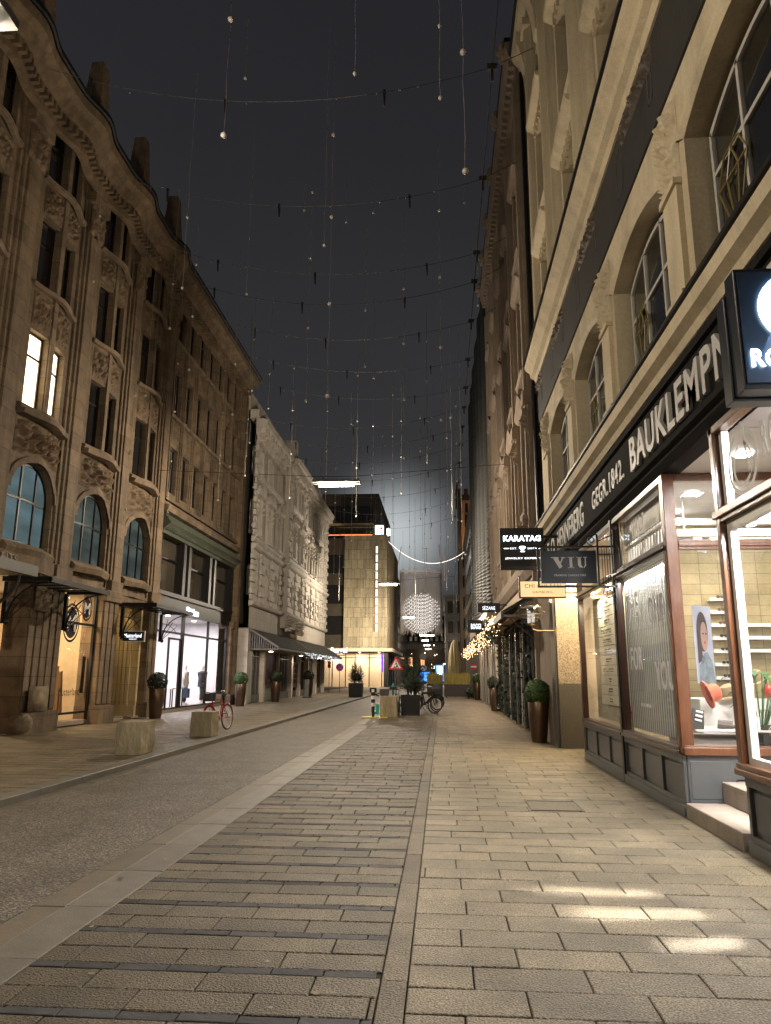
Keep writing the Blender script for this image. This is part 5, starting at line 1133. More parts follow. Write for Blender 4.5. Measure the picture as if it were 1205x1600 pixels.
# ------------------------------------------------------------------ projecting signs on the right
t = T('jewellery_blade_sign', 'large black lit blade sign reading KARATAG above the round lamp', 'sign', (1.87, 17.05, 4.45)); g = MB(); g.box(1.37, 2.37, 17.0, 17.14, 3.96, 4.93); g.box(2.37, 2.7, 17.04, 17.1, 4.7, 4.76); g.box(2.37, 2.7, 17.04, 17.1, 4.1, 4.16); g.build('box', K.black, t, bevel=.006)
text(t, 'KARATAG', (1.45, 16.998, 4.62), XC, YU, .85, .13, K.e_letterb, ext=.01, bold=.02); text(t, 'EST.', (1.60, 16.998, 4.43), XC, YU, .16, .04, K.e_letter, ext=.006); text(t, '2007', (1.99, 16.998, 4.43), XC, YU, .16, .04, K.e_letter, ext=.006); text(t, 'JEWELRY EXPERTS', (1.48, 16.998, 4.19), XC, YU, .82, .05, K.e_letter, ext=.006, bold=.02)
g = MB(); g.box(1.46, 1.57, 16.992, 16.999, 4.445, 4.455); g.box(2.17, 2.28, 16.992, 16.999, 4.445, 4.455)
for p in (((1.80, 4.47), (1.84, 4.50), (1.915, 4.50), (1.955, 4.47), (1.877, 4.40)),): g.prism([(a, 16.992, b) for a, b in p], (0, .006, 0))
g.box(1.83, 1.925, 16.992, 16.999, 4.37, 4.385); g.build('gem_mark', K.e_letterb, t)
t = T('eyewear_blade_sign', 'navy blade sign reading VIU hung from a scrolled iron bracket', 'sign', (2.07, 12.15, 3.32)); g = MB(); g.box(1.63, 2.52, 12.12, 12.18, 3.06, 3.59); g.build('board', K.navy, t, bevel=.004)
g = MB(); Z0, Z1 = 3.02, 3.64
for a in ((1.59, 2.84, Z1, Z1 + .03), (1.59, 2.84, Z0 - .03, Z0), (1.57, 1.60, Z0 - .03, Z1 + .03), (2.535, 2.565, Z0, Z1 + .22), (2.80, 2.84, Z0 - .4, Z1 + .3)): g.box(a[0], a[1], 12.13, 12.17, a[2], a[3])
g.box(2.555, 2.80, 12.14, 12.16, Z1 - .12, Z1 - .10)
def scroll(c, r, turns, s, a0, flip=1): return [(c[0] + flip * r * (1 - i / 26. * .85) * math.cos(a0 + s * i / 26. * turns * 2 * math.pi), 12.15, c[1] + r * (1 - i / 26. * .85) * math.sin(a0 + s * i / 26. * turns * 2 * math.pi)) for i in range(26)]
g.tube(scroll((2.70, Z0 - .12), .10, 1.6, 1, 1.5), .009, 5); g.tube(scroll((2.46, Z1 + .12), .08, 1.4, -1, -1.5), .009, 5)
g.tube([(2.60 + .24 * math.sin(a) * 1., 12.15, Z0 - .02 - .34 * (1 - math.cos(a))) for a in [k * math.pi / 20 for k in range(11)]], .012, 5); g.tube([(2.55 - .3 * math.sin(a), 12.15, Z1 + .22 - .2 * (1 - math.cos(a))) for a in [k * math.pi / 20 for k in range(11)]], .010, 5); g.tube([(2.55, 12.15, Z1 + .1), (2.82, 12.15, Z1 + .22)], .010, 5)
for k in range(5): g.tube([(2.62 + k * .04, 12.15, Z0), (2.62 + k * .04, 12.15, Z1)], .006, 4)
g.build('iron_bracket', K.iron, t)
g = MB(); yy = 12.115                                                # serif letters V I U with stencil gaps
P_ = lambda pts: g.prism([(1.63 + a * .89, yy, 3.06 + b * .53) for a, b in pts], (0, .008, 0))
P_([(.21, .80), (.30, .80), (.385, .50), (.33, .44)]); P_([(.385, .80), (.42, .80), (.36, .60), (.345, .62)]); P_([(.18, .79), (.33, .79), (.33, .77), (.18, .77)]); P_([(.36, .79), (.445, .79), (.445, .77), (.36, .77)])
P_([(.515, .80), (.565, .80), (.565, .46), (.515, .46)]); P_([(.485, .80), (.595, .80), (.595, .78), (.485, .78)]); P_([(.485, .48), (.595, .48), (.595, .46), (.485, .46)])
P_([(.665, .80), (.72, .80), (.72, .56), (.76, .47), (.70, .47), (.665, .54)]); P_([(.635, .80), (.74, .80), (.74, .78), (.635, .78)]); P_([(.79, .80), (.81, .80), (.81, .54), (.775, .46), (.765, .48), (.79, .55)]); P_([(.765, .80), (.835, .80), (.835, .78), (.765, .78)])
g.build('letters', K.ltgrey, t); text(t, 'FRAMING CHARACTERS', (1.84, 12.118, 3.17), XC, YU, .50, .032, K.ltgrey, ext=.004, bold=.01)
t = T('cream_blade_sign', 'small cream lit sign reading CHI CHI FAN HAMBURG just above the round lamp', 'sign', (2.2, 16.35, 3.43)); g = MB(); g.box(1.70, 2.71, 16.3, 16.4, 3.24, 3.62); g.box(1.70, 1.73, 16.32, 16.38, 3.62, 3.72); g.box(2.71, 2.95, 16.33, 16.37, 3.50, 3.53); g.box(2.71, 2.95, 16.33, 16.37, 3.34, 3.37); g.build('frame', K.iron, t)
g = MB(); g.box(1.73, 2.69, 16.29, 16.3, 3.265, 3.60); g.build('face', K.e_cream, t); text(t, 'CHI CHI FAN', (1.82, 16.288, 3.46), XC, YU, .78, .085, K.woodd, ext=.003); text(t, 'HAMBURG', (1.99, 16.288, 3.34), XC, YU, .42, .05, K.woodd, ext=.003)
t = T('globe_wall_lamp', 'clear glass globe lamp on a brass arm below the cream sign', 'wall lamp', (2.6, 17.5, 3.0)); c = (2.07, 17.5, 3.03); g = MB(); g.sphere(c, .30, 24, 14); g.build('globe', K.globe, t, smooth='all')
g = MB(); g.tube([(2.62, 17.5, 2.60), (2.2, 17.5, 2.60), (2.11, 17.5, 2.64), (2.07, 17.5, 2.74)], .024, 8); g.lathe([(.09, 0), (.06, .05), (.04, .06)], (2.07, 17.5, 2.73), 12); g.box(2.60, 2.64, 17.44, 17.56, 2.52, 2.68); g.sphere((1.765, 17.5, 3.03), .03, 6, 5); g.sphere((2.375, 17.5, 3.03), .03, 6, 5); g.build('arm', mat('brass', (.12, .085, .05), rough=.5, metal=.6), t)
g = MB(); g.lathe([(.23, 0), (.24, .015), (.04, .04)], (2.07, 17.5, 3.14), 20); g.lathe([(.22, 0), (.23, .012), (.06, .03)], (2.07, 17.5, 2.98), 20); g.lathe([(.20, 0), (.21, .012), (.06, .03)], (2.07, 17.5, 2.90), 20); g.build('louvre', K.whitew, t)
g = MB(); g.lathe([(.04, 0), (.04, .28)], (2.03, 17.5, 2.78), 10); g.lathe([(.035, 0), (.035, .2)], (2.12, 17.5, 2.80), 10); g.build('lamp_tube', emis('faint_tube', (1, .9, .8), .5), t)
t = T('porcelain_blade_sign', 'dark blue halo-lit blade sign with white letters at the picture edge', 'sign', (2.6, 4.75, 3.85)); g = MB(); g.box(1.98, 3.0, 4.68, 4.84, 3.42, 4.28); g.box(1.965, 3.0, 4.84, 4.98, 3.40, 4.16); g.build('box', K.navy, t, bevel=.01)
g = MB(); g.box(2.0, 3.0, 4.672, 4.68, 3.46, 4.25); g.build('face', K.navyb, t); text(t, 'ROSENTHAL', (2.035, 4.665, 3.565), XC, YU, .86, .125, K.e_letterb, ext=.012, bold=.02)
g = MB(); n = 30; g.prism([(2.36 + .25 * math.cos(2 * math.pi * i / n), 4.655, 3.98 + .25 * math.sin(2 * math.pi * i / n)) for i in range(n)], (0, .012, 0)); g.build('disc', K.e_letterb, t)
aim('sign_halo', (2.35, 4.60, 3.85), (2.4, 4.68, 3.8), 1.2, (.55, .75, 1), .4, .5, t)
for lab, x0, x1, y, z0, z1, s_ in (('small black sign reading SEZANE above the sparkling garland', 1.45, 2.35, 30, 4.05, 4.42, 'S\u00c9ZANE'), ('small black sign with chunky white letters beyond the garland', 1.45, 2.4, 42, 3.9, 4.6, 'BOGGI')):
    t = T('black_blade_sign', lab, 'sign', ((x0 + x1) / 2, y, z0)); g = MB(); g.box(x0, x1, y, y + .08, z0, z1); g.box(x1, 2.7, y + .02, y + .05, z1 - .1, z1 - .05); g.build('board', K.black, t)
    k = .17 if y < 35 else .3; text(t, s_, (x0 + .2, y - .004, (z0 + z1) / 2 - k * .5), XC, YU, (x1 - x0) - .4, k, K.e_letter, ext=.004, bold=.02 if y > 35 else 0)
# garland of little lights along the black awning
g = MB(); g2 = MB(); r3 = random.Random(11)
for _ in range(1500):
    y = 23.5 + 30 * r3.random(); x = 1.66 + r3.gauss(0, .09); z = 3.02 + r3.gauss(0, .14) + (.18 if y < 27 else 0)
    g.sphere((x, y, z), .0075 + .0045 * (y / 30), 4, 3)
for _ in range(2600):
    y = 23.5 + 30 * r3.random(); p = Vector((1.68 + r3.gauss(0, .1), y, 3.0 + r3.gauss(0, .13))); a = Vector((r3.gauss(0, 1), r3.gauss(0, 1), r3.gauss(0, 1))).normalized() * .07; b = Vector((r3.gauss(0, 1), r3.gauss(0, 1), r3.gauss(0, 1))).normalized() * .03
    g2.poly(p - a, p + b, p + a, p - b)
t = T('garland', 'fir garland sparkling with warm lights along the edge of the black awnings', 'garland', (1.67, 38, 3.0)); g2.build('fir_sprays', K.fir, t, rec=False); tag(g.build('fairy_lights', K.e_spark, t, rec=False), kind='stuff'); light('garland_glow', 'AREA', (1.6, 38, 2.8), 40, (1, .66, .38), 28, .15, rot=(0, 0, math.pi / 2), parent=t)
# ------------------------------------------------------------------ potted box balls
def potball(x, y, z, lab, dark=False, k=1., grp='bronze planters with clipped box balls'):
    t = T('box_ball_planter', lab, 'planter', (x, y, z), group=grp); g = MB()
    g.lathe([(.001, 0), (.185 * k, 0), (.215 * k, .25 * k), (.245 * k, .6 * k), (.255 * k, .96 * k), (.24 * k, .985 * k), (.225 * k, .96 * k), (.22 * k, .9 * k), (.001, .9 * k)], (x, y, z), 28); g.build('pot', K.pot, t, smooth=True)
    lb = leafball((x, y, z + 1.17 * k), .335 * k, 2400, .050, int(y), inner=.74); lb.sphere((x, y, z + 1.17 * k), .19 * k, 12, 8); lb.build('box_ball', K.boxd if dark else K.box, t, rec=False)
    g = MB(); g.tube([(x, y, z + .88 * k), (x, y, z + 1.1 * k)], .03, 6); g.build('stem', K.bark, t); return t
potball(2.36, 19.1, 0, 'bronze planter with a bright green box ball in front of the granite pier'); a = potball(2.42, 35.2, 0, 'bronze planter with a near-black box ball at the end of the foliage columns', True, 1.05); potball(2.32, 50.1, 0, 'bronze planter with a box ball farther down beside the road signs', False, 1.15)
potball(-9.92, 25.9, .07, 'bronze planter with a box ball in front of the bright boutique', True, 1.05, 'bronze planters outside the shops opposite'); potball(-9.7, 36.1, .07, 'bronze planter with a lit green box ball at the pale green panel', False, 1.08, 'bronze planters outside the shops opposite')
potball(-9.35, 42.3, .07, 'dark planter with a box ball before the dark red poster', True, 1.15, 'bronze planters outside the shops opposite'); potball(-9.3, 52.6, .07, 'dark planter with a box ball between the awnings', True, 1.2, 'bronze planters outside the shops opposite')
# ------------------------------------------------------------------ stone blocks
def block(x0, x1, y0, y1, z, h, lab, cut=0):
    g = MB(); m_ = bmesh.new(); bmesh.ops.create_cube(m_, size=1); bmesh.ops.subdivide_edges(m_, edges=m_.edges, cuts=7, use_grid_fill=True); r3 = random.Random(int(y0 * 10))
    for v in m_.verts:
        c = v.co; k = 1 + .05 * (c.z < .45) * (-c.z); c.x = c.x * k; v.co.x += .012 * math.sin(c.z * 7 + c.y * 5) + r3.uniform(-.006, .006); v.co.y += r3.uniform(-.006, .006)
        if cut and c.z < -.2 and c.x > .15: q = (c.x - .15) * (-.2 - c.z); v.co.x -= q * .9; v.co.y += q * .9
    me = bpy.data.meshes.new('stone_block')
    for v in m_.verts: v.co = Vector((v.co.x * (x1 - x0), v.co.y * (y1 - y0), (v.co.z + .5) * h))
    m_.to_mesh(me); m_.free(); me.materials.append(K.stoneblock); o = bpy.data.objects.new('stone_block', me); COL.objects.link(o); o.location = ((x0 + x1) / 2, (y0 + y1) / 2, z); BASE[o.name] = Vector(o.location)
    mo = o.modifiers.new('b', 'BEVEL'); mo.width = .015; mo.segments = 2; mo.limit_method = 'ANGLE'; tag(o, lab, 'stone block', 'sandstone blocks beside the road')
block(-6.2, -5.70, 14.25, 14.95, .075, .62, 'mossy sandstone block with a broken lower corner at the kerb, nearest the viewer', 1)
block(-6.22, -5.68, 18.6, 19.2, .075, .60, 'straight-edged sandstone block with the red bicycle behind it'); block(-2.36, -1.72, 29.0, 29.6, 0, .80, 'sandstone block between the striped scooter and the black fir planter')
# ------------------------------------------------------------------ bicycles
def bike(name, lab, frame, rim=None, basket=None, grp=None):
    t = T(name, lab, 'bicycle', (0, 0, 0), group=grp); w0, w1 = (0, -.54, .34), (0, .54, .34)
    for c in (w0, w1):
        g = MB(); n = 28; g.tube([(0, c[1] + .335 * math.cos(2 * math.pi * i / n), c[2] + .335 * math.sin(2 * math.pi * i / n)) for i in range(n)], .019, 7, closed=True); wt = g.build('tyre', K.rubber, t)
        g = MB(); g.tube([(0, c[1] + .305 * math.cos(2 * math.pi * i / n), c[2] + .305 * math.sin(2 * math.pi * i / n)) for i in range(n)], .012, 6, closed=True)
        for i in range(18): a = 2 * math.pi * i / 18; g.tube([(.02 * (-1) ** i, c[1], c[2]), (0, c[1] + .3 * math.cos(a), c[2] + .3 * math.sin(a))], .0018, 3)
        g.tube([(-.05, c[1], c[2]), (.05, c[1], c[2])], .022, 8); g.build('rim', rim or K.chrome, wt)
        g = MB(); n = 12; g.tube([(0, c[1] + .37 * math.cos(a), c[2] + .37 * math.sin(a)) for a in [math.pi * (.15 + .8 * i / n) for i in range(n + 1)]], .018, 5); g.build('mudguard', frame, t)
    bb = (0, -.08, .30); st = (0, -.24, .80); hd = (0, .34, .84); hb = (0, .37, .70); g = MB()
    for a, b, r_ in ((bb, st, .018), (st, hd, .016), (bb, hb, .021), (hd, hb, .022), ((.03, -.54, .34), (.01, -.08, .30), .011), ((-.03, -.54, .34), (-.01, -.08, .30), .011), ((.03, -.54, .34), (.01, -.23, .76), .009), ((-.03, -.54, .34), (-.01, -.23, .76), .009), ((.04, .54, .34), (.04, .40, .66), .012), ((-.04, .54, .34), (-.04, .40, .66), .012), ((-.04, .40, .66), (.04, .40, .66), .015), (hb, (0, .395, .64), .02)): g.tube([a, b], r_, 8)
    g.build('frame', frame, t, smooth=True)
    g = MB(); g.tube([st, (0, -.27, .94)], .013, 7); g.add([(a * (.085 if y < -.3 else .03), y, z) for y, z in ((-.42, .965), (-.32, .97), (-.14, .96)) for a in (-1, 1)] + [(0, -.42, .93), (0, -.14, .94)], [(0, 1, 3, 2), (2, 3, 5, 4), (0, 1, 6), (4, 5, 7), (0, 2, 6), (1, 3, 6), (2, 4, 7, 6), (3, 5, 7, 6)]); g.build('saddle', K.rubber, t)
    g = MB(); g.tube([hd, (0, .32, .98)], .014, 7); g.tube([(-.28, .18, 1.04), (-.22, .28, 1.04), (0, .34, 1.0), (.22, .28, 1.04), (.28, .18, 1.04)], .012, 7); g.build('handlebar', K.chrome, t)
    g = MB(); g.lathe([(.09, -.004), (.09, .004)], (0, 0, 0), 18); g.v = [(p[2] + .05, bb[1] + p[0], bb[2] + p[1]) for p in g.v]; g.tube([(.06, -.08, .30), (.07, -.0, .16)], .01, 5); g.tube([(-.06, -.08, .30), (-.07, -.16, .44)], .01, 5); g.box(.07, .15, -.03, .03, .15, .17); g.box(-.15, -.07, -.19, -.13, .43, .45); g.build('crank', K.iron, t)
    if basket:
        g = MB(); n = 12
        for i in range(n):
            for a0, a1 in ((0, 0),): a = 2 * math.pi * i / n; g.tube([(.15 * math.cos(a), .52 + .12 * math.sin(a), .80), (.18 * math.cos(a), .52 + .15 * math.sin(a), 1.02)], .005, 4)
        for z, q in ((.80, 0), (.87, .3), (.94, .6), (1.02, 1)): g.tube([((.15 + .03 * q) * math.cos(2 * math.pi * i / 20), .52 + (.12 + .03 * q) * math.sin(2 * math.pi * i / 20), z) for i in range(20)], .007, 5, closed=True)
        g.lathe([(.001, 0), (.15, 0), (.175, .2)], (0, .52, .805), 16, sy=.82); g.build('basket', basket, t)
    return t
def put(t, loc, rz, ry=0.): t.location = loc; t.rotation_euler = (0, ry, rz); return t
put(bike('bicycle', 'red bicycle with a front basket parked behind the sandstone block', K.red, K.whitew, K.planterg), (-6.13, 20.7, .075), math.radians(170), .05)
b2 = put(bike('bicycle', 'dark bicycle leaning next to the black fir planter, its wheel edge-on to the pavement', K.iron, K.chrome, None, 'parked bicycles behind the fir planter'), (-.80, 32.4, 0), math.radians(-62), .1)
for lab, lc, rz in (('bicycle parked second from the fir planter', (-.72, 33.9, 0), -58), ('bicycle with a pale front mudguard standing at the long grass planter', (-.72, 35.6, 0), -66), ('bicycle half hidden between the block and the fir planter', (-1.75, 31.2, 0), 172)):
    clone(b2, loc=lc, label=lab).rotation_euler = (0, .08, math.radians(rz))
g = MB(); g.box(-.40, -.08, 35.6, 35.9, .95, 1.15); tag(g.build('bicycle_crate', K.planterg), 'small grey crate carried on a parked bicycle', 'crate')
# scooter
t = T('electric_scooter', 'rental e-scooter with black and white striped stem standing on a yellow plate', 'scooter', (-2.6, 28.9, 0)); x, y = -2.62, 28.9
g = MB()
for k in range(3): g.tube([(x, y, .42 + k * .26), (x, y, .55 + k * .26)], .075, 10)
g.build('stem_white', K.swhite, t); g = MB()
for k in range(3): g.tube([(x, y, .55 + k * .26 if k < 2 else 1.05), (x, y, .68 + k * .26 if k < 2 else 1.08)], .076, 10)
g.tube([(x, y, .2), (x, y, .42)], .06, 8); g.box(x - .13, x + .13, y - .05, y + .05, .93, 1.10); g.tube([(x - .02, y, .9), (x + .2, y + .1, .8)], .03, 6); g.build('stem_black', K.rubber, t)
g = MB(); n = 18; g.tube([(x, y + .1 + .13 * math.cos(2 * math.pi * i / n), .17 + .13 * math.sin(2 * math.pi * i / n)) for i in range(n)], .045, 8, closed=True); g.build('wheel', K.rubber, t)
g = MB(); g.box(x + .02, x + .16, y + .15, y + 1.0, .12, .22); g.box(x + .10, x + .22, y, y + .1, .12, .5); g.build('deck', K.teal, t); g = MB(); g.box(x - .42, x + .55, y - .25, y + .5, .0, .03); g.build('base_plate', K.yellow, t)
t = T('rental_bicycle_handlebar', 'teal handlebar post of a rental bicycle behind the sandstone block', 'bicycle', (-1.9, 30.6, 0)); g = MB(); g.tube([(-1.95, 30.5, .3), (-1.98, 30.6, 1.1), (-1.95, 30.6, 1.25)], .045, 8); g.build('post', K.teal, t); g = MB(); g.tube([(-2.2, 30.55, 1.02), (-1.98, 30.6, 1.06), (-1.7, 30.55, 1.02)], .022, 6); n = 18
g.tube([(-1.72, 30.5 + .32 * math.cos(2 * math.pi * i / n), .34 + .32 * math.sin(2 * math.pi * i / n)) for i in range(n)], .028, 6, closed=True); g.box(-2.1, -1.85, 30.4, 30.7, 1.02, 1.12); g.build('wheel', K.rubber, t)
g = MB(); g.prism([(-2.36, 29.1, .80), (-2.06, 29.1, .80), (-2.02, 29.1, 1.06), (-2.4, 29.1, 1.06)], (0, .26, 0)); o = g.build('bicycle_basket', K.planterg); tag(o, 'dark basket standing on the sandstone block beside the scooter', 'basket')
# ------------------------------------------------------------------ planters with firs
def fir(x, y, z, w, h, k, seed, lab, wd=.85):
    t = T('fir_planter', lab, 'planter', (x, y, z), group='square black planters with young firs'); g = MB(); g.prism([(x - w * .47, y - w * .47, z), (x + w * .47, y - w * .47, z), (x + w * .47, y + w * .47, z), (x - w * .47, y + w * .47, z)], (0, 0, .03))
    a = w / 2; g.add([(x + sx * a * q, y + sy * a * q, zz) for q, zz in ((.92, z + .02), (1, z + h)) for sx, sy in ((-1, -1), (1, -1), (1, 1), (-1, 1))], [(0, 1, 2, 3), (0, 1, 5, 4), (1, 2, 6, 5), (2, 3, 7, 6), (3, 0, 4, 7), (4, 5, 6, 7)]); g.build('box', K.planter, t, bevel=.01)
    r3 = random.Random(seed); g = MB(); tr = MB()
    for s_ in range(12):
        bx, by = x + r3.uniform(-.32, .32) * w, y + r3.uniform(-.32, .32) * w; H = k * r3.uniform(.55, 1.05); lean = Vector((r3.uniform(-.16, .16) * wd, r3.uniform(-.12, .12), 0)); tr.tube([(bx, by, z + h), Vector((bx, by, z + h + H)) + lean * H], [.02, .004], 5)
        for i in range(44):
            q = .04 + .96 * i / 44; c = Vector((bx, by, z + h + H * q)) + lean * H * q; a = r3.uniform(0, 6.3); L_ = (.46 * (1 - q) + .07) * wd * r3.uniform(.7, 1.15); d = Vector((math.cos(a), math.sin(a), r3.uniform(.35, .95))).normalized()
            m_ = max(5, int(L_ * 46))
            for j in range(m_):
                p = c + d * L_ * j / m_
                for _ in range(3): v = (d * .6 + Vector((r3.gauss(0, 1), r3.gauss(0, 1), r3.gauss(0, 1) * .6))).normalized() * r3.uniform(.035, .065); u = v.cross(d).normalized() * .0065; g.poly(p - u, p + u, p + v)
    tr.build('stem', K.bark, t); g.build('needles', K.fir, t, rec=False)
fir(-1.27, 30.9, 0, .78, .82, 1.6, 3, 'square black planter with a dark young fir beside the parked bicycles', 1.25); fir(-5.9, 52, .07, .95, .95, 1.5, 8, 'square black planter with a young fir standing at the far kerb', 1.05)
# grass planters
def grassp(x0, x1, y, lab, seed):
    t = T('grass_planter', lab, 'planter', ((x0 + x1) / 2, y, 0), group='long grey planters with dry grasses'); g = MB(); g.box(x0, x1, y, y + .7, .1, .95); g.build('trough', K.planterg, t, bevel=.01); g = MB(); g.box(x0 + .1, x0 + .2, y + .1, y + .2, 0, .1); g.box(x1 - .2, x1 - .1, y + .1, y + .2, 0, .1); g.build('castors', K.rubber, t)
    g = MB(); r3 = random.Random(seed)
    for _ in range(900):
        p = Vector((r3.uniform(x0 + .05, x1 - .05), y + r3.uniform(.05, .6), .9)); h = r3.uniform(.45, .95); l = Vector((r3.gauss(0, .12), r3.gauss(0, .12), 1)) * h; w = Vector((.014, 0, 0)); g.poly(p - w, p + w, p + l * .6 + w * .6 + Vector((.01, 0, 0)), p + l, p + l * .6 - w * .6)
    g.build('grass', K.reed, t, rec=False)
grassp(-1.1, .05, 56, 'shorter grey planter with yellow dry grass behind the bicycles', 1); grassp(.15, 2.0, 54, 'longer grey planter with yellow dry grass beneath the folded parasol', 2)
# folded parasol
t = T('folded_parasol', 'tall folded cream parasol standing behind the grass planters', 'parasol', (.95, 57, 0)); g = MB(); n = 40; prof = [(.03, 5.2 - 1.0), (.2, 3.95), (.34, 3.3), (.43, 2.5), (.44, 1.8), (.3, 1.6)]
vs = []
for r_, z in prof:
    for j in range(n): a = 2 * math.pi * j / n; q = r_ * (1 + .17 * math.sin(a * 9 + z)); vs.append((.95 + q * math.cos(a), 57 + q * math.sin(a), z))
g.add(vs, [(i * n + j, i * n + (j + 1) % n, (i + 1) * n + (j + 1) % n, (i + 1) * n + j) for i in range(5) for j in range(n)]); g.build('canopy', K.canvas, t, smooth='all'); g = MB(); g.tube([(.95, 57, 0), (.95, 57, 4.3)], .04, 8); g.build('pole', K.chrome, t)
t = leafball((.95, 56.9, 1.4), .38, 500, .12, 12, sz=1.4); tag(t.build('wrapped_cover', K.canvas), 'pale crumpled protective cover wrapped low round the parasol pole', 'cover')
tag(leafball((2.15, 53.2, .45), .5, 900, .16, 22, sz=.8).build('fir_branches', K.fir, rec=False), 'pile of cut fir branches lying by the longer grass planter', 'fir branches')
# ------------------------------------------------------------------ road signs
def pole(t, x, y, h, r=.03): g = MB(); g.tube([(x, y, 0), (x, y, h)], r, 8); g.build('pole', K.chrome, t)
t = T('roadworks_sign', 'red and white triangular roadworks warning sign behind the fir planter', 'road sign', (-2.15, 33, 0)); pole(t, -2.0, 33, 1.8)
def tri(c, r, y, q=1.): return [(c[0] + r * math.cos(a), y, c[1] + r * math.sin(a)) for a in (math.pi / 2, math.pi * 7 / 6, math.pi * 11 / 6)]
g = MB(); g.prism(tri((-2.0, 2.0), .38, 32.92), (0, .02, 0)); g.build('plate', K.sred, t); g = MB(); g.prism(tri((-2.0, 2.0), .255, 32.905), (0, .012, 0)); g.build('face', K.swhite, t)
g = MB(); g.prism([(-2.12, 32.895, 1.89), (-2.0, 32.895, 1.89), (-2.06, 32.895, 1.96)], (0, .008, 0)); g.tube([(-1.90, 32.9, 1.89), (-1.95, 32.9, 2.02), (-1.99, 32.9, 2.12)], .022, 5); g.tube([(-1.99, 32.9, 1.89), (-1.95, 32.9, 2.02)], .02, 5); g.tube([(-1.99, 32.9, 2.10), (-2.05, 32.9, 2.0)], .014, 5); g.sphere((-1.985, 32.9, 2.17), .025, 6, 5); g.build('figure', K.iron, t)
def disc(c, r, y, n=24): return [(c[0] + r * math.cos(2 * math.pi * i / n), y, c[1] + r * math.sin(2 * math.pi * i / n)) for i in range(n)]
for lab, x, y, h, kind in (('round red and blue no-stopping sign by the pale building', -8.95, 66, 2.5, 'stop'), ('narrow red and white road sign seen at an angle beside the awnings', -9.35, 62.5, 2.9, 'narrow'), ('round blue arrow sign beyond the fir planter', -1.8, 74, 2.55, 'blue'), ('red no-entry sign on a pole beyond the black awnings', 2.75, 66, 2.6, 'entry'), ('grey back of a round sign above the blue arrow sign', -1.9, 76.5, 3.7, 'back')):
    t = T('road_sign', lab, 'road sign', (x, y, 0)); pole(t, x, y, h); c = (x, h - .3)
    r_ = {'entry': .24, 'stop': .34, 'blue': .3, 'back': .27, 'narrow': .3}[kind]; 
    if kind == 'narrow':
        g = MB(); g.box(x - .12, x + .12, y - .05, y - .03, h - .8, h - .1); g.build('plate', K.sred, t); g = MB(); g.box(x - .09, x + .09, y - .06, y - .05, h - .5, h - .36); g.build('bar', K.swhite, t); continue
    g = MB(); g.prism(disc(c, r_ * (1.3 if kind == 'back' else 1), y - .05), (0, .02, 0)); g.build('plate', {'stop': K.sred, 'blue': K.swhite, 'entry': K.sred, 'back': K.irong}[kind], t)
    if kind == 'entry': g = MB(); g.box(x - .25, x + .25, y - .065, y - .05, c[1] - .06, c[1] + .06); g.build('bar', K.swhite, t)
    if kind in ('stop', 'blue'): g = MB(); g.prism(disc(c, r_ * .84, y - .062), (0, .012, 0)); g.build('face', K.blue, t)
    if kind == 'stop': g = MB(); [g.obox((x, y - .07, c[1]), (.6, .01, .06), ry=a) for a in (.78, -.78)]; g.build('cross', K.sred, t)
    if kind == 'blue': g = MB(); g.obox((x - .02, y - .07, c[1] - .02), (.38, .01, .08), ry=.78); g.obox((x - .12, y - .07, c[1] - .1), (.2, .01, .08)); g.obox((x - .14, y - .07, c[1] - .06), (.08, .01, .2)); g.build('arrow', K.swhite, t)
t = T('poster_stand', 'small pale display stand on the pavement between the dark planters', 'stand', (-9.0, 50, .07)); g = MB(); g.box(-9.1, -8.85, 50, 50.05, .1, 1.25); g.build('panel', mat('stand_panel', (.5, .5, .46), (.2, .3, .35), rough=.4, scale=4), t); g = MB(); g.box(-9.2, -8.6, 49.8, 50.3, .07, .12); g.build('base', K.iron, t)
# ------------------------------------------------------------------ curtain sculpture and its lit wire
t = T('curtain_of_light_sculpture', 'hanging cylinder of thin rods with a glowing sphere of tiny lights, over the street', 'sculpture', (-2.7, 100, 15))
cx, cy, rr_ = -2.75, 101.5, 2.85; rod = MB(); gl = MB(); r3 = random.Random(4)
for i in range(96):
    a = 2 * math.pi * i / 96; x, y = cx + rr_ * math.cos(a), cy + rr_ * .8 * math.sin(a); zb = 7.2 + r3.uniform(-.6, .4); rod.tube([(x, y, 15.2), (x, y, zb)], .028, 4)
for i in range(19):
    for j in range(6):
        x = cx - rr_ + 2 * rr_ * (i + .5 + .16 * j) / 19; y = cy - rr_ * .8 + 1.6 * rr_ * (j + .5) / 6
        if ((x - cx) / rr_) ** 2 + ((y - cy) / rr_ / .8) ** 2 > 1: continue
        rod.tube([(x, y, 15.2), (x, y, 7.3)], .006, 3, cap=False)
        k = 2.75 ** 2 - (x - cx) ** 2 - (y - cy) ** 2
        if k <= 0: continue
        k = math.sqrt(k); z = 9.8 - k
        while z < 9.8 + k: gl.tube([(x, y, z), (x, y, z + .13)], .05, 4); z += .5
rod.build('rods', mat('rod_grey', (.34, .32, .31), rough=.5), t, rec=False); tag(gl.build('glow_rods', emis('rod_tips', (1, .93, .86), .85), t, rec=False), kind='stuff')
g = MB()
for q in range(3): g.tube([(cx + (rr_ + .05) * math.cos(2 * math.pi * i / 32), cy + (rr_ * .8 + .05) * math.sin(2 * math.pi * i / 32), 15.2 + q * .18 + .05 * math.sin(i * 3)) for i in range(32)], .035, 4, closed=True)
g.tube([(cx + .8, cy, 15.2), (cx + .8, cy, 18.8)], .05, 5); g.tube([(cx + .1, cy, 18.7), (cx + 1.1, cy, 18.7)], .04, 4); g.build('ring', mat('ring_steel', (.6, .55, .5), rough=.4), t)
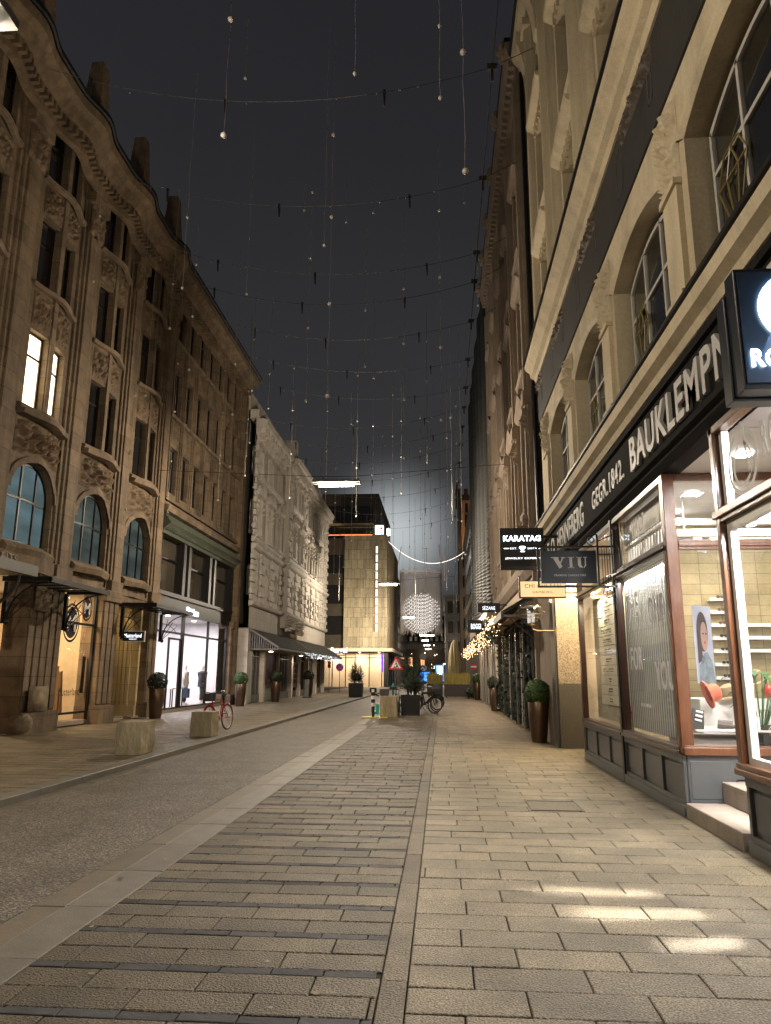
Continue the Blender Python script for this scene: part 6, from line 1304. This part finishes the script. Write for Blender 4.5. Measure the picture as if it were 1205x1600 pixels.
t = T('lit_garland_wire', 'bright wire sagging across the street above the rod curtain sculpture', 'wire lights', (-2, 98, 17)); g = MB(); g.tube(cat((-7.0, 97, 19.0), (4.2, 99, 18.6), 2.7, 24), .035, 5); g.build('wire', emis('lit_wire', (1, .93, .84), 1.5), t); g = MB(); g.mark(); g.tube([(-5.2, 97, 18.2), (-5.6, 97, 15.8)], .05, 5); g.mark(); g.tube([(-.2, 100, 19.0), (-.1, 100, 16)], .07, 5); g.mark(); g.tube([(.6, 100, 18.5), (.5, 100, 14)], .05, 5); g.each('hanger', mat('pink_grey', (.45, .36, .33), rough=.6), t)
# ------------------------------------------------------------------ far end of the street: kiosk, bus, lights
t = T('blue_lit_shop', 'shop with bright blue lit front at the end of the street', 'shop', (-8, 150, 0)); g = MB(); g.box(-9, -2, 150, 156, 0, 3.2); g.build('wall', K.darkb, t); g = MB(); g.box(-4.7, -2.5, 149.9, 150, .3, 1.9); g.build('window', emis2('blue_shelves', (.10, .40, 1), (.005, .02, .08), 1.7, 1.3), t); g = MB(); g.box(-4.8, -2.4, 149.88, 149.95, 1.85, 2.1); g.build('light_strip', K.e_blue, t)
t = T('advertising_column', 'tall screen glowing white with a blue border at the end of the street', 'screen', (-.4, 120, 0)); g = MB(); g.box(-.95, .3, 120, 120.4, .6, 3.1); g.build('housing', K.e_blue, t); g = MB(); g.box(-.7, .0, 119.95, 120, 1.2, 2.9); g.build('screen', K.e_white, t)
t = T('pavilion', 'low pavilion with a row of lit windows across the far square', 'building', (-3, 160, 0)); g = MB(); g.box(-26, 10, 162, 175, 0, 8); g.build('wall', K.darkb2, t); g = MB(); r3 = random.Random(2)
for k in range(26):
    x = -24 + k * 1.3
    if r3.random() < .7: g.box(x, x + .8, 161.9, 162, r3.choice((.8, 3.4)), r3.choice((2.6, 5.2)))
g.build('windows', K.e_amber, t)
g = MB()
for k in range(30): x = r3.uniform(-12, 6); z = r3.choice((2.6, 3.4, 5.5, 7.2)) + r3.uniform(-.4, .4); g.sphere((x, 145 + r3.uniform(-3, 10), z), r3.uniform(.05, .13), 5, 4)
tag(g.build('distant_lights', emis('far_bulbs', (1, .72, .55), 6.)), 'scattered distant lamps glowing over the far square', 'lights', kind='stuff')
g = MB()
for k in range(5): g.box(-3.4 + k * .0, -2.3, 118 + k * 14, 118.3 + k * 14, 7.6 - k * .25, 7.8 - k * .25)
t = T('far_tram_wire_sign', 'dark gantry of letters crossing the street below the sculpture', 'gantry', (-2.5, 112, 6)); g.build('lamp', K.e_tube, t); g = MB(); g.box(-6, 1.6, 112, 112.15, 6.2, 6.3); g.box(-6, 1.6, 112, 112.15, 5.4, 5.5)
for k in range(20): g.box(-5.5 + k * .34, -5.3 + k * .34, 112, 112.1, 5.5, 6.25)
g.build('frame', K.iron, t)
# people-free mannequins, clothes and furniture of the boutique
def mannequin(x, y, z, lab, m2, rz=0, hat=False, bulky=False):
    t = T('shop_mannequin', lab, 'mannequin', (x, y, z)); g = MB(); P_ = lambda a, b, c: (x + a, y + b, z + c)
    g.lathe([(.06, .86), (.15, .92), (.155, 1.0), (.12, 1.15), (.16, 1.35), (.17, 1.44), (.07, 1.50), (.05, 1.56), (.055, 1.58), (.09, 1.66), (.085, 1.76), (.001, 1.82)], (x, y, z), 14, sy=1.15, sx=.75)
    for s_ in (-1, 1):
        g.tube([P_(0, .08 * s_, .92), P_(.02, .09 * s_, .5), P_(0, .09 * s_, .1)], [.085, .058, .036], 8); g.box(x - .04, x + .16, y + .09 * s_ - .04, y + .09 * s_ + .04, z + .03, z + .1); g.tube([P_(0, .19 * s_, 1.42), P_(.02, .24 * s_, 1.15), P_(.12, .2 * s_, .92)], [.05, .038, .025], 7)
    g.lathe([(.001, 0), (.22, 0), (.22, .02)], (x, y, z), 16); g.build('body', K.skin, t, smooth='all'); q = 1.35 if bulky else 1.
    g = MB(); g.lathe([(.17 * q, .78), (.17 * q, 1.0), (.15 * q, 1.15), (.19 * q, 1.38), (.19 * q, 1.46), (.09, 1.52)], (x, y, z), 16, sy=1.25, sx=.85)
    for s_ in (-1, 1): g.tube([P_(0, .2 * s_, 1.42), P_(.02, .27 * s_, 1.15), P_(.08, .25 * s_, .98)], [.075 * q, .06 * q, .05 * q], 8)
    g.build('jacket', m2, t, smooth='all')
    if not hat: g = MB(); [g.tube([P_(0, .08 * s_, .92), P_(.02, .09 * s_, .5), P_(0, .09 * s_, .18)], [.105, .08, .07], 8) for s_ in (-1, 1)]; g.build('trousers', K.cloth if bulky else K.iron, t, smooth='all')
    if hat: g = MB(); g.lathe([(.19, 1.74), (.10, 1.76), (.10, 1.86), (.001, 1.88)], (x, y, z), 14); g.build('hat', K.skin, t)
mannequin(-11.45, 35.6, .2, 'mannequin in a bulky dark jacket in the bright boutique window', K.cloth, bulky=True); mannequin(-11.5, 33.3, .2, 'slim mannequin in a dark dress with a bag in the bright boutique window', mat('pale_top', (.5, .48, .47)))
mannequin(-11.5, 28.6, .2, 'white-dressed mannequin with a hat at the boutique window', K.tilewhite, hat=True); mannequin(-11.6, 27.95, .2, 'white-dressed mannequin standing closest to the passage', K.tilewhite)
mannequin(-10.2, 96.4, .05, 'mannequin in a white coat in the department store window', K.tilewhite); mannequin(-11.1, 96.4, .05, 'mannequin in a dark coat in the department store window', K.cloth)
t = T('clothes_rail', 'clothes rail with purple and dark garments inside the boutique', 'clothes rail', (-13.2, 32, .1)); g = MB(); g.tube([(-12.9, 31.4, .1), (-12.9, 31.4, 1.9), (-12.9, 33.0, 1.9), (-12.9, 33.0, .1)], .02, 6); g.build('rail', K.iron, t)
for k in range(9): g = MB(); g.box(-13.1, -12.75, 31.5 + k * .15, 31.58 + k * .15, .8 + .1 * (k % 3), 1.82); g.build('garment', (K.cloth2, K.cloth, K.irong)[k % 3], t)
t = T('display_table', 'white display table with a folded sweater in the boutique window', 'table', (-11.6, 31.8, .1)); g = MB(); g.box(-11.9, -11.3, 31.3, 32.6, .95, 1.0); g.build('tabletop', K.white, t)
for a, b in ((-11.87, 31.33), (-11.35, 31.33), (-11.87, 32.53), (-11.35, 32.53)): g = MB(); g.box(a, a + .04, b, b + .04, .1, .95); g.build('leg', K.iron, t)
g = MB(); g.box(-11.45, -11.2, 32.9, 33.15, .55, .95); g.tube([(-11.3, 32.93, .95), (-11.3, 33.0, 1.12), (-11.3, 33.12, .95)], .012, 5); tag(g.build('handbag', K.navyb), 'dark handbag beside the slim boutique mannequin', 'handbag')
# delicatessen window
t = T('pendant_lamp', 'cream bell pendant lamp hanging in the warm lit shop window', 'pendant lamp', (-11.5, 21.35, 2.3)); g = MB(); g.lathe([(.34, 0), (.30, .1), (.25, .3), (.14, .62), (.10, .85), (.07, .9)], (-11.5, 21.2, 2.05), 20); g.build('lamp_shade', emis('lamp_shade_glow', (1, .85, .52), .9), t); g = MB(); g.tube([(-11.5, 21.2, 2.9), (-11.5, 21.2, 4.1)], .012, 5); g.build('cord', K.iron, t); light('bulb', 'POINT', (-11.5, 21.2, 2.0), 25, (1, .75, .42), .08, parent=t)
g = MB(); r3 = random.Random(6)
for _ in range(90): g.sphere((-11.6 + r3.gauss(0, .14), 21.45 + r3.gauss(0, .28), 3.72 + r3.gauss(0, .12) * 1.2), .02, 5, 4)
for k in range(24): g.sphere((-11.6, 21.3 + .06 * math.sin(k), 3.5 - k * .045), .022, 5, 4)
tag(g.build('glass_chandelier', emis('crystal_glow', (1, .92, .74), 5.)), 'sparkling chandelier of lit glass drops at the top of the warm shop window', 'chandelier')
t = T('gift_table', 'wooden display table with bottles and boxes in the warm lit window', 'table', (-11.6, 21, .1)); g = MB(); g.box(-11.9, -11.3, 20.6, 21.9, .98, 1.03); g.box(-11.88, -11.32, 20.65, 21.85, .4, .44); g.build('tabletop', K.oak, t)
for a, b in ((-11.88, 20.62), (-11.36, 20.62), (-11.88, 21.82), (-11.36, 21.82)): g = MB(); g.box(a, a + .05, b, b + .05, .1, .98); g.build('leg', K.oak, t)
for k, (m_, yy, h) in enumerate(((K.red, 20.75, .35), (K.swhite, 20.95, .6), (K.blue, 20.98, .3), (K.red, 21.2, .22), (K.coral, 21.5, .2))):
    g = MB(); g.lathe([(.001, 0), (.06, 0), (.06, h * .7), (.02, h * .85), (.02, h)], (-11.5, yy, 1.03), 10); tag(g.build('bottle' if k else 'candle', m_), ('red candle', 'tall white bottle', 'blue tin bottle', 'short red bottle', 'coral jar-like bottle')[k] + ' standing on the wooden display table', 'bottle')
for k in range(3): g = MB(); g.obox((-11.6, 21.95 + k * .22, 1.0), (.04, .2, 1.9 - k * .3), rx=.14); tag(g.build('wooden_board', K.oak), ('tallest', 'middle', 'shortest')[k] + ' wooden board leaning in the warm lit window', 'board')
g = MB(); g.box(-11.8, -11.35, 20.7, 21.6, .46, .75); tag(g.build('gift_box', K.coral), 'orange box on the lower shelf of the wooden display table', 'box')
g = MB(); g.box(-11.1, -11.08, 22.6, 22.8, 1.0, 2.1); tag(g.build('dark_poster', K.iron), 'narrow dark poster on the pale wall of the warm lit window', 'poster')
# ------------------------------------------------------------------ eyewear shop display seen through the entrance window
t = T('portrait_poster', 'pale blue portrait poster of a dark-haired person in the eyewear shop', 'poster', (3.8, 11.3, 1.5)); g = MB(); g.poly((3.66, 11.2, 1.50), (4.02, 11.5, 1.50), (4.02, 11.5, 2.62), (3.66, 11.2, 2.62)); g.build('sheet', mat('poster_blue', (.42, .46, .60), (.34, .38, .5), rough=.4, scale=1.5), t)
def pp(a, b, o=.006): return (3.66 + .36 * a + o * .64, 11.2 + .30 * a - o * .77, 1.50 + 1.12 * b)
def pel(c, r, m_, n, o, mm): g = MB(); g.poly(*[pp(c[0] + r[0] * math.cos(2 * math.pi * i / 20), c[1] + r[1] * math.sin(2 * math.pi * i / 20), o) for i in range(20)]); g.build(n, mm, t)
pel((.45, .66), (.30, .26), 0, 'hair', .006, mat('poster_hair', (.06, .045, .05))); g = MB(); g.poly(pp(.15, .65, .007), pp(.12, .25, .007), pp(.38, .3, .007), pp(.3, .7, .007)); g.build('hair', bpy.data.materials['poster_hair'], t)
pel((.52, .60), (.19, .19), 0, 'face', .010, mat('poster_skin', (.42, .28, .24))); pel((.53, .52), (.055, .016), 0, 'lips', .0115, mat('poster_lips', (.36, .08, .07))); pel((.46, .635), (.045, .014), 0, 'eye', .0115, bpy.data.materials['poster_hair']); pel((.62, .635), (.04, .014), 0, 'eye', .0115, bpy.data.materials['poster_hair']); g = MB(); g.poly(pp(.1, 0, .012), pp(.95, 0, .012), pp(.85, .28, .012), pp(.62, .40, .012), pp(.42, .38, .012), pp(.15, .22, .012)); g.build('sleeve', mat('poster_cloth', (.25, .32, .38), (.08, .1, .13), scale=9), t)
t = T('eyewear_display', 'wall rack of white ledges holding rows of sunglasses on the gold tiles', 'display rack', (4.2, 12.3, 1.2)); g = MB()
for k in range(9):
    z = 2.78 - k * .205; g.box(4.28, 4.72, 12.22, 12.34, z, z + .02); g.box(4.28, 4.72, 12.20, 12.215, z, z + .05)
for k in range(3): z = 2.37 - k * .2; g.box(4.78, 5.4, 12.22, 12.34, z, z + .02); g.box(4.78, 5.4, 12.20, 12.215, z, z + .05)
g.build('ledges', K.white, t)
for k in range(9):
    z = 2.84 - k * .205
    g = MB()
    for c in (4.44, 4.60):
        for s_ in (-.032, .032): g.lathe([(.001, 0), (.028, 0), (.028, .008)], (0, 0, 0), 10); g.v[-30:] = [(c + s_ + p[0], 12.19 - p[2], z + p[1] * .8) for p in g.v[-30:]]
    g.build('sunglasses', K.rubber if k > 2 else mat('amber_glasses', (.12, .07, .03)), t)
g = MB(); g.box(3.0, 5.4, 9.75, 10.5, .36, .86); g.box(3.06, 4.2, 9.55, 10.4, .94, .965); tag(g.build('display_plinth', mat('warm_white_plinth', (.55, .52, .47), rough=.6), bevel=.01), 'white display plinth with gloves and hats behind the entrance window', 'display plinth')
g = MB(); g.box(3.5, 4.6, 10.7, 11.2, .36, 1.30); tag(g.build('display_box', K.white, bevel=.01), 'taller white display box with the felt hats on it', 'display box')
def hat(x, y, z, m_, lab, r=.17, tilt=0): 
    g = MB(); g.lathe([(r * 1.6, .0), (r * 1.55, .02), (r * .95, .03), (r, .08), (r * .9, .15), (r * .5, .18), (.001, .165)], (0, 0, 0), 20, sx=1.15)
    mt = Matrix.Rotation(tilt, 4, 'Y'); g.v = [(mt @ Vector(p) + Vector((x, y, z)))[:] for p in g.v]; tag(g.build('felt_hat', m_, smooth=True, at=(x, y, z)), lab, 'hat', 'felt hats in the shop display')
hat(3.98, 10.75, 1.33, K.tan, 'olive felt hat lying on the white display box', .15, -.25); hat(4.35, 10.95, 1.50, K.tan, 'pale tan felt hat hung above the olive hat', .14, -.35); hat(3.47, 10.3, 1.36, K.coral, 'coral felt hat beside the portrait poster', .10, 1.25); hat(3.45, 6.9, 1.30, K.coral, 'coral felt hat in the nearest shop window', .17, 1.15)
g = MB(); g.lathe([(.001, 0), (.12, .03), (.15, .12), (.08, .19), (.001, .2)], (4.5, 10.75, 1.3), 14); tag(g.build('knit_cap', K.red, smooth='all'), 'bright red knitted cap beside the olive hat', 'cap')
g = MB()
for k in range(5): g.tube([(3.55 + k * .015, 9.78 + k * .02, .99), (3.66 + k * .03, 9.72 - k * .01, 1.0), (3.76 + k * .025, 9.66, .985 + k * .004)], [.022, .02, .012], 6)
g.tube([(3.42, 9.86, 1.02), (3.58, 9.8, 1.0)], [.055, .06], 8); tag(g.build('leather_gloves', mat('grey_leather', (.09, .075, .07), rough=.6)), 'pair of grey leather gloves spread on the white plinth', 'gloves')
t = T('spectacle_tray', 'black tray of white cases standing on the plinth by the corner post', 'tray', (3.15, 9.7, .97)); g = MB(); g.obox((3.14, 9.72, 1.07), (.14, .03, .28), ry=.25, rx=-.5); g.build('board', K.iron, t); g = MB()
for k in range(5): g.obox((3.11 + k * .012, 9.695 - k * .0, .97 + k * .05), (.08, .02, .022), ry=.25, rx=-.5)
g.build('case', K.white, t)
t = T('picture_frame', 'small framed black print propped beside the gloves', 'picture', (3.85, 9.6, .97)); g = MB(); g.obox((3.80, 9.66, 1.03), (.03, .2, .18)); g.build('frame', K.white, t)
g = MB(); g.box(3.85, 4.3, 9.6, 9.75, .80, 1.02); g.build('print', K.iron, t)
g = MB(); n = 24
for r_ in (.03, .055, .08, .10): g.tube([(4.02 + r_ * math.cos(2 * math.pi * i / n), 9.595, .95 + r_ * .8 * math.sin(2 * math.pi * i / n)) for i in range(n)], .0025, 4, closed=True)
g.build('line_drawing', K.white, t)
def plant(x, y, z, n, L_, seed, lab):
    t = T('potted_plant', lab, 'plant', (x, y, z)); r3 = random.Random(seed); g = MB(); g.lathe([(.001, 0), (.1, 0), (.13, .2), (.11, .2), (.001, .18)], (x, y, z), 14); g.build('pot', K.planterg, t); g = MB(); st = MB()
    for i in range(n):
        a = r3.uniform(0, 6.3); h = r3.uniform(.3, 1.) * L_; tip = Vector((x + math.cos(a) * h * .45, y + math.sin(a) * h * .35, z + .2 + h)); st.tube([(x, y, z + .15), tip], .005, 4); d = Vector((math.cos(a), math.sin(a), -.35)).normalized(); sd_ = d.cross(Vector((0, 0, 1))).normalized(); l = r3.uniform(.16, .26); w = l * .22; pts = [tip]
        L2 = [tip + d * l * q + Vector((0, 0, .06 * math.sin(q * 3))) for q in (0, .3, .65, 1)]
        g.add([L2[0], L2[1] - sd_ * w, L2[1], L2[1] + sd_ * w, L2[2] - sd_ * w * .8, L2[2], L2[2] + sd_ * w * .8, L2[3]], [(0, 1, 2), (0, 2, 3), (1, 4, 5, 2), (2, 5, 6, 3), (4, 7, 5), (5, 7, 6)])
    st.build('stems', K.leaf, t); g.build('leaves', K.leaf, t)
plant(3.92, 9.8, .70, 40, .75, 5, 'leafy green plant with broad leaves behind the framed print')
t = T('ceiling_spotlight', 'white cylinder spotlight hanging in the nearest shop', 'spotlight', (3.2, 6.7, 4.1)); g = MB(); g.tube([(3.2, 6.75, 4.11), (3.2, 6.75, 4.0)], .05, 12); g.tube([(3.2, 6.75, 4.0), (3.2, 6.75, 3.72)], .075, 16); g.build('housing', K.white, t, smooth=True); g = MB(); g.tube([(3.2, 6.75, 3.725), (3.2, 6.75, 3.70)], .05, 12); g.build('lens', K.e_white, t)
t = T('track_spotlight', 'white round track spotlight above the eyewear display', 'spotlight', (3.4, 10.6, 3.5)); g = MB(); g.tube([(3.45, 10.6, 4.1), (3.45, 10.6, 3.62)], .012, 6); g.tube([(3.45, 10.6, 3.62), (3.45, 10.6, 3.40)], .11, 16); g.obox((3.7, 10.6, 3.42), (.1, .1, .26), ry=.3); g.box(3.05, 5.2, 10.95, 11.0, 3.55, 3.60); g.build('housing', K.white, t, smooth=True)
g = MB(); g.box(3.02, 3.22, 13.2, 13.45, .8, .92); g.box(3.0, 3.2, 12.6, 13.1, .8, .98); tag(g.build('cardboard_box', K.card), 'small brown cardboard box on the sill of the directory window', 'box')
g = MB(); g.lathe([(.001, 0), (.06, 0), (.07, .05), (.02, .07), (.03, .13), (.001, .14)], (3.1, 12.9, .98), 10); tag(g.build('red_figurine', K.red, smooth=True), 'little red and white figurine on the cardboard box', 'figurine')
g = MB(); g.box(3.2, 4.3, 5.2, 7.2, .36, 1.02); tag(g.build('shop_counter', K.white, bevel=.01), 'white display counter in the nearest shop window', 'counter')
g = MB(); g.box(3.3, 4.6, 7.0, 7.5, .36, .9) if False else g.tube([(3.55, 7.0, 1.02), (3.5, 6.95, 1.2), (3.5, 6.95, 1.3)], [.12, .05, .04], 8); tag(g.build('hat_stand', K.white), 'small white stand under the coral hat of the nearest shop', 'stand')

# slotted board added in the nearest shop to cut the spotlight into pavement streaks
g = MB(); Fac(3.16, -1).wall(g, 3.9, 6.62, .9, 3.6, [(6.10, 6.20, 1.50, 1.90), (5.81, 5.94, 1.40, 1.83), (5.48, 5.60, 1.36, 1.64)], dep=.02); g.tube([(3.17, 6.5, 3.6), (3.17, 6.5, 4.1)], .004, 4); g.tube([(3.17, 4.2, 3.6), (3.17, 4.2, 4.1)], .004, 4)
tag(g.build('beam_mask_board', mat('pale_board', (.60, .60, .58), (.48, .48, .47), rough=.7, scale=3)), 'pale slotted board added in the nearest shop to shape light streaks', 'light mask')
t = T('added_streak_light', 'unseen small spotlight added in the nearest shop to throw pavement streaks', 'spotlight', (5.4, 6.1, 3.6)); g = MB(); g.tube([(5.4, 6.1, 4.1), (5.4, 6.1, 3.65)], .03, 8); g.tube([(5.42, 6.1, 3.68), (5.32, 6.1, 3.55)], .06, 12); g.build('housing', K.iron, t)  # unseen spotlight, added to send streaks through the board's slots
light('beam', 'SPOT', (5.3, 6.1, 3.52), 6500, WH, .09, spot=26, parent=t, look=(3.17, 5.86, 1.68))
